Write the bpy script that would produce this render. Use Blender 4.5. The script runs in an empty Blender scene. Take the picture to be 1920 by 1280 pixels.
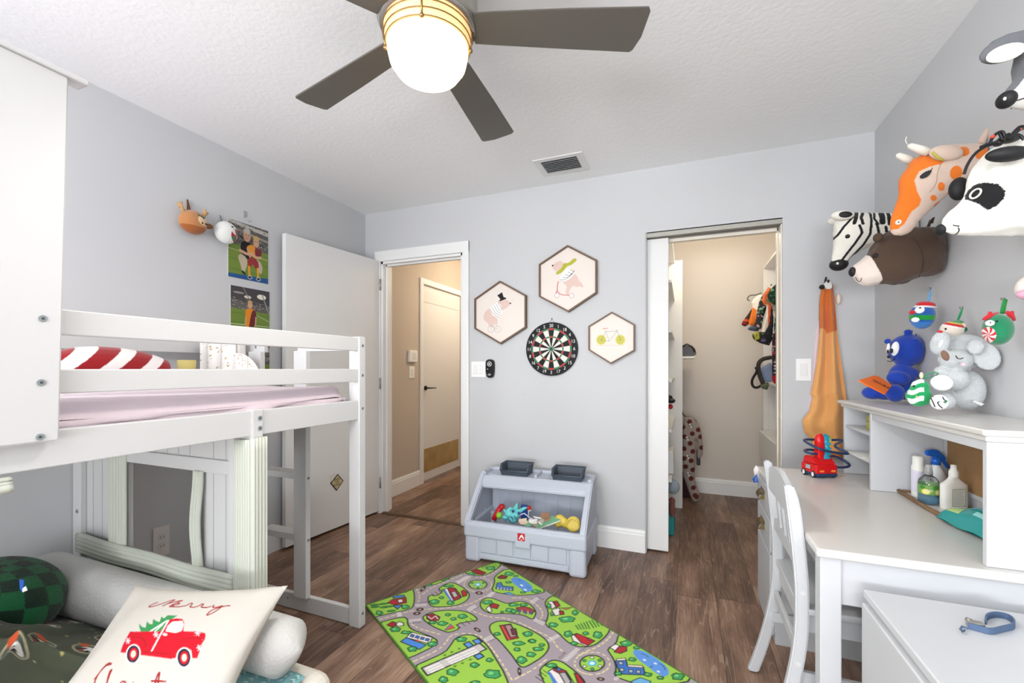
import bpy, bmesh, math, random
import numpy as np
from mathutils import Vector, Matrix
from mathutils.geometry import tessellate_polygon
random.seed(7)
S = bpy.context.scene
COL = S.collection
PI = math.pi
def R_(d): return math.radians(d)
# ---------------------------------------------------------------- camera
FPX = 817.0; CX = 960.0; HY = 691.0; CH = 1.17; YAW = R_(21.8)
FW = Vector((-math.sin(YAW), math.cos(YAW), 0)); RT = Vector((math.cos(YAW), math.sin(YAW), 0)); UP = Vector((0, 0, 1))
EYE = Vector((0, 0, CH))
cam_d = bpy.data.cameras.new('camera'); cam = bpy.data.objects.new('camera', cam_d); COL.objects.link(cam)
cam.location = EYE; cam.rotation_euler = (PI / 2, 0, YAW)
cam_d.sensor_width = 36.0; cam_d.lens = FPX * 36.0 / 1920.0
cam_d.shift_y = (HY - 640.0) / 1920.0; cam_d.clip_start = 0.02
S.camera = cam
S.view_settings.view_transform = 'Standard'
try: S.view_settings.look = 'None'
except Exception: pass
S.view_settings.exposure = -0.1; S.view_settings.gamma = 1.0; S.view_settings.use_curve_mapping = False
def ray(px, py): return FW + RT * ((px - CX) / FPX) + UP * ((HY - py) / FPX)
def at(px, py, x=None, y=None, z=None, d=None):
    r = ray(px, py)
    t = x / r.x if x is not None else y / r.y if y is not None else (z - CH) / r.z if z is not None else d
    return EYE + r * t
def atp(px, py, p0, n):
    r = ray(px, py); return EYE + r * ((Vector(p0) - EYE).dot(n) / r.dot(n))
# ---------------------------------------------------------------- materials
def lin(c):
    c = c / 255.0
    return c / 12.92 if c <= 0.04045 else ((c + 0.055) / 1.055) ** 2.4
def L3(c): return (lin(c[0]), lin(c[1]), lin(c[2]), 1.0)
_m = {}
def mat(name, c, rough=0.5, metal=0.0, bump=0.0, bscale=200.0, emit=0.0, ecol=None, trans=0.0, var=0.0, vscale=8.0, sheen=0.0, spec=0.5, stretch=None, ior=1.45, alpha=1.0, coat=0.0):
    if name in _m: return _m[name]
    m = bpy.data.materials.new(name); m.use_nodes = True
    nt = m.node_tree; b = nt.nodes['Principled BSDF']
    b.inputs['Base Color'].default_value = L3(c); b.inputs['Roughness'].default_value = rough
    b.inputs['Metallic'].default_value = metal; b.inputs['Specular IOR Level'].default_value = spec
    b.inputs['Transmission Weight'].default_value = trans; b.inputs['IOR'].default_value = ior
    b.inputs['Sheen Weight'].default_value = sheen; b.inputs['Coat Weight'].default_value = coat
    if emit:
        b.inputs['Emission Color'].default_value = L3(ecol or c); b.inputs['Emission Strength'].default_value = emit
    tc = nt.nodes.new('ShaderNodeTexCoord')
    src = tc.outputs['Object']
    if stretch:
        mp = nt.nodes.new('ShaderNodeMapping'); mp.inputs['Scale'].default_value = stretch
        nt.links.new(src, mp.inputs['Vector']); src = mp.outputs['Vector']
    if var:
        n = nt.nodes.new('ShaderNodeTexNoise'); n.inputs['Scale'].default_value = vscale; n.inputs['Detail'].default_value = 4
        nt.links.new(src, n.inputs['Vector'])
        mx = nt.nodes.new('ShaderNodeMix'); mx.data_type = 'RGBA'
        k = 1 - var; mx.inputs['A'].default_value = tuple(v * k for v in L3(c)[:3]) + (1,)
        mx.inputs['B'].default_value = tuple(min(1, v * (1 + var)) for v in L3(c)[:3]) + (1,)
        nt.links.new(n.outputs['Fac'], mx.inputs['Factor']); nt.links.new(mx.outputs['Result'], b.inputs['Base Color'])
    if bump:
        n = nt.nodes.new('ShaderNodeTexNoise'); n.inputs['Scale'].default_value = bscale; n.inputs['Detail'].default_value = 3
        nt.links.new(src, n.inputs['Vector'])
        bp = nt.nodes.new('ShaderNodeBump'); bp.inputs['Strength'].default_value = bump; bp.inputs['Distance'].default_value = 0.004
        nt.links.new(n.outputs['Fac'], bp.inputs['Height']); nt.links.new(bp.outputs['Normal'], b.inputs['Normal'])
    _m[name] = m; return m
def vmat(name, rough=0.7, bump=0.0, bscale=300.0, sheen=0.0):
    if name in _m: return _m[name]
    m = mat(name, (200, 200, 200), rough=rough, bump=bump, bscale=bscale, sheen=sheen, spec=0.3)
    nt = m.node_tree; a = nt.nodes.new('ShaderNodeAttribute'); a.attribute_name = 'Col'
    nt.links.new(a.outputs['Color'], nt.nodes['Principled BSDF'].inputs['Base Color']); return m
# ---------------------------------------------------------------- objects
def props(o, label=None, cat=None, group=None, kind=None):
    if label: o['label'] = label
    if cat: o['category'] = cat
    if group: o['group'] = group
    if kind: o['kind'] = kind
    return o
def thing(name, label, cat, loc=(0, 0, 0), rz=0.0, group=None):
    o = bpy.data.objects.new(name, None); COL.objects.link(o); o.empty_display_size = 0.05
    o.location = loc; o.rotation_euler = (0, 0, rz)
    return props(o, label, cat, group)
def wmat(o):
    if o is None: return Matrix.Identity(4)
    m = Matrix.Translation(o.location) @ o.rotation_euler.to_matrix().to_4x4()
    return wmat(o.parent) @ m
class MB:
    def __init__(s): s.bm = bmesh.new(); s.mi = 0
    def _tag(s, n0):
        s.bm.faces.ensure_lookup_table()
        for f in s.bm.faces[n0:]: f.material_index = s.mi
    def box(s, a, b, bev=0.0, M=None, seg=2):
        n0 = len(s.bm.faces)
        x0, x1 = sorted((a[0], b[0])); y0, y1 = sorted((a[1], b[1])); z0, z1 = sorted((a[2], b[2]))
        t = bmesh.new(); r = bmesh.ops.create_cube(t, size=1.0)
        for v in t.verts: v.co = Vector(((x0 + x1) / 2 + v.co.x * (x1 - x0), (y0 + y1) / 2 + v.co.y * (y1 - y0), (z0 + z1) / 2 + v.co.z * (z1 - z0)))
        if bev > 0:
            bev = min(bev, 0.45 * min(x1 - x0, y1 - y0, z1 - z0))
            bmesh.ops.bevel(t, geom=t.edges[:], offset=bev, segments=seg, affect='EDGES', profile=0.5)
        s.merge(t, M); return s
    def merge(s, t, M=None):
        n0 = len(s.bm.faces); vm = {}
        for v in t.verts: vm[v] = s.bm.verts.new(M @ v.co if M is not None else v.co)
        for f in t.faces:
            try:
                g = s.bm.faces.new([vm[v] for v in f.verts]); g.material_index = s.mi; g.smooth = f.smooth
            except ValueError: pass
        t.free(); return s
    def ell(s, c, r, rot=None, sub=3, M=None):
        t = bmesh.new(); bmesh.ops.create_icosphere(t, subdivisions=sub, radius=1.0)
        Mx = Matrix.Translation(Vector(c)) @ (rot.to_4x4() if rot is not None else Matrix.Identity(4)) @ Matrix.Diagonal((r[0], r[1], r[2], 1))
        if M is not None: Mx = M @ Mx
        for f in t.faces: f.smooth = True
        return s.merge(t, Mx)
    def cyl(s, p, q, r0, r1=None, n=16, caps=True):
        r1 = r0 if r1 is None else r1
        return s.tube([p, q], [r0, r1], n, caps)
    def tube(s, pts, rad, n=10, caps=True, closed=False, flat=1.0):
        pts = [Vector(p) for p in pts]
        if not hasattr(rad, '__len__'): rad = [rad] * len(pts)
        rings = []; prev = None; N = len(pts)
        for i, p in enumerate(pts):
            if closed: d = pts[(i + 1) % N] - pts[i - 1]
            else: d = (pts[min(i + 1, N - 1)] - pts[max(i - 1, 0)])
            d.normalize()
            if prev is None:
                a = Vector((0, 0, 1)) if abs(d.z) < 0.9 else Vector((1, 0, 0))
                u = d.cross(a).normalized()
            else: u = (prev - d * prev.dot(d)).normalized()
            prev = u; w = d.cross(u)
            rings.append([s.bm.verts.new(p + (u * math.cos(2 * PI * k / n) + w * math.sin(2 * PI * k / n) * flat) * rad[i]) for k in range(n)])
        rng = range(N) if closed else range(N - 1)
        for i in rng:
            A = rings[i]; B = rings[(i + 1) % N]
            for k in range(n):
                f = s.bm.faces.new((A[k], A[(k + 1) % n], B[(k + 1) % n], B[k])); f.smooth = True; f.material_index = s.mi
        if caps and not closed:
            f = s.bm.faces.new(rings[0][::-1]); f.material_index = s.mi
            f = s.bm.faces.new(rings[-1]); f.material_index = s.mi
        return s
    def lathe(s, prof, c=(0, 0, 0), n=32, smooth=True):
        c = Vector(c); rings = []
        for r, z in prof:
            if r < 1e-5: rings.append([s.bm.verts.new(c + Vector((0, 0, z)))])
            else: rings.append([s.bm.verts.new(c + Vector((r * math.cos(2 * PI * k / n), r * math.sin(2 * PI * k / n), z))) for k in range(n)])
        for A, B in zip(rings, rings[1:]):
            for k in range(n):
                if len(A) == 1 and len(B) == 1: continue
                vs = (A[0], B[(k + 1) % n], B[k]) if len(A) == 1 else (A[k], A[(k + 1) % n], B[0]) if len(B) == 1 else (A[k], A[(k + 1) % n], B[(k + 1) % n], B[k])
                f = s.bm.faces.new(vs); f.smooth = smooth; f.material_index = s.mi
        return s
    def prism(s, pts, d, bev=0.0):
        """polygon (3-D points, planar) extruded along vector d"""
        t = bmesh.new(); d = Vector(d)
        a = [t.verts.new(Vector(p)) for p in pts]; b = [t.verts.new(Vector(p) + d) for p in pts]
        tri = tessellate_polygon([[v.co for v in a]])
        for q in tri:
            try: t.faces.new([a[i] for i in q]); t.faces.new([b[i] for i in q][::-1])
            except ValueError: pass
        n = len(a)
        for i in range(n): t.faces.new((a[i], a[(i + 1) % n], b[(i + 1) % n], b[i]))
        bmesh.ops.recalc_face_normals(t, faces=t.faces[:])
        if bev:
            ed = [e for e in t.edges if len(e.link_faces) == 2 and e.calc_face_angle() > 0.6]
            bmesh.ops.bevel(t, geom=ed, offset=bev, segments=2, affect='EDGES')
        return s.merge(t)
    def surf(s, fn, nu, nv, smooth=True, closeu=False):
        g = [[s.bm.verts.new(Vector(fn(i / nu, j / nv))) for j in range(nv + 1)] for i in range(nu + (0 if closeu else 1))]
        for i in range(nu):
            for j in range(nv):
                A = g[i]; B = g[(i + 1) % len(g)]
                f = s.bm.faces.new((A[j], B[j], B[j + 1], A[j + 1])); f.smooth = smooth; f.material_index = s.mi
        return s
    def build(s, name, m, parent=None, world=True, recalc=True):
        if recalc: bmesh.ops.recalc_face_normals(s.bm, faces=s.bm.faces[:])
        me = bpy.data.meshes.new(name)
        if world and parent is not None:
            inv = wmat(parent).inverted()
            s.bm.transform(inv)
        s.bm.to_mesh(me); s.bm.free()
        for k in (m if isinstance(m, (list, tuple)) else [m]): me.materials.append(k)
        o = bpy.data.objects.new(name, me); COL.objects.link(o)
        if parent is not None: o.parent = parent
        return o
def stru(o): o['kind'] = 'structure'; return o
def eval_mesh(me, mods):
    o = bpy.data.objects.new('tmp', me); COL.objects.link(o)
    for t, kw in mods:
        md = o.modifiers.new('m', t)
        for k, v in kw.items(): setattr(md, k, v)
    dg = bpy.context.evaluated_depsgraph_get(); dg.update()
    r = bpy.data.meshes.new_from_object(o.evaluated_get(dg)); bpy.data.objects.remove(o); return r
def blob(name, mb, m, parent=None, vox=0.006, smooth=4, colfn=None, sub=0, fuzz=0.0):
    """merge overlapping shapes of mb into one soft continuous skin"""
    me = bpy.data.meshes.new(name); bmesh.ops.recalc_face_normals(mb.bm, faces=mb.bm.faces[:]); mb.bm.to_mesh(me); mb.bm.free()
    mods = [('REMESH', dict(mode='VOXEL', voxel_size=vox, use_smooth_shade=True)), ('SMOOTH', dict(factor=0.5, iterations=smooth))]
    if sub: mods.append(('SUBSURF', dict(levels=sub, render_levels=sub)))
    r = eval_mesh(me, mods); bpy.data.meshes.remove(me)
    n = len(r.vertices); co = np.empty(n * 3, np.float32); r.vertices.foreach_get('co', co); co = co.reshape(-1, 3)
    if fuzz:
        rs = np.random.RandomState(3); no = np.empty(n * 3, np.float32); r.vertices.foreach_get('normal', no)
        co = co + no.reshape(-1, 3) * rs.uniform(-fuzz, fuzz, (n, 1)); r.vertices.foreach_set('co', co.astype(np.float32).ravel())
    if colfn is not None:
        c = colfn(co); at_ = r.color_attributes.new('Col', 'FLOAT_COLOR', 'POINT'); at_.data.foreach_set('color', c.astype(np.float32).ravel())
    if parent is not None: r.transform(wmat(parent).inverted())
    r.materials.clear(); r.materials.append(m)
    r.polygons.foreach_set('use_smooth', [True] * len(r.polygons)); r.name = name
    o = bpy.data.objects.new(name, r); COL.objects.link(o)
    if parent is not None: o.parent = parent
    return o
def inpoly(P, X, Z):
    P = np.asarray(P, float); ins = np.zeros(X.shape, bool); n = len(P)
    for i in range(n):
        x0, y0 = P[i]; x1, y1 = P[(i + 1) % n]
        if y0 == y1: continue
        c = ((y0 > Z) != (y1 > Z)) & (X < (x1 - x0) * (Z - y0) / (y1 - y0) + x0); ins ^= c
    return ins
def dpoly(P, X, Z, closed=True):
    P = np.asarray(P, float); d = np.full(X.shape, 1e9); n = len(P)
    for i in range(n if closed else n - 1):
        a = P[i]; b = P[(i + 1) % n]; ab = b - a; L = max(ab.dot(ab), 1e-12)
        t = np.clip(((X - a[0]) * ab[0] + (Z - a[1]) * ab[1]) / L, 0, 1)
        d = np.minimum(d, np.hypot(X - a[0] - t * ab[0], Z - a[1] - t * ab[1]))
    return d
def smoothpoly(P, k=2, closed=True):
    P = [tuple(p) for p in P]
    for _ in range(k):
        Q = []; n = len(P)
        if not closed: Q.append(P[0])
        for i in range(n if closed else n - 1):
            a = P[i]; b = P[(i + 1) % n]
            Q.append(tuple(0.75 * u + 0.25 * v for u, v in zip(a, b))); Q.append(tuple(0.25 * u + 0.75 * v for u, v in zip(a, b)))
        if not closed: Q.append(P[-1])
        P = Q
    return P
def inflate(mb, P, place, ky=1.0, cap=1e9, step=None, ymax=None):
    """fill outline P (2-D) with overlapping balls: a stuffed body with that outline; place(u, v, w) -> world"""
    P = np.asarray(P, float); lo = P.min(0); hi = P.max(0); step = step or (hi - lo).max() / 26
    gx, gz = np.meshgrid(np.arange(lo[0], hi[0], step), np.arange(lo[1], hi[1], step))
    X = gx.ravel(); Z = gz.ravel(); k = inpoly(P, X, Z); X = X[k]; Z = Z[k]; d = dpoly(P, X, Z)
    o = np.argsort(-d); X = X[o]; Z = Z[o]; d = d[o]; kept = []
    for x, z, r in zip(X, Z, d):
        if r < step * 0.45: continue
        if any(math.hypot(x - a, z - b) + r * 0.93 < c for a, b, c in kept): continue
        kept.append((x, z, r))
        rr = min(r, cap) * ky
        c0 = place(x, z, 0); eu = place(x + r, z, 0) - c0; ev = place(x, z + r, 0) - c0; ew = place(x, z, rr) - c0
        t = bmesh.new(); bmesh.ops.create_icosphere(t, subdivisions=2, radius=1.0)
        M = Matrix(((eu.x, ev.x, ew.x, c0.x), (eu.y, ev.y, ew.y, c0.y), (eu.z, ev.z, ew.z, c0.z), (0, 0, 0, 1)))
        mb.merge(t, M)
    return mb
# ---------------------------------------------------------------- printed patterns: a small 2-D painter whose colours go on a fine mesh
def text_tris(txt):
    cu = bpy.data.curves.new('t', 'FONT'); cu.body = txt; cu.align_x = 'CENTER'; cu.align_y = 'CENTER'; cu.size = 1.0
    o = bpy.data.objects.new('t', cu); COL.objects.link(o); dg = bpy.context.evaluated_depsgraph_get(); dg.update()
    me = bpy.data.meshes.new_from_object(o.evaluated_get(dg)); bpy.data.objects.remove(o)
    me.calc_loop_triangles(); v = [tuple(q.co[:2]) for q in me.vertices]; r = [[v[i] for i in t.vertices] for t in me.loop_triangles]
    bpy.data.meshes.remove(me); return r
class Cv:
    """canvas over u in [0,W], v in [0,H] (metres or any unit), n cells per unit"""
    def __init__(s, u0, v0, u1, v1, res, bg, f=None):
        s.u0, s.v0 = u0, v0; s.nx = int(round((u1 - u0) / res)); s.ny = int(round((v1 - v0) / res)); s.u1 = u1; s.v1 = v1
        s.k = 3; s.A = np.zeros((s.ny * 3, s.nx * 3, 3)); s.A[:] = L3(bg)[:3]; s.f = f or (lambda p: p)
        s.du = (u1 - u0) / (s.nx * 3); s.dv = (v1 - v0) / (s.ny * 3)
    def _bb(s, P, pad=0):
        P = np.asarray(P); lo = P.min(0) - pad; hi = P.max(0) + pad
        i0 = max(0, int((lo[0] - s.u0) / s.du)); i1 = min(s.nx * 3, int((hi[0] - s.u0) / s.du) + 2)
        j0 = max(0, int((lo[1] - s.v0) / s.dv)); j1 = min(s.ny * 3, int((hi[1] - s.v0) / s.dv) + 2)
        if i1 <= i0 or j1 <= j0: return None
        X, Y = np.meshgrid(s.u0 + (np.arange(i0, i1) + 0.5) * s.du, s.v0 + (np.arange(j0, j1) + 0.5) * s.dv)
        return i0, i1, j0, j1, X, Y
    def poly(s, P, c, ol=0, oc=(20, 25, 20), sm=0, raw=False):
        if sm: P = smoothpoly(P, sm)
        if not raw: P = [s.f(p) for p in P]
        b = s._bb(P, ol)
        if b is None: return s
        i0, i1, j0, j1, X, Y = b; V = s.A[j0:j1, i0:i1]
        m = inpoly(P, X, Y)
        if c is not None: V[m] = L3(c)[:3]
        if ol: V[dpoly(P, X, Y) < ol] = L3(oc)[:3]
        return s
    def line(s, P, w, c, sm=0, closed=False, dash=None):
        if sm: P = smoothpoly(P, sm, closed)
        P = [s.f(p) for p in P]
        if closed: P = P + [P[0]]
        if dash:
            on, off = dash; seg = []; acc = 0.0; cur = []
            pts = []
            for a, b in zip(P, P[1:]):
                L = math.hypot(b[0] - a[0], b[1] - a[1]); n = max(1, int(L / (on * 0.34)))
                for i in range(n): pts.append((a[0] + (b[0] - a[0]) * i / n, a[1] + (b[1] - a[1]) * i / n))
            acc = 0
            for a, b in zip(pts, pts[1:]):
                if acc % (on + off) < on: s._seg([a, b], w, c)
                acc += math.hypot(b[0] - a[0], b[1] - a[1])
            return s
        s._seg(P, w, c); return s
    def _seg(s, P, w, c):
        b = s._bb(P, w)
        if b is None: return
        i0, i1, j0, j1, X, Y = b; s.A[j0:j1, i0:i1][dpoly(P, X, Y, False) < w / 2] = L3(c)[:3]
    def ell(s, c, rx, ry, col, ol=0, rot=0, oc=(20, 25, 20)):
        P = [(c[0] + rx * math.cos(a) * math.cos(rot) - ry * math.sin(a) * math.sin(rot), c[1] + rx * math.cos(a) * math.sin(rot) + ry * math.sin(a) * math.cos(rot)) for a in [2 * PI * i / 28 for i in range(28)]]
        return s.poly(P, col, ol, oc)
    def text(s, txt, e, ax, ay, col):
        """ax, ay: vectors (in drawing units) one em right / one em up"""
        for t in text_tris(txt): s.poly([(e[0] + ax[0] * a + ay[0] * b, e[1] + ax[1] * a + ay[1] * b) for a, b in t], col)
        return s
    def noise(s, amt, seed=1):
        r = np.random.RandomState(seed).uniform(1 - amt, 1 + amt, s.A.shape[:2] + (1,)); s.A *= r; return s
    def out(s):
        A = s.A.reshape(s.ny, 3, s.nx, 3, 3).mean((1, 3)); return A
    def sheet(s, name, place, m, parent=None, keep=None, thick=0.0, back=None):
        """mesh with one vertex per canvas cell; place(u, v) arrays -> (n,3) world"""
        A = s.out(); ny, nx = A.shape[:2]
        U, V = np.meshgrid(np.linspace(s.u0, s.u1, nx), np.linspace(s.v0, s.v1, ny))
        P = place(U.ravel(), V.ravel()); n = nx * ny
        idx = np.arange(n).reshape(ny, nx)
        q = np.stack([idx[:-1, :-1], idx[:-1, 1:], idx[1:, 1:], idx[1:, :-1]], -1).reshape(-1, 4)
        if keep is not None:
            kk = keep(U.ravel(), V.ravel()); q = q[kk[q].all(1)]
        me = bpy.data.meshes.new(name)
        me.vertices.add(n); me.vertices.foreach_set('co', np.asarray(P, np.float32).ravel())
        me.loops.add(len(q) * 4); me.polygons.add(len(q))
        me.loops.foreach_set('vertex_index', q.ravel().astype(np.int32)); me.polygons.foreach_set('loop_start', (np.arange(len(q)) * 4).astype(np.int32))
        me.update(calc_edges=True); me.validate()
        c = np.ones((n, 4), np.float32); c[:, :3] = A.reshape(-1, 3)
        a = me.color_attributes.new('Col', 'FLOAT_COLOR', 'POINT'); a.data.foreach_set('color', c.ravel())
        me.polygons.foreach_set('use_smooth', [True] * len(me.polygons))
        if keep is not None:
            b = bmesh.new(); b.from_mesh(me); bmesh.ops.delete(b, geom=[v for v in b.verts if not v.link_faces], context='VERTS'); b.to_mesh(me); b.free()
        if parent is not None: me.transform(wmat(parent).inverted())
        me.materials.append(m); o = bpy.data.objects.new(name, me); COL.objects.link(o)
        if parent is not None: o.parent = parent
        return o
def colarr(n, c): a = np.ones((n, 4)); a[:, :3] = L3(c)[:3]; return a
def quad2(f00, f10, f11, f01):
    """affine placement from three corners"""
    a = np.array(f00); b = np.array(f10) - a; c = np.array(f01) - a
    return lambda U, V: a[None] + U[:, None] * b[None] + V[:, None] * c[None]
# shared materials
WHITE = mat('painted_white_wood', (208, 208, 208), 0.38, bump=0.05, bscale=60, stretch=(1, 1, 0.2))
WHITE2 = mat('satin_white_paint', (229, 229, 228), 0.4)
FURN = mat('furniture_white_lacquer', (201, 203, 206), 0.38)
TRIM = mat('trim_gloss_white', (238, 238, 237), 0.35)
WALLB = mat('pale_grey_wall_paint', (201, 202, 204), 0.85, bump=0.06, bscale=180)
WALLT = mat('beige_wall_paint', (198, 186, 172), 0.85, bump=0.05, bscale=180)
CLOS = mat('closet_cream_paint', (214, 206, 196), 0.85)
CEIL = mat('knockdown_ceiling_white', (247, 248, 249), 0.9, bump=0.35, bscale=45)
STEEL = mat('brushed_nickel', (176, 172, 165), 0.32, metal=0.9)
BOLT = mat('zinc_bolt', (150, 158, 160), 0.35, metal=0.35)
BLACK = mat('matte_black', (22, 22, 24), 0.45)
PLAST = mat('white_switch_plastic', (244, 244, 242), 0.3)
# ================================================================ ROOM
XL, XR, YF, YR, ZC = -2.46, 0.938, 2.89, -3.4, 2.44
def wood_floor():
    m = bpy.data.materials.new('walnut_plank_floor'); m.use_nodes = True; nt = m.node_tree; N = nt.nodes; Lk = nt.links
    b = N['Principled BSDF']; tc = N.new('ShaderNodeTexCoord'); sp = N.new('ShaderNodeSeparateXYZ'); Lk.new(tc.outputs['Object'], sp.inputs[0])
    def ma(op, a, c=None, d=None):
        n = N.new('ShaderNodeMath'); n.operation = op
        for i, v in enumerate((a, c, d)):
            if v is None: continue
            if isinstance(v, (int, float)): n.inputs[i].default_value = v
            else: Lk.new(v, n.inputs[i])
        return n.outputs[0]
    def wn(a, bb=None):
        n = N.new('ShaderNodeTexWhiteNoise'); n.noise_dimensions = '2D'; c = N.new('ShaderNodeCombineXYZ'); Lk.new(a, c.inputs[0])
        if bb is not None: Lk.new(bb, c.inputs[1])
        Lk.new(c.outputs[0], n.inputs['Vector']); return n.outputs['Value']
    x = ma('ADD', sp.outputs[0], 0.046); y = sp.outputs[1]
    rx = ma('DIVIDE', x, 0.187); row = ma('FLOOR', rx); fx = ma('FRACT', rx)
    ry = ma('ADD', ma('DIVIDE', y, 1.22), ma('MULTIPLY', wn(row), 7.0)); col = ma('FLOOR', ry); fy = ma('FRACT', ry)
    rnd = wn(row, col); rnd2 = wn(col, row)
    # grain: distorted coordinates stretched along the plank
    cv = N.new('ShaderNodeCombineXYZ'); Lk.new(ma('MULTIPLY', x, 1.0), cv.inputs[0]); Lk.new(ma('MULTIPLY', y, 0.09), cv.inputs[1]); Lk.new(ma('MULTIPLY', rnd, 37.0), cv.inputs[2])
    n1 = N.new('ShaderNodeTexNoise'); n1.inputs['Scale'].default_value = 9; n1.inputs['Detail'].default_value = 2; n1.inputs['Distortion'].default_value = 0.3; Lk.new(cv.outputs[0], n1.inputs['Vector'])
    rings = ma('FRACT', ma('MULTIPLY', n1.outputs['Fac'], 14.0)); rings = ma('ABSOLUTE', ma('SUBTRACT', rings, 0.5))   # 0..0.5 contour lines
    cv2 = N.new('ShaderNodeCombineXYZ'); Lk.new(x, cv2.inputs[0]); Lk.new(ma('MULTIPLY', y, 0.035), cv2.inputs[1]); Lk.new(ma('MULTIPLY', rnd, 17.0), cv2.inputs[2])
    n2 = N.new('ShaderNodeTexNoise'); n2.inputs['Scale'].default_value = 150; n2.inputs['Detail'].default_value = 5; Lk.new(cv2.outputs[0], n2.inputs['Vector'])
    cv3 = N.new('ShaderNodeCombineXYZ'); Lk.new(x, cv3.inputs[0]); Lk.new(ma('MULTIPLY', y, 0.22), cv3.inputs[1]); Lk.new(ma('MULTIPLY', rnd2, 29.0), cv3.inputs[2])
    n3 = N.new('ShaderNodeTexNoise'); n3.inputs['Scale'].default_value = 11; n3.inputs['Detail'].default_value = 4; n3.inputs['Roughness'].default_value = 0.65; Lk.new(cv3.outputs[0], n3.inputs['Vector'])
    v = ma('ADD', ma('MULTIPLY', n3.outputs['Fac'], 0.95), ma('MULTIPLY', rnd, 0.26)); v = ma('ADD', v, ma('MULTIPLY', n2.outputs['Fac'], 0.38)); v = ma('SUBTRACT', v, 0.36)
    cr = N.new('ShaderNodeValToRGB'); Lk.new(v, cr.inputs[0]); e = cr.color_ramp.elements
    e[0].position = 0.18; e[0].color = L3((80, 58, 47)); e[1].position = 0.85; e[1].color = L3((196, 166, 142))
    k = e.new(0.42); k.color = L3((120, 92, 76)); k = e.new(0.6); k.color = L3((152, 122, 102))
    mx = N.new('ShaderNodeMix'); mx.data_type = 'RGBA'; mx.inputs['B'].default_value = L3((176, 152, 132)); Lk.new(cr.outputs[0], mx.inputs['A'])
    ln = ma('MULTIPLY', ma('LESS_THAN', rings, 0.055), ma('MULTIPLY', ma('GREATER_THAN', n2.outputs['Fac'], 0.45), 0.4)); Lk.new(ln, mx.inputs['Factor'])
    seam = ma('MAXIMUM', ma('LESS_THAN', fx, 0.014), ma('LESS_THAN', fy, 0.0022))
    mx2 = N.new('ShaderNodeMix'); mx2.data_type = 'RGBA'; mx2.inputs['B'].default_value = L3((34, 24, 20)); Lk.new(mx.outputs['Result'], mx2.inputs['A']); Lk.new(ma('MULTIPLY', seam, 0.75), mx2.inputs['Factor'])
    Lk.new(mx2.outputs['Result'], b.inputs['Base Color']); b.inputs['Roughness'].default_value = 0.42; b.inputs['Specular IOR Level'].default_value = 0.45
    bp = N.new('ShaderNodeBump'); bp.inputs['Strength'].default_value = 0.12; bp.inputs['Distance'].default_value = 0.002
    Lk.new(ma('SUBTRACT', n2.outputs['Fac'], seam), bp.inputs['Height']); Lk.new(bp.outputs['Normal'], b.inputs['Normal']); return m
FLOORM = wood_floor()
stru(MB().box((-4.2, YR - 0.2, -0.1), (1.6, 6.2, 0)).build('floor', FLOORM))
stru(MB().box((-4.2, YR - 0.2, ZC), (1.6, 6.2, ZC + 0.1)).build('ceiling', CEIL))
w = MB(); w.box((XL - 0.1, -.7, 0), (XL, YF, ZC)); w.box((XL - 0.1, YR - .1, 0), (XL, -2.3, ZC)); w.box((XL - 0.1, -2.3, 0), (XL, -.7, 1.2)); w.box((XL - 0.1, -2.3, 2.2), (XL, -.7, ZC)); stru(w.build('wall_left', WALLB))
w = MB()
for a, b in (((-2.3, 1.2), (-.7, 1.25)), ((-2.3, 2.15), (-.7, 2.2)), ((-2.3, 1.2), (-2.25, 2.2)), ((-.75, 1.2), (-.7, 2.2)), ((-1.525, 1.2), (-1.475, 2.2))): w.box((XL - .07, a[0], a[1]), (XL - .02, b[0], b[1]))
stru(w.build('added_side_window', TRIM))  # unseen window added in the left wall to light the right side
stru(MB().box((XR, YR - 0.1, 0), (XR + 0.1, YF, ZC)).build('wall_right', WALLB))
DX0, DX1, DZ = -2.30, -1.551, 2.036        # hall door opening
CX0, CX1, CZ = -0.242, 0.511, 2.035        # closet opening
TH = 0.115
w = MB()
w.box((XL - 0.1, YF, 0), (DX0, YF + TH, ZC)); w.box((DX0, YF, DZ), (DX1, YF + TH, ZC)); w.box((DX1, YF, 0), (-0.46, YF + TH, ZC))
w.box((-0.46, YF, 0), (CX0, YF + 0.03, ZC)); w.box((-0.46, YF + 0.085, 0), (CX0, YF + TH, ZC)); w.box((-0.46, YF + .03, CZ), (CX0, YF + .085, ZC))
w.box((CX0, YF, CZ), (CX1, YF + TH, ZC)); w.box((CX1, YF, 0), (XR + 0.1, YF + TH, ZC))
stru(w.build('wall_far', WALLB))
# wall behind the camera; its wide window is unseen, added to light the room
w = MB(); wx0, wx1, wz0, wz1 = -1.5, 0.85, 0.25, 2.3
w.box((XL, YR - 0.12, 0), (wx0, YR, ZC)); w.box((wx1, YR - 0.12, 0), (XR, YR, ZC)); w.box((wx0, YR - 0.12, 0), (wx1, YR, wz0)); w.box((wx0, YR - 0.12, wz1), (wx1, YR, ZC))
stru(w.build('wall_rear', WALLB))
w = MB()
for a, b in (((wx0, wz0), (wx1, wz0 + .05)), ((wx0, wz1 - .05), (wx1, wz1)), ((wx0, wz0), (wx0 + .05, wz1)), ((wx1 - .05, wz0), (wx1, wz1)), ((-.675, wz0), (-.625, wz1))):
    w.box((a[0], YR - .08, a[1]), (b[0], YR - .03, b[1]))
stru(w.build('added_rear_window', TRIM))
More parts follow.
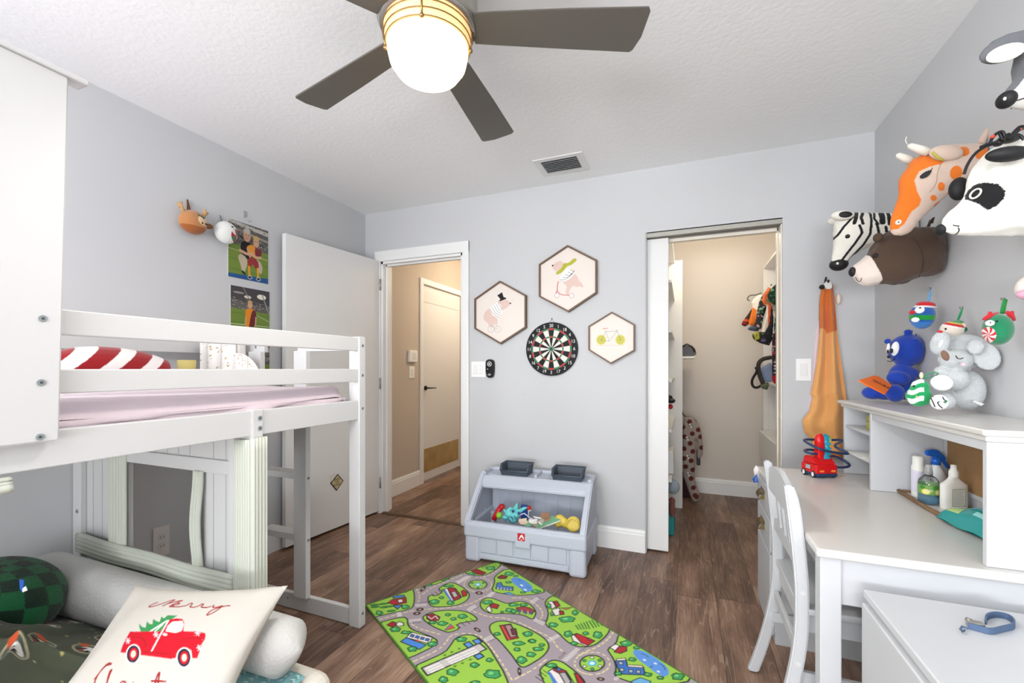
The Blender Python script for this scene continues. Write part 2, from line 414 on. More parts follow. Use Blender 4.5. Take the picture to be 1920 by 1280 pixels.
# baseboards
def basebd(name, a, b, n, h=0.14, t=0.015):
    """a->b along the wall at floor, n = direction into the room"""
    a = Vector((a[0], a[1], 0)); b = Vector((b[0], b[1], 0)); n = Vector((n[0], n[1], 0)); d = (b - a)
    prof = [(0, 0), (t, 0), (t, h * .78), (t * .75, h * .82), (t * .75, h * .9), (t * .4, h * .96), (t * .35, h), (0, h)]
    return stru(MB().prism([a + n * p + UP * q for p, q in prof], d).build(name, TRIM))
basebd('baseboard_far', (-1.497, YF), (CX0, YF), (0, -1)); basebd('baseboard_far_right', (CX1, YF), (XR, YF), (0, -1))
basebd('baseboard_left', (XL, YR), (XL, YF), (1, 0)); basebd('baseboard_right', (XR, YR), (XR, YF - .02), (-1, 0)); basebd('baseboard_far_left', (XL + .016, YF), (-2.36, YF), (0, -1))
# hall door casing and jamb
def casing(name, side, y0, y1):
    w = MB()
    w.box((DX1, y0, 0), (DX1 + .054, y1, DZ + .085), .006); w.box((DX0 - .054, y0, 0), (DX0, y1, DZ + .085), .006); w.box((DX0 - .054, y0 - .001 * side, DZ), (DX1 + .054, y1 + .001 * side, DZ + .085), .006)
    return stru(w.build(name, TRIM))
casing('trim_1', 1, YF - .018, YF + .002); casing('trim_2', 1, YF + TH - .002, YF + TH + .018)
w = MB(); w.box((DX0, YF, 0), (DX0 + .018, YF + TH, DZ)); w.box((DX1 - .018, YF, 0), (DX1, YF + TH, DZ)); w.box((DX0, YF, DZ - .018), (DX1, YF + TH, DZ))
w.box((DX0 + .018, YF + .04, 0), (DX0 + .03, YF + .075, DZ - .02)); w.box((DX1 - .03, YF + .04, 0), (DX1 - .018, YF + .075, DZ - .02)); w.box((DX0 + .018, YF + .04, DZ - .03), (DX1 - .018, YF + .075, DZ - .018))
stru(w.build('trim_3', TRIM))
stru(MB().prism([(DX0 + .018, YF - .02, 0), (DX0 + .018, YF + .03, 0), (DX0 + .018, YF + .028, .006), (DX0 + .018, YF + .005, .012), (DX0 + .018, YF - .018, .006)], (DX1 - DX0 - .036, 0, 0)).build('trim_4', mat('dark_floor_strip', (92, 68, 50), .4)))
tp = MB().box((DX1 - .0205, YF + .012, .94), (DX1 - .0175, YF + .034, 1.02), .001).build('strike_plate', BLACK); props(tp, 'black metal strike plate on the hall doorway jamb', 'strike plate')
# open bedroom door (leaf swings back against the left wall)
h0 = Vector((-2.305, 2.868, 0)); h1 = Vector((-2.385, 2.055, 0)); dd = (h1 - h0).normalized(); dn = Vector((-dd.y, dd.x, 0)); dn = dn if dn.x > 0 else -dn
def leaf(p, q, z0, z1, t, n): return [p + UP * z0, q + UP * z0, q + UP * z1, p + UP * z1], n * (-t)
a_, d_ = leaf(h0, h1, .022, 2.04, .035, dn)
door = MB().prism(a_, d_, .0015).build('door_1', WHITE2); stru(door)
w = MB()
for z in (.25, 1.05, 1.85): w.cyl(h0 + UP * (z - .045) + Vector((.006, .008, 0)), h0 + UP * (z + .045) + Vector((.006, .008, 0)), .006)
w.build('hinge', STEEL, door)
kp = h1 - dd * .07 + UP * .95
w = MB(); w.cyl(kp - dn * .035, kp - dn * .05, .028, n=20); w.cyl(kp - dn * .05, kp - dn * .075, .01); w.ell(kp - dn * .085 + dd * -.03, (.02, .05, .01)); w.build('door_handle', BLACK, door)
# diamond sticker on it
sp_ = lambda px, py: atp(px, py, h0 + dn * .0016, dn)
g = [sp_(633, 888), sp_(644, 901), sp_(631, 920), sp_(619, 906)]
st = thing('door_sticker', 'small diamond warning sticker with a bear peeking over it on the open white door', 'sticker', sum(g, Vector()) / 4)
ctr = sum(g, Vector()) / 4
w = MB(); w.prism(g, dn * .0015); w.build('border', mat('sticker_dark', (52, 44, 30), .5), st)
w = MB(); w.prism([ctr + (p - ctr) * .84 + dn * .0016 for p in g], dn * .0006); w.build('panel', mat('sticker_tan', (196, 180, 140), .5), st)
w = MB(); w.ell(sp_(624, 896), (.002, .021, .022)); w.ell(sp_(619.5, 892), (.002, .007, .008)); w.ell(sp_(627, 888.5), (.002, .007, .008)); w.ell(sp_(620.5, 901), (.003, .008, .008)); w.build('peeking_bear', mat('sticker_pale', (222, 218, 210), .5), st)
def textmesh(txt, o, ax, ay, n, m, parent, name='lettering', th=.0006):
    w = MB()
    for t in text_tris(txt): w.prism([Vector(o) + ax * a + ay * b for a, b in t], n * th)
    return w.build(name, m, parent)
ax_ = (-dd) * .0; ax_ = (g[1] - g[3]).normalized()
tx = -dd
lm = mat('sticker_brown', (84, 62, 18), .5)
for i, (s_, dz) in enumerate((('BABY', .021), ('ON', .002), ('BOARD', -.018))): textmesh(s_, ctr + dn * .0026 + UP * dz, tx * .021, UP * .021, dn, lm, st)
# closet pocket door + track
pd = MB().box((-.44, YF + .038, .012), (-.105, YF + .074, 2.0), .002).build('door_3', WHITE2); stru(pd)
w = MB(); w.box((CX0, YF + .0, CZ - .032), (CX1, YF + .012, CZ)); w.box((CX0, YF + .028, CZ - .032), (CX1, YF + .034, CZ)); w.box((CX0, YF + .08, CZ - .032), (CX1, YF + .086, CZ)); w.box((CX0, YF, CZ - .006), (CX1, YF + .09, CZ))
stru(w.build('trim_5', mat('aluminium_track', (170, 168, 160), .35, metal=.8)))
w = MB(); w.box((CX1 - .006, YF + .014, 0), (CX1 + .002, YF + TH, CZ - .033)); w.box((CX0, YF + .09, CZ - .05), (CX1, YF + TH + .012, CZ + .01)); w.box((CX1 - .012, YF + .09, 0), (CX1, YF + TH + .012, CZ)); stru(w.build('trim_6', mat('cream_trim', (240, 232, 220), .45)))
w = MB(); w.box((CX0 - .002, YF - .004, .0), (CX0 + .008, YF + .034, CZ)); stru(w.build('trim_7', mat('grey_edge_bead', (176, 178, 180), .5)))
# ================================================================ HALL behind the doorway
HX0, HX1, HY1 = -2.5, -1.2, 5.2
w = MB(); w.box((HX0 - .1, YF + TH, 0), (HX0, 3.79, ZC)); w.box((HX0 - .1, 4.60, 0), (HX0, HY1, ZC)); w.box((HX0 - .1, 3.79, 2.03), (HX0, 4.60, ZC)); stru(w.build('wall_hall_left', WALLT))
stru(MB().box((HX0 - .1, HY1, 0), (HX1 + .1, HY1 + .1, ZC)).build('wall_hall_end', WALLT))
stru(MB().box((HX1, YF + TH, 0), (HX1 + .1, HY1, ZC)).build('wall_hall_right', WALLT))
basebd('baseboard_hall', (HX0, YF + TH), (HX0, 3.735), (1, 0), .15); basebd('baseboard_hall_end', (HX0, HY1), (HX1, HY1), (0, -1), .15); basebd('baseboard_hall_right', (HX1, YF + TH), (HX1, HY1), (-1, 0), .15)
w = MB(); w.box((HX0, 3.735, 0), (HX0 + .018, 3.79, 2.09), .004); w.box((HX0, 4.60, 0), (HX0 + .018, 4.655, 2.09), .004); w.box((HX0 - .001, 3.734, 2.035), (HX0 + .0195, 4.656, 2.0915), .003); stru(w.build('trim_8', TRIM))
d2 = MB().box((HX0 - .05, 3.79, .012), (HX0 - .012, 4.60, 2.03), .002).build('door_2', WHITE2); stru(d2)
MB().box((HX0 - .012, 3.80, .10), (HX0 - .008, 4.56, .34)).build('kick_plate', mat('worn_brass_plate', (206, 182, 130), .45, metal=.7, var=.35, vscale=6), d2)
w = MB(); w.cyl((HX0 - .012, 3.86, .97), (HX0 + .04, 3.86, .97), .008); w.tube([(HX0 + .04, 3.855, .97), (HX0 + .042, 3.98, .967)], [.007, .006]); w.cyl((HX0 - .012, 3.86, .97), (HX0 - .004, 3.86, .97), .024); w.build('door_handle', BLACK, d2)
MB().box((HX0 - .012, 3.80, 1.16), (HX0 - .009, 3.815, 1.42)).build('edge_guard', BLACK, d2)
MB().box((HX0 - .012, 3.80, 1.86), (HX0 - .007, 4.56, 1.97)).build('draft_strip', mat('grey_door_strip', (226, 224, 222), .5), d2)
w = thing('wall_thermostat', 'white thermostat box on beige hall wall above the hall switch', 'thermostat', (HX0, 3.6, 1.3))
MB().box((HX0, 3.535, 1.235), (HX0 + .028, 3.665, 1.35), .005).build('housing', PLAST, w); MB().box((HX0 + .028, 3.58, 1.26), (HX0 + .031, 3.64, 1.325), .001).build('screen', mat('pale_display', (232, 230, 226), .2), w)
def rocker(name, label, c, ax, n, gang=1, wd=.07, hh=.115, group=None):
    """wall switch plate: c centre on the wall, ax along wall, n out of wall"""
    c = Vector(c); ax = Vector(ax); n = Vector(n); t = thing(name, label, 'light switch', c, group=group)
    def bx(u0, u1, z0, z1, d0, d1, bev):
        a = c + ax * u0 + UP * z0 + n * d0; b = c + ax * u1 + UP * z1 + n * d1; return MB().box(a, b, bev)
    W = wd + (gang - 1) * .046
    bx(-W / 2, W / 2, -hh / 2, hh / 2, 0, .006, .002).build('switch_plate', PLAST, t)
    for i in range(gang):
        o = (i - (gang - 1) / 2) * .046
        bx(o - .0165, o + .0165, -.034, .034, .006, .010, .002).build('rocker', mat('rocker_white', (236, 236, 235), .3), t)
        for z in (-.047, .047): MB().cyl(c + ax * o + UP * z + n * .006, c + ax * o + UP * z + n * .0072, .003, n=8).build('screw', PLAST, t)
    return t
rocker('light_switch', 'white switch plate on beige hall wall beside the hall door', (HX0, 3.6, 1.135), (0, 1, 0), (1, 0, 0), 1, .085)
rocker('light_switch', 'double white rocker switch plate right of the hall doorway', (-1.421, YF, 1.165), (1, 0, 0), (0, -1, 0), 2)
rocker('light_switch', 'single white rocker switch beside the hanging giraffe towel', (.613, YF, 1.164), (1, 0, 0), (0, -1, 0), 1, .074, .125)
# outlet on left wall under the bed
t = thing('wall_outlet', 'white duplex outlet plate low on the left wall seen through play window', 'outlet', (XL, 1.383, .3))
MB().box((XL, 1.345, .225), (XL + .006, 1.42, .375), .002).build('outlet_plate', mat('outlet_white', (232, 226, 222), .35), t)
for z in (.322, .278):
    o = MB().cyl((XL + .006, 1.383, z), (XL + .009, 1.383, z), .017, n=20).build('socket', mat('socket_white', (222, 216, 212), .35), t)
    w = MB(); w.box((XL + .009, 1.375, z - .005), (XL + .0094, 1.377, z + .006)); w.box((XL + .009, 1.389, z - .005), (XL + .0094, 1.391, z + .006)); w.build('slot', BLACK, o)
# ================================================================ CLOSET
KX0, KX1, KY1 = -.55, 1.15, 4.49
stru(MB().box((KX0 - .1, YF + TH, 0), (KX0, KY1 + .1, ZC)).build('wall_closet_left', CLOS))
stru(MB().box((KX1, YF + TH, 0), (KX1 + .1, KY1 + .1, ZC)).build('wall_closet_right', CLOS))
stru(MB().box((KX0, KY1, 0), (KX1, KY1 + .1, ZC)).build('wall_closet_back', CLOS))
basebd('baseboard_closet', (KX0, KY1), (KX1, KY1), (0, -1), .14)
# ceiling vent
t = thing('ceiling_vent', 'white louvred air vent in the ceiling near far wall', 'air vent', (-.72, 2.63, ZC))
w = MB(); vx0, vx1, vy0, vy1 = -.872, -.568, 2.515, 2.743
for a, b in (((vx0, vy0), (vx1, vy0 + .035)), ((vx0, vy1 - .035), (vx1, vy1)), ((vx0, vy0 + .035), (vx0 + .04, vy1 - .035)), ((vx1 - .04, vy0 + .035), (vx1, vy1 - .035))): w.box((a[0], a[1], ZC - .006), (b[0], b[1], ZC))
w.build('frame', WHITE2, t)
MB().box((vx0 + .04, vy0 + .035, ZC - .0012), (vx1 - .04, vy1 - .035, ZC - .0002)).build('duct_shadow_plate', mat('duct_dark', (60, 62, 64), .8), t)
for i in range(7):
    y = vy0 + .045 + i * .0215
    MB().prism([(vx0 + .04, y, ZC - .0125), (vx0 + .04, y + .0005, ZC - .0105), (vx0 + .04, y + .013, ZC - .001), (vx0 + .04, y + .0145, ZC - .0025)], (vx1 - vx0 - .08, 0, 0)).build('louvre', mat('louvre_grey', (196, 198, 200), .35), t)
# ceiling fan
fc = Vector((-.733, 1.142, 0)); t = thing('ceiling_fan', 'brushed nickel ceiling fan with five grey blades and lit glass bowl', 'ceiling fan', fc + UP * ZC)
MB().lathe([(.0, 2.44), (.115, 2.44), (.118, 2.40), (.125, 2.37), (.15, 2.33), (.152, 2.225), (.145, 2.215), (.14, 2.205), (0, 2.205)], fc, 48).build('motor_housing', STEEL, t)
gm = mat('lit_frosted_glass', (255, 246, 228), .4, emit=3.0, ecol=(255, 232, 186))
MB().lathe([(.0, 2.19), (.118, 2.19), (.121, 2.15), (.121, 2.13), (.114, 2.10), (.095, 2.073), (.06, 2.055), (.03, 2.049), (0, 2.048)], fc, 48).build('glass_bowl', gm, t)
MB().lathe([(.131, 2.20), (.129, 2.172), (.124, 2.15), (.1215, 2.148), (.127, 2.172), (.128, 2.20)], fc, 48).build('amber_glass_ring', mat('lit_amber_glass', (240, 200, 140), .3, emit=.75, ecol=(255, 206, 140)), t)
w = MB()
for z, r in ((2.206, .137), (2.19, .134), (2.170, .131), (2.150, .127)): w.tube([fc + Vector((r * math.cos(a), r * math.sin(a), z)) for a in [2 * PI * i / 40 for i in range(40)]], .0018, 6, closed=True)
for k in range(4):
    a = R_(-65 + 90 * k); w.tube([fc + Vector((r * math.cos(a), r * math.sin(a), z)) for r, z in ((.137, 2.206), (.134, 2.175), (.128, 2.148))], .003, 6)
    w.ell(fc + Vector((.129 * math.cos(a), .129 * math.sin(a), 2.146)), (.007, .007, .007), sub=2)
w.build('bowl_cage', mat('bronze_wire', (150, 124, 84), .35, metal=.8), t)
MB().lathe([(.122, 2.214), (.143, 2.214), (.143, 2.203), (.122, 2.203)], fc, 48).build('ring', STEEL, t)
BL = mat('grey_fan_blade', (98, 94, 87), .35, spec=.6, var=.06, vscale=3)
for k in range(5):
    a = R_(22.4 + 72 * k); M = Matrix.Translation(fc + UP * 2.207) @ Matrix.Rotation(a, 4, 'Z') @ Matrix.Rotation(R_(-11), 4, 'X')
    w = MB(); pts = [(.14, -.05), (.2, -.055), (.42, -.066), (.655, -.073), (.663, -.06), (.66, .02), (.645, .066), (.636, .073), (.42, .063), (.2, .052), (.14, .048)]
    w.prism([Vector((x, y, 0)) for x, y in pts], (0, 0, .006), .0015); w.bm.transform(M); w.build('blade', BL, t)
    w = MB(); w.box((.1, -.045, .006), (.19, .045, .011), .002); w.bm.transform(M); w.build('blade_bracket', STEEL, t)
# ================================================================ LOFT BED
BX = -1.37; BT = .03
bed = thing('loft_bed', 'white wooden low loft bed with guard rails, ladder and playhouse panels', 'loft bed', (-1.9, .6, 0))
def bb(name, a, b, bev=.003, m=None, par=None): return MB().box(a, b, bev).build(name, m or WHITE, par or bed)
FX1 = -1.352                                       # outer face of posts; rails sit a little behind
def bolt(par, p, n, r=.007):
    p = Vector(p); n = Vector(n)
    bo = MB().cyl(p, p + n * .002, r, n=20).build('bolt', BOLT, par)
    if par is not bed: MB().cyl(p + n * .002, p + n * .0024, r * .42, n=6).build('hex_socket', mat('socket_dark', (70, 74, 76), .5), par)
# far front post, near-mid post, back posts
fp = bb('post', (-1.425, 1.565, 0), (-1.365, 1.605, 1.315))
for z in (1.275, 1.14, .99, .06): bolt(fp, (-1.365, 1.585, z), (1, 0, 0))
mp = bb('post', (-1.425, 1.045, 0), (-1.365, 1.085, 1.03))
for z in (1.0, .965): bolt(mp, (-1.365, 1.072, z), (1, 0, 0), .008)
bb('post', (-2.435, 1.565, 0), (-2.395, 1.605, 1.315)); bb('post', (-2.435, -.55, 0), (-2.395, -.5, 1.315)); bb('post', (-1.42, -.55, 0), (-1.365, -.5, 1.315))
# front rails (recessed behind the posts' outer face)
for z0, z1 in ((1.25, 1.311), (1.111, 1.169)): bb('guard_rail', (-1.397, .5, z0), (-1.372, 1.565, z1))
for z0, z1 in ((1.25, 1.311), (1.111, 1.169)): bb('guard_rail', (-1.397, -.5, z0), (-1.372, .3, z1))
bb('side_beam', (-1.40, -.5, .941), (-1.3715, 1.565, 1.027))
MB().box((-1.375, 1.044, .941), (-1.366, 1.05, 1.027), .001).build('beam_joint', mat('joint_grey', (196, 196, 194), .5), bed)
bb('back_rail', (-2.405, -.5, 1.252), (-2.38, 1.565, 1.312)); bb('back_rail', (-2.405, -.5, .941), (-2.38, 1.565, 1.027))
# far end: rails, ladder
bb('end_rail', (-2.395, 1.572, 1.252), (-1.972, 1.595, 1.312)); er = bb('end_rail', (-1.748, 1.572, 1.252), (-1.425, 1.595, 1.312))
bb('end_rail', (-2.395, 1.572, .941), (-1.425, 1.595, 1.027))
ea = bb('end_rail', (-2.395, 1.572, .002), (-1.425, 1.595, .078)); 
MB().cyl((-1.81, 1.572, .05), (-1.81, 1.5705, .05), .006, n=14).build('bolt', BOLT, ea)
l1 = bb('ladder_upright', (-1.748, 1.55, .078), (-1.669, 1.578, 1.255)); l2 = bb('ladder_upright', (-2.057, 1.55, .078), (-1.972, 1.578, 1.255))
bolt(er, (-2.03, 1.571, 1.28), (0, -1, 0), .006)
for z in (.64, .345):
    bb('ladder_rung', (-1.975, 1.553, z - .0), (-1.745, 1.62, z + .03)); bolt(l1, (-1.669, 1.564, z + .01), (1, 0, 0), .007)
# slat base for the upper mattress
bb('slat_base', (-2.38, -.5, .96), (-1.40, 1.56, .985))
# tall house-front panel by the camera side
th = MB()
th.prism([(-1.362, .545, 1.004), (-1.362, .562, 1.852), (-1.362, -.1, 1.852), (-1.362, -.1, 1.004)], (.022, 0, 0), .004)
pn = th.build('house_panel', WHITE, bed)
for px, py in ((80, 597), (77, 717), (75, 819)): bolt(pn, at(px, py, x=-1.34), (1, 0, 0), .0075)
MB().box((-1.38, -.15, 1.849), (-1.332, .595, 1.862), .003).build('roof_ledge', WHITE, bed)
MB().box((-1.3415, .40, 1.004), (-1.338, .436, 1.85), .001).build('panel_batten', WHITE, bed)
# ---- playhouse panel across the bed with a square window
yp0, yp1 = 1.062, 1.08
groove = mat('groove_grey', (150, 152, 156), .6)
def board(name, x0, x1, z0, z1, par):
    o = bb(name, (x0, yp0, z0), (x1, yp1, z1), .001, WHITE, par)
    w = MB(); x = x0 + .052
    while x < x1 - .02: w.box((x, yp0 - .0006, z0 + .004), (x + .0022, yp0 + .002, z1 - .004)); x += .066
    if len(w.bm.verts): w.build('groove', groove, o)
    else: w.bm.free()
    return o
board('panel_board', -2.40, -2.10, .40, .94, bed); board('panel_board', -1.64, -1.425, .40, .94, bed); board('panel_board', -2.10, -1.64, .845, .94, bed); board('panel_board', -2.40, -1.425, .02, .40, bed)
pp = bb('panel_post', (-2.455, 1.04, 0), (-2.395, 1.062, .94)); bolt(pp, (-2.42, 1.04, .56), (0, -1, 0), .009)
bb('panel_rail', (-2.32, 1.05, .795), (-1.43, 1.0625, .845)); bb('panel_rail', (-1.48, 1.04, 0), (-1.425, 1.062, .94))
bb('panel_rail', (-2.40, 1.05, .385), (-1.43, 1.0625, .43))
# ---- ribbed foam edge guards (pale green tint)
FOAM = mat('ribbed_cream_foam', (198, 202, 190), .85)
def foam(a, b, across, n, out, par=bed, name='foam_guard', ribs=6, th=.012, bow=None):
    """ribbed strip from a to b; across = width vector, out = outward unit"""
    a = Vector(a); b = Vector(b); across = Vector(across); out = Vector(out)
    N = ribs * 10; M = 24
    def f(u, v):
        p = a.lerp(b, v)
        if bow: p = p + out * bow(v) 
        e = min(1, 8 * u, 8 * (1 - u))
        return p + across * u + out * (th * (.45 + .55 * e) + .0035 * abs(math.sin(u * ribs * PI)))
    w = MB(); w.surf(f, N, M)
    w.surf(lambda u, v: a.lerp(b, v) + (out * bow(v) if bow else Vector()) + across * u, 4, M)
    for vv in (0, 1): w.surf(lambda u, v: (a.lerp(b, vv) + (out * bow(vv) if bow else Vector()) + across * u).lerp(f(u, vv), v), N, 1)
    for uu in (0, 1): w.surf(lambda u, v: (a.lerp(b, u) + (out * bow(u) if bow else Vector()) + across * uu).lerp(f(uu, u), v), M, 1)
    bmesh.ops.remove_doubles(w.bm, verts=w.bm.verts[:], dist=1e-5)
    return w.build(name, FOAM, par)
foam((-2.20, 1.052, .445), (-2.20, 1.052, .83), (.115, 0, 0), None, (0, -1, 0))
foam((-1.668, 1.052, .41), (-1.668, 1.052, .80), (.045, 0, 0), None, (0, -1, 0), ribs=3, bow=lambda v: .012 * math.sin(v * PI) ** 2)
foam((-2.42, 1.047, .385), (-1.455, 1.047, .372), (0, 0, .085), None, (0, -1, 0), ribs=5, bow=lambda v: .008 * math.sin(v * 6) ** 2)
foam((-1.44, 1.04, .02), (-1.44, 1.04, .93), (.083, 0, 0), None, (0, -1, 0), ribs=7)
foam((-1.36, 1.03, .02), (-1.36, 1.03, .935), (0, .062, 0), None, (1, 0, 0), ribs=5)
foam((-1.42, .30, .905), (-1.42, .4745, .905), (.07, 0, -.0), None, (0, 0, 1), ribs=4, th=.02)
foam((-1.366, .30, .90), (-1.366, .474, .90), (0, 0, .036), None, (1, 0, 0), ribs=4, th=.01)
# upper mattress with lavender sheet (wrinkled)
LAV = mat('lavender_sheet', (206, 190, 197), .8, bump=.5, bscale=22, sheen=.1)
rs = random.Random(4)
w = MB()
def mat_top(u, v):
    x = -2.375 + u * .97; y = -.48 + v * 2.0; ed = min(1 - u, u) * .97; ey = (1 - v) * 2.0
    z = 1.093 + .006 * math.sin(x * 9 + y * 5)
    for e in (ed, ey):
        if e < .05: z -= .05 * (1 - math.sqrt(max(0, 1 - (1 - e / .05) ** 2)))
    return (x, y, z)
w.surf(mat_top, 50, 90)
def mat_side(u, v):
    y = -.48 + u * 2.0; s = v
    x = -1.405 + .004 * math.sin(y * 31) * s + .016 * math.sin(y * 13 + s * 4 + 2 * math.sin(y * 5)) * (s * (1 - s) * 3.2) + .009 * math.sin(y * 37 - s * 6 + math.sin(y * 11)) * s
    return (x, y, 1.043 - s * .058)
w.surf(mat_side, 160, 8)
def mat_end(u, v):
    x = -2.375 + u * .97; return (x, 1.52 + .006 * math.sin(x * 23 + v * 4) * v, 1.043 - v * .058)
w.surf(mat_end, 60, 6); w.box((-2.37, -.47, .986), (-1.41, 1.51, 1.04))
bmesh.ops.remove_doubles(w.bm, verts=w.bm.verts[:], dist=.0005)
t = w.build('mattress', LAV); props(t, 'lavender sheeted mattress on the upper deck of the white loft bed', 'mattress')
# candy-cane cushion: striped roll
cc = thing('candy_cane_cushion', 'plush cushion striped red and white like a candy cane on upper mattress', 'cushion', (-2.2, .85, 1.1))
cx = [(px, py) for px, py in ((92, 700), (118, 690), (160, 684), (220, 680), (270, 684), (305, 700))]
pts = [at(px, py + 8, x=-2.15) for px, py in cx]
pts = [Vector((-2.15, p.y, 1.15 + .035 * math.sin(PI * i / 5))) for i, p in enumerate(pts)]
pts = [Vector(p) for p in smoothpoly([tuple(q) for q in pts], 2, False)]
w = MB(); w.tube(pts, [.055 + .02 * math.sin(PI * i / (len(pts) - 1)) for i in range(len(pts))], 20)
def stripe(co):
    c = colarr(len(co), (240, 236, 234)); s = (co[:, 1] * 1.0 + (co[:, 2] - 1.1) * -1.1) / .135
    c[(s % 1.0) < .55, :3] = L3((150, 12, 20))[:3]; return c
blob('roll', w, vmat('plush_velvet', .85, .2, 400, .4), cc, .005, 3, stripe, 1)
# small yellow cup-shaped thing
w = MB(); p = at(350, 683, x=-2.2); p.z = 1.095
w.lathe([(0, 0), (.030, 0), (.038, .112), (.034, .116), (.024, .106), (0, .106)], p, 20)
props(w.build('yellow_plush_block', mat('mustard_plush', (206, 190, 120), .9)), 'small mustard yellow soft cup beside the candy cane cushion', 'toy')
# folded white crib blanket / bag hanging over the back corner of rail
cv = Cv(0, 0, .30, .30, .002, (238, 234, 230))
rr = random.Random(5)
for i in range(60):
    x, y = rr.uniform(0, .3), rr.uniform(0, .3); s = rr.uniform(.004, .009)
    cv.ell((x, y), s, s * .5, (176, 150, 84), rot=rr.uniform(0, 3)); cv.ell((x + s, y + s * .6), s * .5, s * .3, (176, 150, 84))
cv.line([(.17, 0), (.17, .3)], .003, (60, 60, 64))
def pl(U, V): 
    return np.stack([-2.36 + .02 * np.sin(U * 40) * 1.0 + U * .9, np.full_like(U, 1.50) + .012 * np.sin(U * 60), 1.05 + V], -1)
bl = thing('patterned_blanket', 'white blanket with small gold print draped at the far back corner of loft bed', 'blanket', (-2.3, 1.5, 1.1))
w = MB()
p0 = at(375, 700, y=1.48); p1 = at(440, 700, y=1.48)
cv.sheet('cloth_front', lambda U, V: np.stack([p0.x + U / .3 * (p1.x - p0.x), 1.48 + .010 * np.sin(U * 50), 1.09 + V / .3 * .225], -1), vmat('cotton_print', .85, .1, 300), bl)
MB().box((p0.x, 1.492, 1.09), (p1.x, 1.545, 1.315), .015).build('folded_body', mat('white_cotton', (232, 228, 226), .85), bl)
cv.sheet('pillow_end', lambda U, V: np.stack([p1.x + (U / .3) * .14, 1.53 - .05 * np.sqrt(np.maximum(0, 1 - (U / .3 * 1) ** 2)), 1.09 + V / .3 * .155 * np.sqrt(np.maximum(.02, 1 - (U / .3) ** 3))], -1), vmat('cotton_print', .85, .1, 300), bl)
# ================================================================ LOWER BED
m = thing('floor_mattress', 'low mattress on the floor under the loft bed', 'mattress', (-1.9, .3, 0))
MB().box((-2.43, -.6, .015), (-1.44, 1.03, .235), .035, seg=4).build('mattress_body', mat('cream_mattress', (232, 226, 214), .85), m)
# dark green printed blanket, rumpled
W_, H_ = 1.0, 1.45
cv = Cv(0, 0, W_, H_, .003, (80, 86, 70))
rr = random.Random(11)
for j in range(19):
    for i in range(10):
        x = (i + .5 * (j % 2) + .3) * .108; y = (j + .4) * .078; a = rr.uniform(-.5, .5)
        if (i + j) % 2 == 0:
            cv.ell((x, y), .033, .024, (80, 86, 70), .0022, a, (190, 182, 150))
            cv.ell((x + .006, y + .002), .02, .013, (236, 234, 230), rot=a); cv.ell((x - .006, y - .008), .013, .006, (22, 22, 22), rot=a + .8); cv.ell((x + .016, y - .005), .006, .006, (24, 24, 24))
            cv.ell((x - .026, y + .008), .013, .010, (206, 84, 40), rot=a); cv.ell((x + .002, y - .012), .009, .004, (170, 40, 34), rot=a)
        else: cv.ell((x, y), .0045, .0035, (190, 182, 120))
    for k in range(5): cv.ell((rr.uniform(0, W_), y + rr.uniform(-.04, .04)), .003, .0022, (196, 192, 150))
def gauss(U, V, cu, cvv, su, sv, a, rot=0):
    du = U - cu; dv = V - cvv; x = du * math.cos(rot) + dv * math.sin(rot); y = -du * math.sin(rot) + dv * math.cos(rot)
    return a * np.exp(-(x / su) ** 2 - (y / sv) ** 2)
def bl_place(U, V):
    x = -2.40 + U; y = -.52 + V
    z = .243 + .004 * np.sin(U * 21 + V * 9) + gauss(U, V, .50, 1.04, .30, .27, .19) + gauss(U, V, .80, .93, .16, .2, .03) + gauss(U, V, .12, 1.12, .13, .10, .07, .3)
    for (a, b, su, sv, h, r) in ((.42, 1.05, .018, .20, .07, .35), (.62, .98, .020, .22, .05, .75), (.74, 1.08, .018, .2, .045, .9), (.5, .85, .022, .25, .05, 1.1), (.70, 1.18, .016, .22, .035, -.9), (.85, .95, .02, .25, .04, .6), (.3, .8, .015, .25, .03, .5), (.15, .95, .02, .2, .03, -.3), (.56, 1.2, .015, .14, .02, .2)):
        z = z + gauss(U, V, a, b, su, sv, h, r)
    z = z - .02 * np.clip((V - 1.36) / .09, 0, 1)
    return np.stack([x, y, z], -1)
o = cv.sheet('bed_blanket', bl_place, vmat('fleece_print', .9, .25, 200, .15)); props(o, 'rumpled dark green blanket with orange and white medallion print on the lower mattress', 'blanket')
# white textured bolster
BOL = mat('white_knit_bolster', (214, 213, 210), .85, sheen=.1)
nt = BOL.node_tree; wv = nt.nodes.new('ShaderNodeTexVoronoi'); wv.inputs['Scale'].default_value = 95; tcn = nt.nodes.new('ShaderNodeTexCoord'); nt.links.new(tcn.outputs['Object'], wv.inputs['Vector'])
bp = nt.nodes.new('ShaderNodeBump'); bp.inputs['Strength'].default_value = .5; bp.inputs['Distance'].default_value = .003; nt.links.new(wv.outputs['Distance'], bp.inputs['Height']); nt.links.new(bp.outputs['Normal'], nt.nodes['Principled BSDF'].inputs['Normal'])
def roll(name, a, b, r, m, label, cat, bend=0.0, parent=None):
    a = Vector(a); b = Vector(b); pts = []; rad = []; N = 26
    side = (b - a).cross(UP).normalized()
    for i in range(N + 1):
        t = i / N; pts.append(a.lerp(b, t) + side * bend * math.sin(PI * t)); e = min(t, 1 - t) * (b - a).length
        rad.append(r * (1 - .18 * t) * (math.sqrt(max(.0, 1 - (1 - min(e / (r * .6), 1)) ** 2)) * .92 + .08))
    o = MB().tube(pts, rad, 28).build(name, m, parent)
    if label: props(o, label, cat)
    return o
roll('bolster_pillow', (-2.40, .915, .345), (-1.085, .985, .315), .098, BOL, 'long white quilted bolster lying along the playhouse window panel', 'bolster')
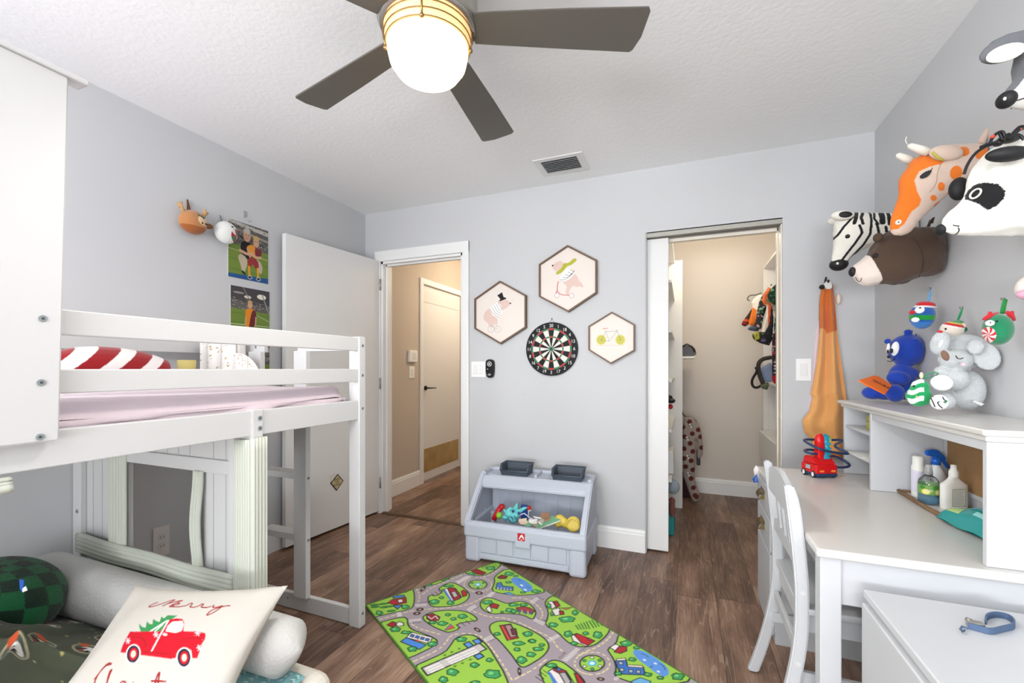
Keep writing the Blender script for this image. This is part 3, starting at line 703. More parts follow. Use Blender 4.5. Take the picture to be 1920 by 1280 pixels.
# green checked round cushion
gc = thing('checked_cushion', 'round dark and light green checked plush cushion at the left edge', 'cushion', (-2.25, .7, .25))
def chk(co):
    c = colarr(len(co), (18, 92, 52)); cc_ = np.array([-2.12, .70, .40]); d = co - cc_
    d = d @ np.array(Matrix.Rotation(.5, 3, 'X') @ Matrix.Rotation(.6, 3, 'Z'))
    lon = np.arctan2(d[:, 1], d[:, 0]) / PI * 6; lat = np.arctan2(d[:, 2], np.hypot(d[:, 0], d[:, 1])) / PI * 6
    a = np.floor(lon + lat) + np.floor(lon - lat); c[(a % 2) == 0, :3] = L3((10, 44, 28))[:3]
    return c
w = MB(); w.ell((-2.12, .70, .40), (.185, .17, .115), Matrix.Rotation(.35, 3, 'Y'), 4)
blob('cushion_body', w, vmat('green_sherpa', .95, .6, 250, .3), gc, .006, 2, chk, 1, .001)
p = at(40, 1098, d=1.32)
MB().prism([at(36, 1086, d=1.17), at(44, 1087, d=1.17), at(42, 1110, d=1.17), at(37, 1104, d=1.17)], (0, .002, 0)).build('blue_tag', mat('tag_blue', (30, 90, 180), .5), gc)
MB().prism([at(42, 1103, d=1.165), at(47, 1099, d=1.165), at(50, 1107, d=1.165), at(42, 1110, d=1.165)], (0, .002, 0)).build('white_tag', mat('tag_white', (236, 234, 230), .5), gc)
# ---- christmas pillow
TL = Vector((-1.576, .822, .50)); eu = Vector((.929, .370, 0)) * .47; ev = Vector((.148, -.352, -.235)); ev = ev.normalized() * .46
nn = eu.cross(ev).normalized(); nn = nn if nn.dot(EYE - TL) > 0 else -nn
TLb = TL - eu * .01
def hgt(U, V):
    a = np.clip(1 - (2 * U - 1) ** 2, 0, 1); b = np.clip(1 - (2 * V - 1) ** 2, 0, 1)
    return .062 * (a * b) ** .42
def pillow_pos(U, V, sgn=1):
    # pincushion outline
    k = .055; u2 = U + k * (0.5 - U) * 2 * (1 - (2 * V - 1) ** 2) * 1.0 * (2 * U - 1) ** 2; v2 = V + k * (0.5 - V) * 2 * (1 - (2 * U - 1) ** 2) * (2 * V - 1) ** 2
    P = np.array(TLb)[None] + u2[:, None] * np.array(eu)[None] + v2[:, None] * np.array(ev)[None]
    wr = .0035 * np.sin(U * 30 + V * 7) * np.clip((abs(2 * U - 1) - .5) * 2, 0, 1) + .003 * np.sin(V * 26) * np.clip((abs(2 * V - 1) - .6) * 2, 0, 1)
    return P + (sgn * hgt(U, V) + wr * (hgt(U, V) > .005))[:, None] * np.array(nn)[None]
def puv(q):
    P = atp(q[0], q[1], TLb + nn * .058, nn) - TLb - nn * .058
    return (P.dot(eu) / eu.length_squared, P.dot(ev) / ev.length_squared)
cz = lambda L, k=5.3333, ox=200, oy=1080: [(ox + x / k, oy + y / k) for x, y in L]
cv = Cv(0, 0, 1, 1, .0045, (202, 197, 189), puv); RD = (196, 22, 40); DK = (38, 38, 58); DR = (150, 28, 30)
cv.poly(cz([(312, 450), (345, 490), (385, 500), (395, 430), (425, 460), (455, 465), (462, 405), (500, 430), (530, 440), (548, 378), (575, 400), (610, 365), (715, 365), (650, 410), (600, 470), (540, 540), (470, 545), (335, 540), (315, 490)]), (58, 140, 80))
cv.line(cz([(430, 545), (600, 430)]), .012, (240, 238, 230)); cv.line(cz([(480, 545), (560, 470)]), .008, (240, 238, 230))
cv.poly(cz([(215, 537), (330, 540), (540, 540), (585, 470), (640, 410), (700, 398), (760, 405), (778, 440), (770, 535), (900, 530), (985, 540), (995, 560), (985, 610), (960, 640), (950, 680), (910, 790), (860, 792), (850, 720), (800, 695), (740, 710), (690, 800), (640, 812), (330, 780), (330, 710), (290, 680), (240, 700), (190, 760), (125, 750), (140, 690), (170, 620)]), RD)
cv.poly(cz([(605, 530), (625, 480), (660, 445), (750, 435), (760, 470), (745, 525), (700, 543)]), (240, 236, 230), .006, (248, 240, 236))
cv.line(cz([(620, 425), (455, 735)]), .009, (244, 232, 230)); cv.line(cz([(575, 567), (597, 577)]), .012, (240, 230, 230))
cv.line(cz([(240, 595), (340, 600), (385, 640), (390, 700)]), .004, DR, 1); cv.line(cz([(740, 620), (850, 600), (960, 600)]), .004, DR, 1); cv.line(cz([(370, 745), (650, 770)]), .004, DR)
for cx_, cy_ in ((262, 770), (775, 793)):
    a = .0
    cv.ell(cz([(cx_, cy_)])[0], 78 / 5.333, 100 / 5.333, (244, 236, 232), rot=.15); cv.ell(cz([(cx_, cy_)])[0], 66 / 5.333, 88 / 5.333, DK, rot=.15); cv.ell(cz([(cx_ + 3, cy_)])[0], 44 / 5.333, 62 / 5.333, RD, rot=.15); cv.ell(cz([(cx_ + 3, cy_)])[0], 25 / 5.333, 36 / 5.333, (242, 220, 190), rot=.15)
for cx_, cy_ in ((200, 635), (912, 545), (495, 573), (930, 690)):
    for k in range(3): c_ = math.cos(k * PI / 3) * 26; s_ = math.sin(k * PI / 3) * 30; cv.line(cz([(cx_ - c_, cy_ - s_), (cx_ + c_, cy_ + s_)]), .005, (248, 216, 220))
for L in ([(500, 205), (430, 235), (405, 255), (425, 265), (520, 235), (650, 175), (700, 165), (560, 250)], [(560, 250), (620, 215), (790, 165), (690, 215), (620, 262), (665, 262)], [(665, 245), (740, 225), (715, 207), (670, 230), (650, 262), (720, 265), (800, 245)],
          [(800, 245), (850, 208), (865, 222), (830, 262), (880, 268), (930, 245)], [(930, 245), (960, 215), (975, 228), (940, 262), (1000, 268), (1045, 250)], [(1075, 232), (1060, 260), (1100, 262), (1180, 225), (1090, 310), (1020, 350), (1000, 355), (1040, 300), (1120, 262), (1195, 235), (1235, 232)]):
    cv.line(cz(L), .0085, DR, 2)
for L in ([(25, 860), (-10, 855), (-60, 900), (-110, 960), (-150, 1040), (-160, 1130), (-120, 1190)], [(-150, 1010), (-40, 880), (30, 868)], [(-30, 1110), (20, 960), (40, 925), (25, 922), (5, 980), (-20, 1100), (20, 1060), (40, 1070), (40, 1110)], [(110, 1110), (130, 1060), (150, 1035), (185, 1050)], [(260, 1110), (268, 1070)], [(340, 1105), (400, 1060), (420, 1075), (390, 1110)], [(470, 1100), (490, 1010), (520, 945), (530, 950), (515, 1010), (500, 1110)], [(445, 1030), (585, 1030)], [(560, 1110), (600, 1150), (680, 1180)]):
    cv.line(cz(L), .0085, DR, 2)
cv.ell(cz([(262, 1045)])[0], 1.2, 1.2, DR)
for i in range(70): cv.ell((150 + random.random() * 400, 1095 + random.random() * 250), .5, .5, (250, 248, 242)) if i % 2 else None
pw = thing('christmas_pillow', 'cream square pillow printed Merry Christmas with a red pickup truck', 'pillow', TL + eu * .5 + ev * .9)
cv.sheet('pillow_front', lambda U, V: pillow_pos(U, V), vmat('canvas_print', .85, .15, 500), pw)
w = MB(); w.surf(lambda a, b: pillow_pos(np.array([a]), np.array([b]), -1)[0], 40, 40); w.build('pillow_back', mat('cream_canvas', (220, 210, 196), .9), pw)
# cream floor cushion + teal quilt at the bottom edge
o = MB().box((-1.35, .30, .0), (-1.045, 1.10, .205), .055, seg=5).build('floor_cushion', mat('cream_mattress', (232, 226, 214), .85)); props(o, 'cream padded cushion on the floor in front of the lower mattress', 'cushion')
cv = Cv(0, 0, .27, .64, .003, (124, 172, 176)); rr = random.Random(3)
for i in range(12):
    x = .015 + i * .03
    if i % 4 == 0: cv.line([(x, 0), (x, .7)], .012, (96, 148, 142))
    for k in range(46):
        y = k * .0155; cv.line([(x - .005, y), (x, y + .007), (x + .005, y)], .0022, (226, 238, 236))
for i in range(60): cv.ell((rr.uniform(0, .36), rr.uniform(0, .7)), .006, .003, (196, 222, 224), rot=rr.uniform(0, 3))
def tq(U, V):
    x = -1.36 + U * 1.0; y = .32 + V * 1.08
    ed = np.minimum.reduce([(.27 - U), (.64 - V)]); z = .213 + .012 * np.sqrt(np.clip(ed / .03, 0, 1)) + .008 * np.abs(np.sin(U * 26 + .6)) + .006 * np.abs(np.sin(V * 22)) + .05 * np.exp(-((U - .07) / .09) ** 2)
    z = z - np.clip(U - .24, 0, 1) ** 1.0 * .25
    return np.stack([x, y, z], -1)
o = cv.sheet('teal_quilt', tq, vmat('quilt_print', .85, .15, 200)); props(o, 'teal quilted cover with white arrow rows at the bottom edge of photo', 'quilt')
# ================================================================ LEFT WALL decor
def wallx(px, py): return at(px, py, x=XL)
def photo(name, label, TLp, TRp, BRp, BLp, draw, x=XL + .0015):
    tl, tr, br, bl = [at(*p, x=x) for p in (TLp, TRp, BRp, BLp)]
    y0 = (tl.y + bl.y) / 2; y1 = (tr.y + br.y) / 2; z1 = (tl.z + tr.z) / 2; z0 = (bl.z + br.z) / 2
    t = thing(name, label, 'photo print', (x, (y0 + y1) / 2, z0)); cv = Cv(0, 0, 1, 1, .006, (120, 140, 80)); draw(cv)
    cv.sheet('print', lambda U, V: np.stack([np.full_like(U, x + .0012), y0 + U * (y1 - y0), z1 + V * (z0 - z1)], -1), vmat('photo_gloss', .35), t)
    MB().box((XL + .0002, y0, z0), (x + .001, y1, z1)).build('paper_backing', mat('photo_paper', (240, 240, 238), .5), t)
    return t
GRS = (112, 134, 58)
def stadium(cv, hz):
    cv.poly([(0, 0), (1, 0), (1, 1), (0, 1)], (96, 94, 92))
    cv.poly([(0, 0), (1, .05), (1, .12), (0, .05)], (190, 186, 178)); cv.poly([(0, .1), (1, .2), (1, .24), (0, .15)], (150, 142, 134)); cv.poly([(0, .2), (1, .33), (1, .35), (0, .24)], (60, 60, 60))
    rr = random.Random(2)
    for i in range(160): cv.ell((rr.random(), rr.uniform(0, hz)), .02, .008, rr.choice([(70, 68, 68), (140, 134, 126), (176, 170, 160), (110, 104, 100)]))
    cv.poly([(0, hz - .02), (1, hz + .02), (1, 1), (0, 1)], GRS); 
    for i in range(8): cv.poly([(0, hz + .05 + i * .09), (1, hz + .07 + i * .09), (1, hz + .1 + i * .09), (0, hz + .08 + i * .09)], (100 + (i % 2) * 16, 128 + (i % 2) * 8, 50))
def pic1(cv):
    stadium(cv, .42); cv.poly([(0, .93), (1, .90), (1, 1), (0, 1)], (36, 84, 140)); cv.line([(0, .5), (1, .56)], .008, (190, 196, 150))
    SK = (206, 160, 130)
    cv.poly([(.27, .36), (.45, .30), (.62, .36), (.62, .62), (.34, .62)], (26, 26, 30), sm=1); cv.ell((.45, .21), .09, .11, SK); cv.ell((.45, .13), .085, .045, (196, 190, 180)); cv.ell((.42, .20), .014, .008, (60, 40, 30)); cv.ell((.49, .20), .014, .008, (60, 40, 30)); cv.line([(.42, .26), (.48, .26)], .008, (150, 70, 60))
    cv.poly([(.22, .62), (.30, .55), (.44, .60), (.46, .72), (.38, .90), (.32, .86), (.30, .76)], (190, 176, 150), sm=1); cv.poly([(.66, .58), (.80, .62), (.86, .74), (.80, .86), (.74, .80), (.70, .70)], (186, 172, 148), sm=1)
    cv.ell((.68, .28), .075, .09, SK); cv.ell((.68, .21), .078, .045, (200, 166, 110)); cv.ell((.65, .27), .012, .007, (60, 40, 30)); cv.ell((.71, .27), .012, .007, (60, 40, 30))
    cv.poly([(.44, .40), (.56, .34), (.66, .36), (.70, .56), (.50, .56), (.46, .46)], (222, 146, 50), sm=1); cv.poly([(.66, .36), (.82, .40), (.82, .52), (.70, .58), (.64, .48)], (118, 46, 54), sm=1)
    cv.line([(.28, .50), (.46, .54), (.60, .50)], .05, SK, 1); cv.line([(.80, .54), (.70, .56), (.58, .53)], .045, SK, 1); cv.line([(.46, .44), (.52, .58), (.62, .64)], .035, SK, 1)
    cv.poly([(.48, .58), (.72, .58), (.76, .76), (.66, .78), (.60, .68), (.54, .76), (.46, .74)], (150, 48, 52), sm=1)
    for x in (.5, .72): cv.line([(x, .76), (x + .01, .90)], .05, (222, 158, 50)); cv.ell((x + .02, .94), .05, .028, (30, 30, 36), .006, oc=(210, 210, 200))
    cv.ell((.37, .88), .06, .025, (30, 40, 44), rot=.5)
def pic2(cv):
    stadium(cv, .44); cv.poly([(0, 0), (1, 0), (1, .3), (0, .2)], (70, 68, 72))
    for a, b in ((.35, .95), (.75, .6)): cv.poly([(a, 0), (a + .1, 0), (b + .05, .42), (b, .42)], (150, 148, 146)) if False else None
    cv.ell((.42, .18), .09, .03, (214, 206, 190)); cv.ell((.78, .14), .12, .05, (236, 230, 214)); cv.ell((.2, .12), .14, .02, (150, 144, 138)); cv.line([(.3, 0), (.6, .4)], .02, (130, 128, 128)); cv.line([(.8, .1), (.98, .45)], .03, (150, 148, 146))
    cv.line([(0, .72), (1, .72)], .012, (206, 212, 180)); cv.line([(.6, .5), (1, .62)], .008, (200, 206, 170))
    SK = (206, 160, 130); cv.ell((.48, .33), .06, .065, SK); cv.ell((.48, .275), .062, .035, (196, 160, 110))
    cv.poly([(.36, .42), (.47, .39), (.62, .42), (.64, .56), (.60, .60), (.60, .76), (.38, .80), (.36, .60)], (226, 138, 36), sm=1); cv.poly([(.54, .41), (.63, .44), (.65, .56), (.60, .74), (.44, .82), (.48, .60)], (104, 40, 46), sm=1)
    cv.poly([(.40, .76), (.60, .76), (.60, .94), (.52, .94), (.50, .84), (.48, .94), (.40, .94)], (150, 52, 50)); cv.line([(.37, .58), (.36, .72)], .03, SK); cv.line([(.63, .56), (.62, .70)], .03, SK)
photo('photo_print', 'upper photo on left wall: crouching man in black shirt holding a child in orange', (428, 406), (503, 436), (502, 533), (427, 517), pic1)
photo('photo_print', 'middle photo on left wall: child in orange and maroon kit standing on a pitch', (432, 534), (505, 547), (505, 640), (432, 632), pic2)
photo('photo_print', 'lowest photo on left wall, mostly hidden behind the loft bed rails', (432, 646), (505, 646), (505, 760), (432, 765), lambda cv: (stadium(cv, .3), cv.line([(0, .55), (1, .5)], .02, (60, 150, 140)), cv.line([(0, .7), (1, .66)], .02, (220, 220, 210))))
# clear hook above the top photo
p = wallx(460, 402); t = thing('clear_wall_hook', 'clear adhesive hook on the wall above the top photo', 'hook', p)
CLR = mat('clear_plastic', (238, 240, 240), .1, trans=.6, ior=1.45)
MB().box((XL, p.y - .012, p.z - .02), (XL + .003, p.y + .012, p.z + .02), .001).build('base', CLR, t)
MB().tube([(XL + .003, p.y, p.z - .005), (XL + .012, p.y, p.z - .02), (XL + .018, p.y + .01, p.z - .045), (XL + .012, p.y + .03, p.z - .03)], .002, 8).build('hook', CLR, t)
PLV = vmat('plush_velvet', .85, .2, 400, .4)
# reindeer plush ornament
c = at(362, 417, x=XL + .055); t = thing('reindeer_ornament', 'small brown plush reindeer ornament hanging on the left wall', 'plush ornament', c)
w = MB(); w.ell(c, (.048, .068, .062), sub=4)
def rc(co):
    a = colarr(len(co), (186, 128, 80)); a[co[:, 2] < c.z - .024, :3] = L3((160, 92, 42))[:3]
    d = (co - np.array(c) - np.array([.03, .028, .01])) / np.array([.05, .034, .026]); a[(d ** 2).sum(1) < 1, :3] = L3((236, 200, 160))[:3]; return a
blob('body', w, PLV, t, .004, 2, rc, 1)
for sy in (-1, 1): w = MB(); w.tube([c + Vector((0, sy * .045, .04)), c + Vector((0, sy * .062, .07)), c + Vector((0, sy * .058, .088))], [.010, .010, .007], 10); w.tube([c + Vector((0, sy * .06, .06)), c + Vector((0, sy * .075, .074))], [.008, .006], 8); w.build('antler', mat('tan_felt', (200, 160, 112), .9), t)
MB().ell(c + Vector((.02, .068, -.002)), (.018, .02, .014)).build('ear', mat('brown_felt', (120, 78, 48), .9), t)
for dy in (.018, .038): MB().ell(c + Vector((.046 - abs(dy - .028) * .1, dy, -.003)), (.004, .004, .006)).build('nostril', BLACK, t)
w = MB()
for k in range(3): w.ell(c + Vector((.036, .004 + k * .012, .034 - k * .003)), (.006, .009, .006), sub=2)
w.build('holly_sprig', mat('holly_green', (50, 96, 62), .8), t)
MB().tube([c + Vector((-.02, .0, .055)), c + Vector((-.045, 0, .125)), c + Vector((-.05, .004, .06))], .004, 6).build('loop', mat('brown_ribbon', (120, 74, 44), .8), t)
# white peppermint ornament
c = at(424, 436, x=XL + .05); t = thing('peppermint_ornament', 'round white plush ornament with peppermint swirl overlapping the top photo', 'plush ornament', c)
w = MB(); w.ell(c, (.045, .062, .062), sub=4)
def pc(co):
    a = colarr(len(co), (230, 232, 228)); q = np.array(c) + np.array([.04, .035, -.012]); d = co - q; r = np.hypot(d[:, 1], d[:, 2]); th_ = np.arctan2(d[:, 2], d[:, 1]) + r * 12
    s = np.floor(th_ / (PI / 4)); k = (r < .036) & (co[:, 0] > c.x); a[k & (s % 2 == 0), :3] = L3((168, 30, 44))[:3]; a[k & (s % 4 == 1), :3] = L3((40, 120, 84))[:3]; return a
blob('body', w, PLV, t, .0035, 2, pc, 1)
MB().tube([c + Vector((-.03, 0, .055)), c + Vector((-.045, -.003, .10)), c + Vector((-.035, .006, .06))], .0035, 6).build('loop', mat('grey_ribbon', (150, 156, 160), .8), t)
MB().ell(c + Vector((.04, .008, .03)), (.004, .006, .004)).build('eye', BLACK, t)
# ================================================================ FAR WALL decor
YW = YF
PRT = vmat('matte_art_print', .6)
WALN = mat('walnut_frame', (104, 80, 58), .5, var=.2, vscale=12)
CRM = (232, 222, 214)
def hexart(name, label, pxs, draw, dep=.03):
    P = [at(px, py, y=YW - dep) for px, py in pxs]; c = sum(P, Vector()) / 6
    t = thing(name, label, 'wall art', (c.x, YW, c.z), group=None)
    w = MB(); n = 6
    def ring(k, y): return [Vector((c.x + (p.x - c.x) * k, y, c.z + (p.z - c.z) * k)) for p in P]
    o0, o1, i1, i0 = ring(1, YW - .001), ring(1, YW - dep), ring(.945, YW - dep), ring(.945, YW - dep + .012)
    for A, B in ((o0, o1), (o1, i1), (i1, i0)):
        for k in range(6):
            w.bm.faces.new([w.bm.verts.new(q) for q in (A[k], A[(k + 1) % 6], B[(k + 1) % 6], B[k])])
    bmesh.ops.remove_doubles(w.bm, verts=w.bm.verts[:], dist=1e-5); w.build('frame', WALN, t)
    xs = [p.x for p in P]; zs = [p.z for p in P]; pad = .002
    f = lambda q: (lambda v: (v.x, v.z))(at(q[0], q[1], y=YW - dep + .012))
    cv = Cv(min(xs), min(zs), max(xs), max(zs), .0014, CRM, f); draw(cv)
    hp = [(p.x, p.z) for p in ring(.955, 0)]
    cv.sheet('picture', lambda U, V: np.stack([U, np.full_like(U, YW - dep + .013), V], -1), PRT, t, keep=lambda U, V: inpoly(hp, U, V))
    return t
ca = lambda L, k=4.572, ox=860, oy=440: [(ox + x / k, oy + y / k) for x, y in L]
BEAR = (222, 194, 184)
def art_left(cv):
    cv.poly(ca([(265, 630), (225, 660), (208, 710), (225, 740), (255, 760), (262, 790), (290, 790), (300, 760), (330, 770), (335, 740), (320, 700), (350, 690), (380, 640), (400, 635), (440, 600), (448, 588), (420, 565), (390, 545), (350, 560), (320, 580)]), BEAR, sm=1)
    cv.poly(ca([(262, 632), (330, 575), (360, 600), (378, 660), (330, 712), (290, 690)]), (240, 238, 234), sm=0)
    for k in range(5): cv.line(ca([(268 + k * 18, 630 - k * 12), (290 + k * 18, 672 - k * 10), (340 + k * 9, 708 - k * 18)]), .0022, (40, 44, 60), 1)
    cv.poly(ca([(330, 520), (372, 492), (385, 535), (408, 540), (405, 550), (352, 570), (346, 562), (358, 552)]), (26, 26, 30))
    cv.ell(ca([(442, 587)])[0], 1.6, 1.4, (40, 36, 40)); cv.line(ca([(405, 568), (418, 566)]), .001, (90, 70, 70)); cv.ell(ca([(460, 560)])[0], .8, .8, (180, 180, 200))
    for x in (278, 335): cv.line([ca([(x + 28 * math.cos(a), 808 + 27 * math.sin(a))])[0] for a in [2 * PI * i / 20 for i in range(20)]], .0014, (120, 104, 104), closed=True)
    cv.line(ca([(278, 808), (300, 772), (330, 772), (335, 808), (305, 800), (300, 772)]), .001, (110, 100, 100))
def art_top(cv):
    cv.poly(ca([(960, 330), (1010, 340), (1030, 390), (1060, 420), (1070, 455), (1055, 450), (1040, 440), (1000, 450), (985, 430), (950, 470), (945, 515), (920, 515), (915, 480), (930, 440), (900, 420), (890, 380)]), BEAR, sm=1)
    cv.poly(ca([(800, 262), (830, 240), (855, 225), (880, 225), (905, 250), (900, 300), (850, 320), (810, 300)]), BEAR, sm=1); cv.ell(ca([(806, 264)])[0], 1.7, 1.5, (36, 34, 36)); cv.line(ca([(828, 260), (842, 256)]), .001, (90, 70, 70))
    cv.poly(ca([(870, 350), (930, 280), (985, 320), (985, 350), (920, 400), (870, 400)]), (242, 240, 236), sm=1)
    for k in range(5): cv.line(ca([(870 + k * 22, 385 - k * 22), (915 + k * 18, 385 - k * 16), (975 + k * 4, 335 - k * 8)]), .0024, (40, 44, 60), 1)
    cv.poly(ca([(830, 325), (880, 290), (900, 240), (940, 245), (980, 205), (1000, 200), (1015, 215), (990, 240), (960, 262), (930, 268), (890, 320), (840, 345)]), (176, 178, 58), sm=1)
    cv.line(ca([(855, 400), (845, 440), (845, 480), (828, 512)]), .005, (204, 44, 54), 1); cv.line(ca([(845, 480), (875, 515), (970, 518)]), .0042, (204, 44, 54), 1)
    for x in (842, 967): cv.ell(ca([(x, 520)])[0], 4, 4.4, (238, 232, 228), .0012, oc=(150, 120, 120))
    cv.line(ca([(930, 420), (870, 395)]), .004, BEAR)
def art_bike(cv):
    for x in (1222, 1385): cv.ell(ca([(x, 900)])[0], 9.4, 9.6, (212, 208, 120)); cv.ell(ca([(x, 900)])[0], 7.6, 7.8, (196, 192, 92)); cv.ell(ca([(x, 900)])[0], .8, .8, (60, 60, 60))
    G = (96, 96, 100)
    cv.line(ca([(1222, 900), (1262, 828), (1358, 828), (1290, 912), (1222, 905)]), .0016, G); cv.line(ca([(1262, 828), (1290, 912)]), .0016, G); cv.line(ca([(1358, 820), (1385, 895)]), .0016, G); cv.line(ca([(1250, 808), (1262, 828)]), .0016, G)
    cv.line(ca([(1236, 804), (1278, 802)]), .005, (214, 150, 128)); cv.line(ca([(1345, 822), (1362, 816)]), .002, G); cv.line(ca([(1190, 948), (1290, 950), (1420, 944)]), .0015, (196, 178, 150))
hexart('hexagon_picture', 'leftmost hexagon picture of a bear in top hat riding a bike', [(937, 526), (986, 553), (986, 614), (938, 645), (889, 616), (889, 560)], art_left)
hexart('hexagon_picture', 'highest and largest hexagon picture of a bear riding a red scooter', [(1064, 459), (1119, 487), (1119, 549), (1065, 585), (1010, 556), (1010, 495)], art_top)
hexart('hexagon_picture', 'small hexagon picture of a green-wheeled bicycle right of the dartboard', [(1147, 584), (1190, 608), (1190, 657), (1145, 682), (1103, 656), (1103, 611)], art_bike)
# dartboard
dc = Vector((-.859, YW, 1.305)); t = thing('dartboard', 'round black dartboard with white numbers hanging on far wall', 'dartboard', dc)
RB = .1835
w = MB(); w.cyl(dc - Vector((0, .001, 0)), dc - Vector((0, .018, 0)), RB, n=64); w.build('board', mat('dart_black', (20, 20, 22), .6), t)
cv = Cv(-RB, -RB, RB, RB, .0012, (22, 22, 24))
rs_ = {'dbl': (.132, .141), 'trp': (.078, .088)}
ny, nx = cv.A.shape[:2]; X, Z = np.meshgrid(np.linspace(-RB, RB, nx), np.linspace(-RB, RB, ny)); rr_ = np.hypot(X, Z); sec = np.floor((np.arctan2(X, Z) / (PI / 10)) + .5).astype(int) % 20
blk = sec % 2 == 0
def setc(m_, c): cv.A[m_] = L3(c)[:3]
ins = rr_ < .140; setc(ins & blk, (22, 22, 24)); setc(ins & ~blk, (226, 224, 216))
ringm = ((rr_ > .131) & (rr_ < .142)) | ((rr_ > .078) & (rr_ < .087)); setc(ringm & blk, (192, 46, 52)); setc(ringm & ~blk, (44, 128, 84))
setc(rr_ < .015, (44, 128, 84)); setc(rr_ < .007, (30, 70, 50))
for k, s in enumerate(['20', '1', '18', '4', '13', '6', '10', '15', '2', '17', '3', '19', '7', '16', '8', '11', '14', '9', '12', '5']):
    a = k * PI / 10; cv.text(s, (.160 * math.sin(a), .160 * math.cos(a) - .001), (.029, 0), (0, .031), (236, 236, 232))
cv.sheet('dart_face', lambda U, V: np.stack([dc.x + U, np.full_like(U, YW - .0186), dc.z + V], -1), PRT, t, keep=lambda U, V: np.hypot(U, V) < RB - .001)
w = MB()
for k in range(20):
    a = (k + .5) * PI / 10; w.tube([dc + Vector((r * math.sin(a), -.0196, r * math.cos(a))) for r in (.015, .142)], .0006, 4)
for r in (.015, .078, .088, .131, .142): w.tube([dc + Vector((r * math.sin(a), -.0196, r * math.cos(a))) for a in [2 * PI * i / 60 for i in range(60)]], .0006, 4, closed=True)
w.build('wire_spider', STEEL, t)
w = MB(); w.tube([dc + Vector((-.018, -.006, RB - .002)), dc + Vector((0, -.004, RB + .024)), dc + Vector((.018, -.006, RB - .002))], .0014, 6); w.build('hanging_wire', STEEL, t)
MB().cyl(dc + Vector((0, 0, RB + .025)), dc + Vector((0, -.008, RB + .025)), .004, n=10).build('nail', BLACK, t)
# fan remote in cradle
c = Vector((-1.322, YW, 1.172)); t = thing('fan_remote', 'black oval fan remote control in its wall cradle beside the double switch', 'remote control', c)
w = MB(); w.prism([c + Vector((x, -.001, z)) for x, z in smoothpoly([(-.030, .066), (.030, .066), (.036, .02), (.031, -.06), (.0, -.071), (-.028, -.06), (-.033, .02)], 2)], (0, -.022, 0), .003); w.build('remote_body', mat('gloss_black', (18, 18, 20), .2), t)
w = MB(); w.tube([c + Vector((.015 * math.cos(a), -.024, .032 + .015 * math.sin(a))) for a in [2 * PI * i / 24 for i in range(24)]], .004, 8, closed=True); w.build('dial_ring', mat('silver_grey', (186, 188, 190), .3), t)
MB().cyl(c + Vector((0, -.023, .032)), c + Vector((0, -.027, .032)), .006, n=16).build('button', mat('button_white', (230, 230, 230), .4), t)
MB().ell(c + Vector((-.016, -.023, -.005)), (.005, .003, .005)).build('button', mat('silver_grey', (186, 188, 190), .3), t)
MB().ell(c + Vector((-.002, -.023, -.045)), (.014, .003, .009)).build('button', mat('button_grey', (140, 142, 146), .4), t)
MB().cyl((-1.06, YW, .99), (-1.06, YW - .002, .99), .003, n=8).build('wall_screw', BOLT); props(bpy.data.objects['wall_screw'], 'tiny screw in the blank far wall below the dartboard', 'screw')
# ================================================================ TOY BOX
TB = mat('grey_blue_plastic', (190, 196, 208), .45, bump=.1, bscale=400)
TBD = mat('charcoal_plastic', (70, 80, 92), .5)
box = thing('toy_box', 'grey plastic toy box with slanted open front and top storage deck', 'toy box', (-.895, 2.585, 0), R_(2.2))
BW, BD = .742, .41; hw = BW / 2; y0, y1 = -.21, .20
def bl_(name, m=TB): return lambda w: w.build(name, m, box, world=False)
b_ = bl_('tub')
w = MB()
w.box((-hw, y0, .0), (-hw + .10, y0 + .07, .17), .022, seg=3); w.box((hw - .10, y0, .0), (hw, y0 + .07, .17), .022, seg=3)
w.box((-hw + .03, y0 + .012, .02), (hw - .03, y0 + .035, .17), .004)
w.box((-hw + .012, y0 + .03, .02), (-hw + .035, y1 - .01, .22), .004); w.box((hw - .035, y0 + .03, .02), (hw - .012, y1 - .01, .22), .004)
w.box((-hw + .02, y0 + .02, .02), (hw - .02, y1 - .01, .045), .004)
w.box((-hw, y1 - .07, 0), (-hw + .06, y1, .2), .012); w.box((hw - .06, y1 - .07, 0), (hw, y1, .2), .012)
b_(w)
w = MB()
for i in range(5):
    x0 = -hw + .108 + i * .1065; w.box((x0, y0 + .004, .065), (x0 + .098, y0 + .02, .155), .003)
w.box((-hw + .10, y0 + .002, .03), (hw - .10, y0 + .02, .06), .003)
bl_('front_tiles')(w)
# belt band round the front and sides
w = MB(); w.box((-hw - .005, y0 - .008, .15), (hw + .005, y0 + .035, .238), .018, seg=4); w.box((-hw - .005, y0 + .0, .15), (-hw + .03, y1, .225), .012, seg=3); w.box((hw - .03, y0 + .0, .15), (hw + .005, y1, .225), .012, seg=3)
w.box((-.042, y0 - .011, .128), (.052, y0 + .01, .2), .006)
bl_('rim_band')(w)
w = MB()
for s in (-1, 1):
    x = s * (hw - .018)
    w.prism([(x - .018, y0 - .004, .20), (x - .018, y0 - .004, .24), (x - .018, y0 + .012, .262), (x - .018, y0 + .235, .475), (x - .018, y0 + .27, .49), (x - .018, y1, .49), (x - .018, y1, .46), (x - .018, y0 + .265, .445), (x - .018, y0 + .045, .235), (x - .018, y0 + .04, .2)], (.036, 0, 0), .007)
    xx = s * (hw - .014); w.prism([(xx - .006, y0 + .03, .2), (xx - .006, y0 + .045, .24), (xx - .006, y0 + .26, .45), (xx - .006, y1 - .01, .47), (xx - .006, y1 - .01, .2)], (.012, 0, 0))
w.box((-hw + .02, y0 + .0, .222), (hw - .02, y0 + .03, .246), .008)
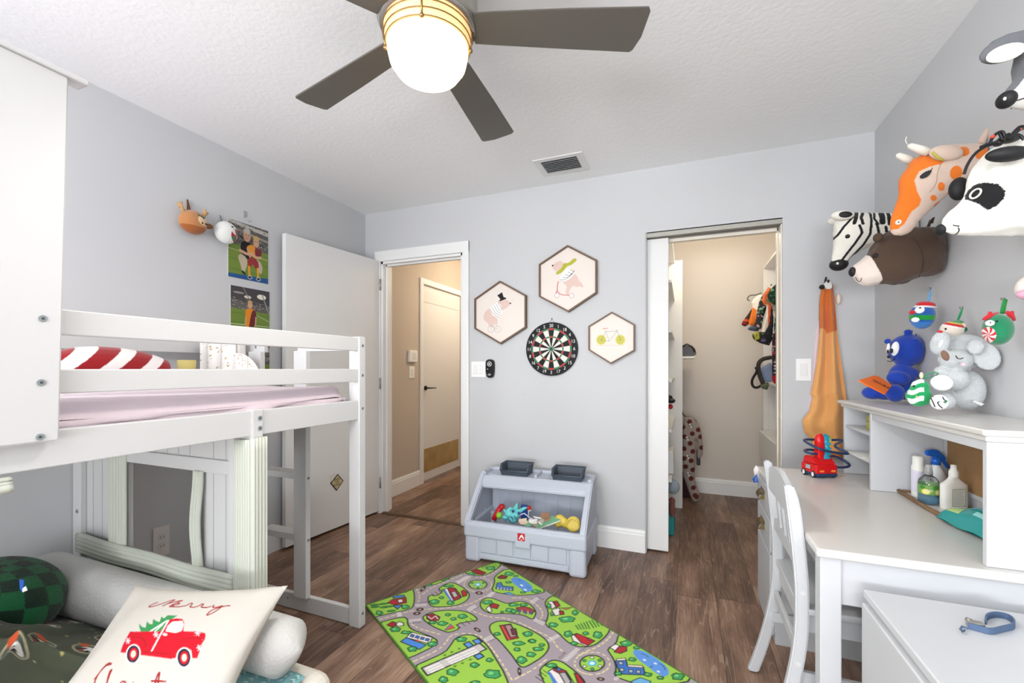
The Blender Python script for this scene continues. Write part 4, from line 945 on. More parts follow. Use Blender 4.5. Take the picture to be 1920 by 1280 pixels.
w.prism([(-hw + .02, y0 + .195, .405), (-hw + .02, y0 + .20, .43), (-hw + .02, y0 + .245, .473), (-hw + .02, y0 + .27, .46), (-hw + .02, y0 + .262, .43), (-hw + .02, y0 + .215, .39)], (BW - .04, 0, 0), .005)
bl_('slanted_frame')(w)
w = MB(); w.box((-hw + .03, y1 - .022, .03), (hw - .03, y1 - .008, .47)); 
for i in range(8): w.box((-hw + .07 + i * .083, y1 - .026, .05), (-hw + .078 + i * .083, y1 - .02, .43), .002)
for s in (-1, 1):
    for k in range(3): w.box((s * (hw - .022), y0 + .09 + k * .09, .05), (s * (hw - .027), y0 + .098 + k * .09, .24), .002)
bl_('back_panel')(w)
w = MB(); w.prism([(x, y, .455) for x, y in smoothpoly([(-hw + .01, y0 + .25), (hw - .01, y0 + .25), (hw - .0, y1 - .06), (hw - .05, y1), (-hw + .05, y1), (-hw, y1 - .06)], 2)], (0, 0, .018)); 
w.tube([Vector((x, y, .480)) for x, y in smoothpoly([(-hw + .02, y0 + .25), (-hw + .006, y1 - .08), (-hw + .03, y1 - .015), (-hw + .09, y1), (hw - .09, y1), (hw - .03, y1 - .015), (hw - .006, y1 - .08), (hw - .02, y0 + .25)], 2, False)], .014, 8)
w.box((-.006, y0 + .265, .468), (.012, y1 - .01, .492), .005)
bl_('top_deck')(w)
# red square badge with white emblem
w = MB(); w.box((-.024, y0 - .0125, .172), (.020, y0 - .0105, .216), .002); bg = w.build('badge', mat('badge_red', (200, 30, 48), .4), box, world=False)
w = MB(); yb = y0 - .0132
w.prism([(-.012, yb, .176), (-.016, yb, .186), (-.002, yb, .209), (.006, yb, .209), (.016, yb, .190), (.012, yb, .180), (.006, yb, .192), (-.001, yb, .196), (-.008, yb, .186)], (0, .0006, 0)); w.prism([(-.006, yb, .176), (.0, yb, .183), (.007, yb, .176)], (0, .0006, 0)); w.build('emblem', mat('badge_white', (240, 236, 236), .4), bg, world=False)
# two removable bins on the deck
for px, lab in ((970, 'left charcoal bin on top of the grey toy box'), (1067, 'right charcoal bin on top of the grey toy box')):
    p = at(px, 885, y=2.70); b = thing('storage_bin', lab, 'bin', (p.x, 2.69, .474), R_(2.2), 'charcoal bins on the toy box')
    w = MB(); a = .093
    w.box((-a + .008, -.045, 0), (a - .008, .05, .008), .003)
    w.prism([(-a + .004, -.052, .0), (-a, -.060, .028), (a, -.060, .028), (a - .004, -.052, .0)], (0, .006, 0)); w.prism([(-a + .004, .05, .0), (-a - .004, .058, .066), (a + .004, .058, .066), (a - .004, .05, .0)], (0, .006, 0))
    for s in (-1, 1): w.prism([(s * (a - .006), -.055, 0), (s * (a - .004), -.062, .030), (s * a, -.035, .066), (s * a, .062, .066), (s * (a - .006), .056, 0)], (-s * .006, 0, 0))
    w.build('bin_body', TBD, b, world=False)
    w = MB(); w.tube([(-a, -.061, .03), (-a - .002, -.036, .067), (-a - .004, .062, .067), (a + .004, .062, .067), (a + .002, -.036, .067), (a, -.061, .03), (-a, -.061, .03)], .006, 8); w.build('bin_rim', TBD, b, world=False)
# toys inside
def T(px, py, y): return at(px, py, y=y)
def simp(name, label, cat, w, m): return props(w.build(name, m), label, cat)
RED = mat('toy_red', (196, 28, 36), .35); YEL = mat('toy_yellow', (222, 196, 84), .45); AQ = mat('toy_aqua', (110, 206, 204), .4); BLU = mat('toy_blue', (34, 78, 160), .4); GRN = mat('toy_green', (96, 170, 110), .5)
w = MB(); w.tube([T(925, 975, 2.52), T(934, 958, 2.55), T(940, 950, 2.56)], [.016, .017, .019], 14); w.ell(T(941, 949, 2.56), (.02, .02, .016)); simp('toy_maraca', 'red plastic toy stick with rounded end at left inside toy box', 'toy', w, RED)
w = MB(); w.ell(T(936, 966, 2.53), (.02, .02, .022)); simp('toy_ball', 'small lime green toy next to the red stick in the toy box', 'toy', w, mat('toy_lime', (140, 196, 60), .4))
sh = thing('toy_dinosaur', 'aqua and blue spiky plastic toy creature inside the toy box', 'toy', T(962, 972, 2.55))
w = MB()
for px, py, r in ((955, 963, .030), (965, 965, .034), (972, 960, .024), (948, 970, .022), (962, 974, .03)): w.ell(T(px, py, 2.54), (r, r * .9, r * .75))
w.tube([T(962, 958, 2.54), T(968, 950, 2.53), T(970, 943, 2.53)], [.018, .014, .004], 10); w.tube([T(972, 960, 2.53), T(982, 953, 2.52), T(989, 951, 2.52)], [.015, .011, .003], 10); w.tube([T(952, 958, 2.54), T(958, 950, 2.54)], [.014, .004], 10); w.tube([T(950, 962, 2.54), T(944, 954, 2.54)], [.012, .004], 10)
blob('body', w, AQ, sh, .0035, 1)
for px, py in ((962, 958), (973, 962)): MB().ell(T(px, py, 2.505), (.009, .005, .009)).build('eye', mat('toy_navy', (40, 60, 120), .3), sh)
w = MB()
for k in range(4): w.tube([T(946 + k * 6, 972 - k * 2, 2.505), T(950 + k * 6, 979 - k * 2, 2.505)], .0025, 6)
w.build('scale_marks', mat('toy_denim', (70, 120, 170), .4), sh)
w = MB(); w.box(T(976, 978, 2.58), T(990, 946, 2.60), .006); simp('toy_block', 'upright dark blue toy panel behind the aqua creature in toy box', 'toy', w, BLU)
mt = thing('toy_mushroom', 'little red and white knob toy leaning on the blue panel', 'toy', T(993, 955, 2.56)); w = MB(); w.ell(T(992, 952, 2.55), (.015, .015, .013)); w.build('cap', RED, mt); w = MB(); w.ell(T(992.5, 956.5, 2.55), (.011, .011, .006)); w.tube([T(991, 958, 2.55), T(991, 970, 2.56)], .003, 6); w.build('stem', mat('toy_white', (236, 234, 230), .4), mt)
w = MB(); w.tube([T(973, 966, 2.50), T(983, 962, 2.50), T(994, 971, 2.52), T(1006, 975, 2.54)], .004, 8); simp('toy_hoop', 'pale lavender curved strip across the toys', 'toy', w, mat('toy_lilac', (198, 196, 222), .4))
# wooden puzzle pieces, individually
rr = random.Random(8); cols = [((226, 204, 178), 'pale wooden'), ((128, 186, 146), 'mint green'), ((236, 232, 226), 'white'), ((222, 182, 150), 'peach'), ((240, 232, 214), 'cream'), ((150, 112, 84), 'brown')]
spots = [(981, 978, 0, 'left tip of pile'), (990, 982, 1, 'front left of pile'), (1000, 978, 2, 'middle of pile'), (1009, 972, 2, 'top of the pile'), (1004, 985, 3, 'bottom front of pile'), (1016, 980, 4, 'beside green board'), (1022, 967, 5, 'behind the pile'), (1012, 987, 1, 'under green board')]
for k, (px, py, ci, wh) in enumerate(spots):
    c = T(px, py, 2.50 + .01 * (k % 3)); M = Matrix.Translation(c) @ Matrix.Rotation(rr.uniform(0, 3), 4, 'Z') @ Matrix.Rotation(R_(rr.uniform(25, 50)), 4, 'X')
    w = MB(); w.prism([Vector((x * .028, y * .022, 0)) for x, y in smoothpoly([(-1, -.6), (0, -1), (1, -.7), (.8, .3), (1, 1), (-.2, .8), (-1, .9)], 1)], (0, 0, .006), .001); w.bm.transform(M)
    props(w.build('puzzle_piece', mat('puzzle_%d' % ci, cols[ci][0], .6)), '%s puzzle piece in toy box, %s' % (cols[ci][1], wh), 'puzzle piece', 'puzzle pieces in the toy box')
gb = thing('puzzle_board', 'green and cream wooden puzzle board leaning in the toy box', 'puzzle', T(1030, 975, 2.50))
q = [T(1006, 991, 2.47), T(1051, 974, 2.50), T(1035, 966, 2.56), T(1013, 973, 2.56)]
w = MB(); w.prism([p - UP * .003 for p in q], (0, 0, -.006)); w.build('board_edge', mat('puzzle_4', cols[4][0], .6), gb)
def qq(a, b): return q[0].lerp(q[1], a).lerp(q[3].lerp(q[2], a), b) + UP * .0
for (a0, a1, b0, b1, ci) in ((0, .45, 0, .5, 1), (.45, 1, 0, .45, 1), (.3, .7, .45, 1, 3), (0, .3, .5, 1, 4), (.7, 1, .45, 1, 1)):
    MB().prism([qq(a0, b0), qq(a1, b0), qq(a1, b1), qq(a0, b1)], (0, 0, -.003)).build('painted_shape', mat('puzzle_%d' % ci, cols[ci][0], .6), gb)
yt = thing('yellow_toy', 'chunky pale yellow plastic toy with round wheel at right of toy box', 'toy', T(1060, 980, 2.52))
w = MB()
for px, py, r in ((1050, 972, .03), (1056, 978, .034), (1047, 982, .026), (1062, 984, .026)): w.ell(T(px, py, 2.54), (r, r * .8, r * .85))
blob('body', w, YEL, yt, .004, 2)
w = MB(); a = T(1076, 981, 2.53); w.cyl(a, a - Vector((0, .02, -.006)), .040, n=32); w.tube([a + Vector((.036 * math.cos(k), -.024, .036 * math.sin(k))) for k in [2 * PI * i / 30 for i in range(30)]], .006, 8, closed=True); w.build('wheel', YEL, yt)
# ================================================================ RUG
KA = lambda L: [(680 + x / 5.334, 1040 + y / 5.334) for x, y in L]
KB = lambda L: [(960 + x / 5.333, 1040 + y / 5.333) for x, y in L]
r0 = Vector((-1.466, 1.722, 0)); ru = Vector((.860, -.510, 0)).normalized(); rv = Vector((.510, .860, 0)).normalized(); RLn, RWd = 1.50, .80
RZ = .008
def ruv(q): p = at(q[0], q[1], z=RZ) - r0; return (p.dot(ru), p.dot(rv))
TP = [b - a for a, b in zip(ruv((896, 1095.5)), ruv((1110, 1243)))]
def draw_rug(cv):
    G = (158, 206, 76); G2 = (74, 160, 96); BK = (34, 40, 30); RDD = (176, 34, 44); BLE = (96, 152, 226); WH = (236, 230, 226); YL = (236, 222, 160)
    o = .0032
    def isl(P): cv.poly(P, G, o, BK, 1)
    isl(KA([(-60, 480), (20, 470), (200, 410), (500, 325), (522, 400), (515, 508), (470, 545), (300, 580), (120, 620), (-20, 640)]))
    isl(KA([(590, 270), (900, 190), (870, 235), (800, 270), (720, 300), (610, 315)])); isl(KA([(1000, 60), (1340, 40), (1390, 95), (1330, 150), (1250, 195), (1160, 212), (1050, 195), (1015, 160)]))
    isl(KA([(650, 430), (680, 400), (740, 415), (810, 360), (750, 345), (830, 290), (900, 276), (980, 310), (1050, 360), (1072, 410), (1040, 460), (960, 500), (860, 517), (720, 522), (670, 500)]))
    isl(KA([(1310, 220), (1440, 130)]) + KB([(200, 150), (345, 365), (250, 393), (100, 405), (0, 402)]) + KA([(1380, 385), (1285, 362), (1325, 270)]))
    isl(KA([(1168, 490), (1210, 438), (1290, 428), (1380, 465), (1450, 490)]) + KB([(60, 463), (130, 470), (200, 508), (240, 570), (230, 612), (203, 648), (120, 603), (0, 588)]) + KA([(1400, 585), (1290, 592), (1200, 552)]))
    isl(KA([(598, 640), (620, 600), (700, 570), (800, 555), (950, 553), (1050, 570), (1130, 615), (1152, 655), (1100, 660), (930, 690), (980, 735), (870, 777), (820, 765), (700, 715)]))
    isl(KA([(120, 690), (400, 615), (455, 640), (450, 690), (490, 745), (600, 782), (720, 830), (757, 870), (700, 920), (600, 970), (490, 1022), (400, 1040)]))
    isl(KA([(500, 1120), (680, 1040), (830, 970), (880, 905), (930, 830), (1020, 798), (1100, 798), (1180, 840), (1260, 920), (1340, 1050), (1420, 1180), (1500, 1400), (600, 1400)]))
    isl(KA([(1263, 720), (1300, 678), (1380, 658), (1470, 668)]) + KB([(120, 718), (260, 788), (340, 848), (372, 905), (355, 962), (300, 1022), (220, 1072), (140, 1118), (95, 1122), (60, 1092), (0, 1002)]) + KA([(1380, 870), (1290, 790)]))
    isl(KB([(325, 490), (350, 440), (420, 400), (700, 560), (985, 725), (950, 800), (870, 872), (800, 912), (700, 922), (600, 902), (525, 845), (460, 772), (325, 702), (358, 630), (362, 560)]))
    isl(KB([(270, 1160), (310, 1110), (380, 1058), (440, 1048), (520, 1078), (620, 1155), (700, 1225), (760, 1330), (400, 1400), (330, 1300)]))
    isl(KB([(1060, 800), (1100, 780), (1800, 1190), (1740, 1290), (1240, 1290), (1050, 1225), (1020, 1190), (1042, 1140), (1020, 1050), (980, 990), (948, 942), (1040, 890)]))
    # dashes
    for P in (KA([(160, 648), (380, 585), (560, 548), (800, 535), (1000, 512), (1120, 472), (1200, 425), (1290, 385)]), KA([(540, 340), (575, 400), (560, 480)]), KA([(600, 395), (700, 320), (900, 240), (1000, 205), (950, 180)]), KA([(510, 1065), (740, 962), (830, 885), (880, 800), (1000, 782), (1150, 790), (1240, 865), (1330, 985), (1420, 1120), (1500, 1260)]),
              KA([(490, 690), (560, 735), (700, 772), (800, 800)]), KA([(1110, 565), (1260, 622), (1450, 632), (1600, 690)]), KB([(110, 695), (250, 762), (400, 832), (440, 910), (520, 975)]), KB([(0, 432), (120, 432), (210, 468), (290, 540), (312, 605), (265, 665)]), KB([(1010, 772), (955, 850), (850, 922), (740, 965), (650, 1010)]), KB([(30, 1240), (240, 1130), (360, 1030)]), KA([(1400, 120), (1300, 190), (1200, 225)])):
        cv.line(P, .0055, YL, 1, dash=(.016, .013))
    for c_, a, b in ((KA([(1152, 297)])[0], 26, 13.5), (KB([(800, 1083)])[0], 33, 21)): cv.line([(c_[0] + a * math.cos(k), c_[1] + b * math.sin(k)) for k in [2 * PI * i / 30 for i in range(30)]], .005, YL, closed=True, dash=(.014, .012))
    # crosswalks: n stripes between a->b, each along vector d
    def cw(K, a, b, d, n=8, c=WH):
        for i in range(n):
            t = (i + .15) / n; t2 = (i + .6) / n
            p = (a[0] + (b[0] - a[0]) * t, a[1] + (b[1] - a[1]) * t); q = (a[0] + (b[0] - a[0]) * t2, a[1] + (b[1] - a[1]) * t2)
            cv.poly(K([p, q, (q[0] + d[0], q[1] + d[1]), (p[0] + d[0], p[1] + d[1])]), c)
    cw(KA, (528, 492), (642, 484), (4, 26)); cw(KA, (462, 646), (588, 632), (6, 30)); cw(KB, (345, 850), (450, 790), (35, 22)); cw(KB, (500, 1050), (640, 925), (50, 18), 10); cw(KA, (1205, 840), (1290, 795), (30, 38), 7); cw(KB, (240, 630), (340, 680), (-32, 28), 8); cw(KA, (1040, 540), (1120, 495), (30, 28), 7); cw(KB, (180, 468), (250, 415), (22, 26), 6); cw(KB, (1010, 1240), (1050, 1205), (30, 18), 5)
    cv.poly(KA([(925, 262), (1040, 210), (1090, 216), (960, 292)]), (214, 206, 204)); cv.poly(KA([(1235, 415), (1290, 366), (1330, 374), (1280, 425)]), (214, 206, 204)); cv.poly(KA([(340, 575), (385, 570), (400, 610), (350, 620)]), (214, 206, 204))
    for K, e, ax, ay in ((KA, (960, 250), (26, -10), (8, -18)), (KA, (1105, 228), (24, -10), (8, -18)), (KA, (545, 675), (44, -4), (6, -26)), (KA, (610, 478), (40, -6), (6, -20)), (KA, (1285, 858), (40, -18), (12, -26)), (KB, (500, 1002), (34, -34), (22, 26)), (KB, (690, 955), (40, -18), (10, -30)), (KB, (300, 650), (46, 12), (-6, -26)), (KB, (280, 432), (40, 20), (-8, -22)), (KA, (1135, 535), (34, -14), (8, -20))):
        f1 = K([e])[0]; f2 = K([(e[0] + ax[0], e[1] + ax[1])])[0]; f3 = K([(e[0] + ay[0], e[1] + ay[1])])[0]
        cv.text('STOP', f1, ((f2[0] - f1[0]) * .8, (f2[1] - f1[1]) * .8), (f3[0] - f1[0], f3[1] - f1[1]), (24, 24, 26))
    # roundabouts
    for K, c_, a, b in ((KA, (1152, 297), 17, 8.6), (KB, (800, 1083), 23, 15)):
        c_ = K([c_])[0]; cv.ell(c_, a, b, G, o, oc=BK); cv.ell(c_, a * .38, b * .38, (80, 190, 214)); cv.ell(c_, a * .2, b * .2, (220, 240, 244))
        for k in range(6): cv.ell((c_[0] + a * .72 * math.cos(k * PI / 3 + .5), c_[1] + b * .72 * math.sin(k * PI / 3 + .5)), a * .14, b * .16, G2 if k % 2 else WH, .0016, oc=BK)
    # lakes
    cv.poly(KA([(1478, 245), (1510, 225), (1560, 228), (1640, 265), (1700, 320), (1695, 360), (1625, 378), (1580, 340), (1510, 290)]), BLE, sm=1)
    cv.poly(KB([(1200, 965), (1240, 942), (1330, 968), (1450, 1040), (1550, 1120), (1572, 1190), (1520, 1222), (1440, 1185), (1350, 1110), (1240, 1035)]), BLE, sm=1)
    for K, L in ((KA, [(1590, 305)]), (KA, [(1625, 350)]), (KB, [(1322, 1050), (1430, 1085), (1460, 1165)])):
        for q in K(L): cv.ell(q, 3.2, 1.6, (226, 238, 246), rot=.4)
    for K, L in ((KA, [(1550, 245), (1585, 262)]), (KA, [(1640, 315), (1675, 335)]), (KB, [(1290, 985), (1330, 1000), (1360, 1022)]), (KB, [(1470, 1085), (1510, 1110), (1530, 1148)]), (KB, [(1375, 1125), (1400, 1112)])): cv.line(K(L), .003, (30, 50, 60))
    # runway and hangars
    cv.poly(KA([(1010, 890), (1065, 865), (1110, 905), (1055, 930)]), BLE, .003, BK); cv.poly(KA([(1100, 858), (1155, 835), (1195, 870), (1140, 895)]), BLE, .003, BK); cv.poly(KA([(1115, 1010), (1175, 980), (1215, 1015), (1155, 1045)]), BLE, .003, BK)
    cv.poly(KA([(592, 1130), (1170, 882), (1240, 940), (650, 1205)]), (208, 202, 200), .0035, BK)
    for k in range(3): 
        for a in (.0, .36, .62): cv.poly(KA([(610 + 560 * (a + .03) + k * 24, 1140 - 240 * (a + .03) + k * 19), (610 + 560 * (a + .28) + k * 24, 1140 - 240 * (a + .28) + k * 19), (622 + 560 * (a + .28) + k * 24, 1150 - 240 * (a + .28) + k * 19), (622 + 560 * (a + .03) + k * 24, 1150 - 240 * (a + .03) + k * 19)]), (244, 240, 238))
    for x, y in ((825, 1002), (893, 970), (968, 937), (925, 1112), (1000, 1080), (1080, 1045)): cv.line(KA([(x - 16, y + 5), (x + 16, y - 6)]), .003, BK); cv.line(KA([(x - 4, y - 8), (x + 4, y + 10)]), .003, BK)
    # parking lines
    for K, a, n, st_, d in ((KA, (935, 695), 4, (48, -20), (46, 36)), (KA, (690, 385), 4, (35, -15), (34, 28)), (KB, (235, 1215), 4, (25, -22), (60, 44))):
        for i in range(n): p = (a[0] + st_[0] * i, a[1] + st_[1] * i); cv.line(K([p, (p[0] + d[0], p[1] + d[1])]), .0035, BK)
    # houses
    def h(K, P, c, ol=.0025): cv.poly(K(P), c, ol, BK)
    h(KA, [(305, 410), (415, 400), (425, 420), (310, 435)], (80, 130, 200)); h(KA, [(250, 480), (300, 445), (435, 425), (440, 480), (330, 500)], RDD); h(KA, [(350, 450), (400, 440), (408, 470), (360, 478)], WH); h(KA, [(310, 505), (400, 498), (350, 545)], (80, 130, 200))
    h(KA, [(245, 700), (300, 665), (340, 680), (330, 712), (300, 722)], RDD); h(KA, [(335, 690), (370, 665), (410, 680), (415, 705), (350, 715)], WH)
    h(KA, [(490, 770), (700, 825), (670, 890), (440, 825)], WH); h(KA, [(440, 825), (640, 900), (570, 945), (382, 865)], (78, 140, 224)); cv.line(KA([(530, 848), (570, 860)]), .006, (210, 60, 60)); cv.line(KA([(545, 862), (555, 846)]), .005, (210, 60, 60))
    for i in range(4): h(KA, [(490 + i * 50, 790 + i * 13), (525 + i * 50, 800 + i * 13), (510 + i * 50, 825 + i * 13), (475 + i * 50, 815 + i * 13)], (60, 110, 190), .0015)
    h(KA, [(640, 600), (700, 583), (775, 620), (760, 655), (690, 665), (645, 640)], (150, 40, 56)); cv.line(KA([(655, 615), (690, 640), (730, 610), (755, 640)]), .004, WH); h(KA, [(820, 750), (880, 690), (925, 730), (840, 755)], (206, 84, 70), .0012); cv.line(KA([(830, 745), (890, 700)]), .005, (80, 130, 210))
    h(KA, [(805, 350), (870, 325), (930, 335), (990, 420), (970, 440), (905, 465), (870, 440)], WH); h(KA, [(850, 335), (915, 328), (965, 380), (985, 430), (915, 462), (880, 400)], (168, 40, 50)); h(KA, [(885, 375), (925, 362), (955, 410), (915, 430)], (190, 180, 184)); cv.poly(KA([(805, 350), (825, 345), (900, 462), (880, 465)]), (80, 130, 214)); h(KA, [(985, 365), (1010, 350), (1045, 375), (1040, 410), (1005, 420)], (186, 40, 50))
    h(KA, [(1085, 160), (1130, 135), (1235, 180), (1200, 200), (1140, 195)], (160, 30, 40)); h(KA, [(1345, 225), (1390, 200), (1450, 215), (1430, 238), (1370, 240)], (130, 50, 50)); h(KA, [(1345, 280), (1385, 275), (1400, 310), (1505, 320), (1500, 360), (1330, 340)], (74, 124, 190)); h(KA, [(1410, 385), (1460, 372), (1515, 395), (1500, 408)], (90, 160, 214), .0015)
    for i in range(5): h(KA, [(1345 + i * 32, 322 + i * 4), (1362 + i * 32, 324 + i * 4), (1360 + i * 32, 346 + i * 3), (1343 + i * 32, 343 + i * 3)], (206, 216, 232), .0012)
    h(KA, [(1270, 500), (1310, 485), (1365, 500), (1345, 540), (1280, 525)], (170, 34, 44)); h(KA, [(1232, 540), (1270, 505), (1295, 560), (1270, 578)], WH)
    h(KB, [(40, 530), (110, 515), (180, 530), (225, 560), (200, 590), (60, 560)], (170, 60, 66)); 
    for i in range(5): h(KB, [(60 + i * 30, 545 + i * 4), (72 + i * 30, 545 + i * 4), (80 + i * 30, 590 + i * 2), (68 + i * 30, 588 + i * 2)], WH if i % 2 else (80, 130, 200), .0012)
    h(KA, [(1370, 705), (1480, 690), (1560, 830), (1445, 855)], (176, 40, 48)); h(KA, [(1420, 705), (1480, 698), (1540, 810), (1480, 830)], (180, 140, 146)); cv.line(KA([(1395, 715), (1465, 845)]), .006, (226, 90, 80)); h(KA, [(1480, 740), (1530, 735), (1545, 790), (1500, 800)], (110, 50, 60))
    h(KB, [(355, 470), (400, 462), (440, 520), (395, 540)], WH); h(KB, [(415, 465), (450, 460), (480, 510), (440, 530)], RDD); h(KB, [(395, 550), (470, 530), (500, 590), (430, 610)], WH); h(KB, [(470, 560), (510, 560), (520, 595), (480, 600)], RDD); h(KB, [(480, 530), (600, 525), (540, 550)], (170, 120, 80), .0015)
    h(KB, [(590, 810), (640, 785), (825, 860), (740, 915), (610, 860)], WH); h(KB, [(620, 800), (650, 785), (825, 858), (760, 905), (690, 880)], (190, 34, 44)); h(KB, [(745, 835), (775, 830), (800, 850), (770, 858)], (150, 60, 70), .0015)
    h(KB, [(975, 925), (1030, 890), (1090, 915), (1040, 965)], WH); h(KB, [(1020, 970), (1070, 915), (1140, 915), (1145, 960), (1080, 985)], (176, 40, 48))
    h(KB, [(1030, 1060), (1140, 1045), (1150, 1110), (1310, 1120), (1330, 1200), (1080, 1190), (1055, 1130)], (62, 116, 196)); h(KB, [(1040, 1040), (1130, 1030), (1138, 1052), (1045, 1058)], (226, 214, 196), .0018); h(KB, [(1150, 1098), (1300, 1105), (1310, 1128), (1155, 1118)], (226, 214, 196), .0018)
    for x, y in ((1075, 1080), (1085, 1145), (1175, 1160), (1250, 1165)): h(KB, [(x - 8, y - 14), (x + 28, y - 12), (x + 30, y + 18), (x - 6, y + 16)], (214, 220, 230), .002); cv.line(KB([(x + 11, y - 12), (x + 12, y + 16)]), .002, BK)
    h(KB, [(1190, 1262), (1280, 1225), (1385, 1262), (1370, 1290), (1200, 1280)], (110, 176, 222), .002)
    h(KB, [(360, 1165), (440, 1115), (540, 1160), (620, 1280), (500, 1330), (400, 1240)], WH); h(KB, [(410, 1150), (450, 1118), (540, 1160), (600, 1280), (560, 1330), (480, 1190)], (180, 44, 52)); cv.poly(KB([(355, 1168), (385, 1172), (470, 1300), (420, 1300)]), (70, 124, 206)); h(KB, [(470, 1180), (530, 1170), (590, 1270), (540, 1300)], (178, 172, 176)); h(KB, [(440, 1135), (475, 1125), (500, 1150), (460, 1165)], (70, 110, 180), .002); h(KB, [(620, 1180), (660, 1185), (730, 1290), (660, 1290)], (176, 36, 46))
    # hedgerows
    for i in range(9): cv.line(KB([(635 + i * 27, 705 - i * 9), (665 + i * 27, 745 - i * 2)] if i < 5 else [(635 + i * 27, 705 - i * 9), (680 + i * 27, 770 - i * 8)]), .006, (30, 110, 50))
    for i in range(6): cv.line(KA([(1180 + i * 28, 112 - i * 2), (1210 + i * 28, 135 - i * 3)]), .005, (40, 120, 50))
    for x, y in ((90, 500), (100, 520), (180, 490), (190, 522), (240, 515), (260, 560)): cv.ell(KA([(x + 30, y)])[0], 8, 1.6, (60, 150, 70), .0016, rot=-.1)
    # trees
    TA = [(170, 580, 32, 22), (430, 520, 40, 20), (400, 365, 50, 14), (330, 745, 50, 24), (440, 775, 50, 16), (500, 940, 45, 26), (700, 890, 50, 24), (720, 470, 48, 24), (790, 428, 24, 12), (880, 480, 34, 20), (860, 310, 50, 12), (650, 295, 44, 16), (800, 245, 60, 12), (1280, 135, 44, 18), (1090, 190, 40, 12), (1465, 190, 46, 18), (1530, 212, 24, 8), (1460, 275, 30, 10), (1250, 475, 50, 20), (1510, 500, 50, 16), (1470, 555, 40, 22), (1610, 500, 36, 16), (1395, 572, 16, 10), (855, 598, 26, 14), (910, 640, 28, 14), (1000, 615, 46, 22), (800, 685, 52, 20), (700, 675, 36, 16), (990, 845, 50, 24), (1345, 790, 30, 16), (1270, 1050, 34, 18), (1120, 1100, 44, 24), (900, 1170, 58, 34), (810, 1245, 44, 30), (1300, 1190, 80, 44), (1650, 790, 46, 22), (1560, 885, 60, 20), (1545, 945, 30, 18), (1590, 1050, 50, 34), (1130, 1275, 50, 18), (1690, 860, 36, 18)]
    TBs = [(160, 790, 46, 26), (205, 862, 34, 18), (298, 900, 28, 14), (260, 940, 50, 20), (190, 995, 44, 24), (240, 365, 46, 16), (20, 565, 30, 18), (110, 375, 26, 10), (630, 578, 30, 24), (550, 645, 76, 30), (410, 700, 44, 24), (560, 790, 40, 30), (855, 800, 44, 34), (735, 785, 30, 16), (620, 885, 36, 18), (1140, 885, 60, 28), (1245, 928, 32, 14), (1200, 1045, 36, 18), (1655, 1215, 60, 34), (1480, 1228, 32, 16), (1355, 1195, 40, 18), (1060, 1185, 36, 18), (395, 1105, 56, 20), (370, 510, 20, 26), (400, 590, 16, 20)]
    for K, Ls in ((KA, TA), (KB, TBs)):
        for x, y, a, b in Ls:
            P = [(x + a * (1 + .16 * math.sin(k * 5 + x)) * math.cos(k), y + b * (1 + .16 * math.cos(k * 4 + y)) * math.sin(k)) for k in [2 * PI * i / 16 for i in range(16)]]
            cv.poly(K(P), (64, 166, 96), .0022, (20, 60, 34)); cv.ell(K([(x - a * .2, y - b * .2)])[0], a * .06, b * .07, (130, 206, 130)); cv.line(K([(x - a * .3, y + b * .3), (x + a * .35, y + b * .1)]), .0018, (26, 100, 54))
    # cars
    for K, x, y, a in ((KA, 605, 340, -.8), (KA, 575, 545, -.1), (KA, 545, 585, -.1), (KA, 1165, 382, .1), (KA, 1148, 748, .5), (KA, 1568, 1165, 1.4), (KB, 75, 1160, 1.4), (KB, 885, 1240, .1)):
        c_ = K([(x, y)])[0]; cv.ell(c_, 6.5, 2.6, (120, 36, 48), .002, a, (20, 20, 24)); cv.ell(c_, 2.4, 1.4, (150, 190, 160), rot=a)
cv = Cv(0, 0, RLn, RWd, .0028, (168, 156, 164), ruv)
cv2 = Cv(0, 0, RLn, RWd, .0028, (168, 156, 164), lambda q: (lambda r: (r[0] + TP[0], r[1] + TP[1]))(ruv(q)))
draw_rug(cv); draw_rug(cv2)
uu = (np.arange(cv.A.shape[1]) + .5) * cv.du; vv = (np.arange(cv.A.shape[0]) + .5) * cv.dv
UU, VV = np.meshgrid(uu, vv); WX = r0.x + UU * ru.x + VV * rv.x; WY = r0.y + UU * ru.y + VV * rv.y
dz_ = WX * FW.x + WY * FW.y; far = (HY + FPX * CH / np.maximum(dz_, .05)) > 1284
cv.A[far] = cv2.A[far]
cv.noise(.10, 4)
bd = np.minimum(np.minimum(UU, RLn - UU), np.minimum(VV, RWd - VV)) < .007; cv.A[bd] = L3((74, 128, 44))[:3]
rug = thing('road_map_rug', 'green play rug printed with grey roads, trees and houses on the wood floor', 'rug', (r0.x, r0.y, 0), math.atan2(ru.y, ru.x))
cv.sheet('printed_pile', lambda U, V: np.stack([r0.x + U * ru.x + V * rv.x, r0.y + U * ru.y + V * rv.y, np.full_like(U, RZ)], -1), vmat('rug_pile', .95, .3, 500, .1), rug)
MB().box((0, 0, .0005), (RLn, RWd, RZ - .0006), .002).build('rug_backing', mat('rug_edge_green', (74, 120, 44), .9), rug, world=False)
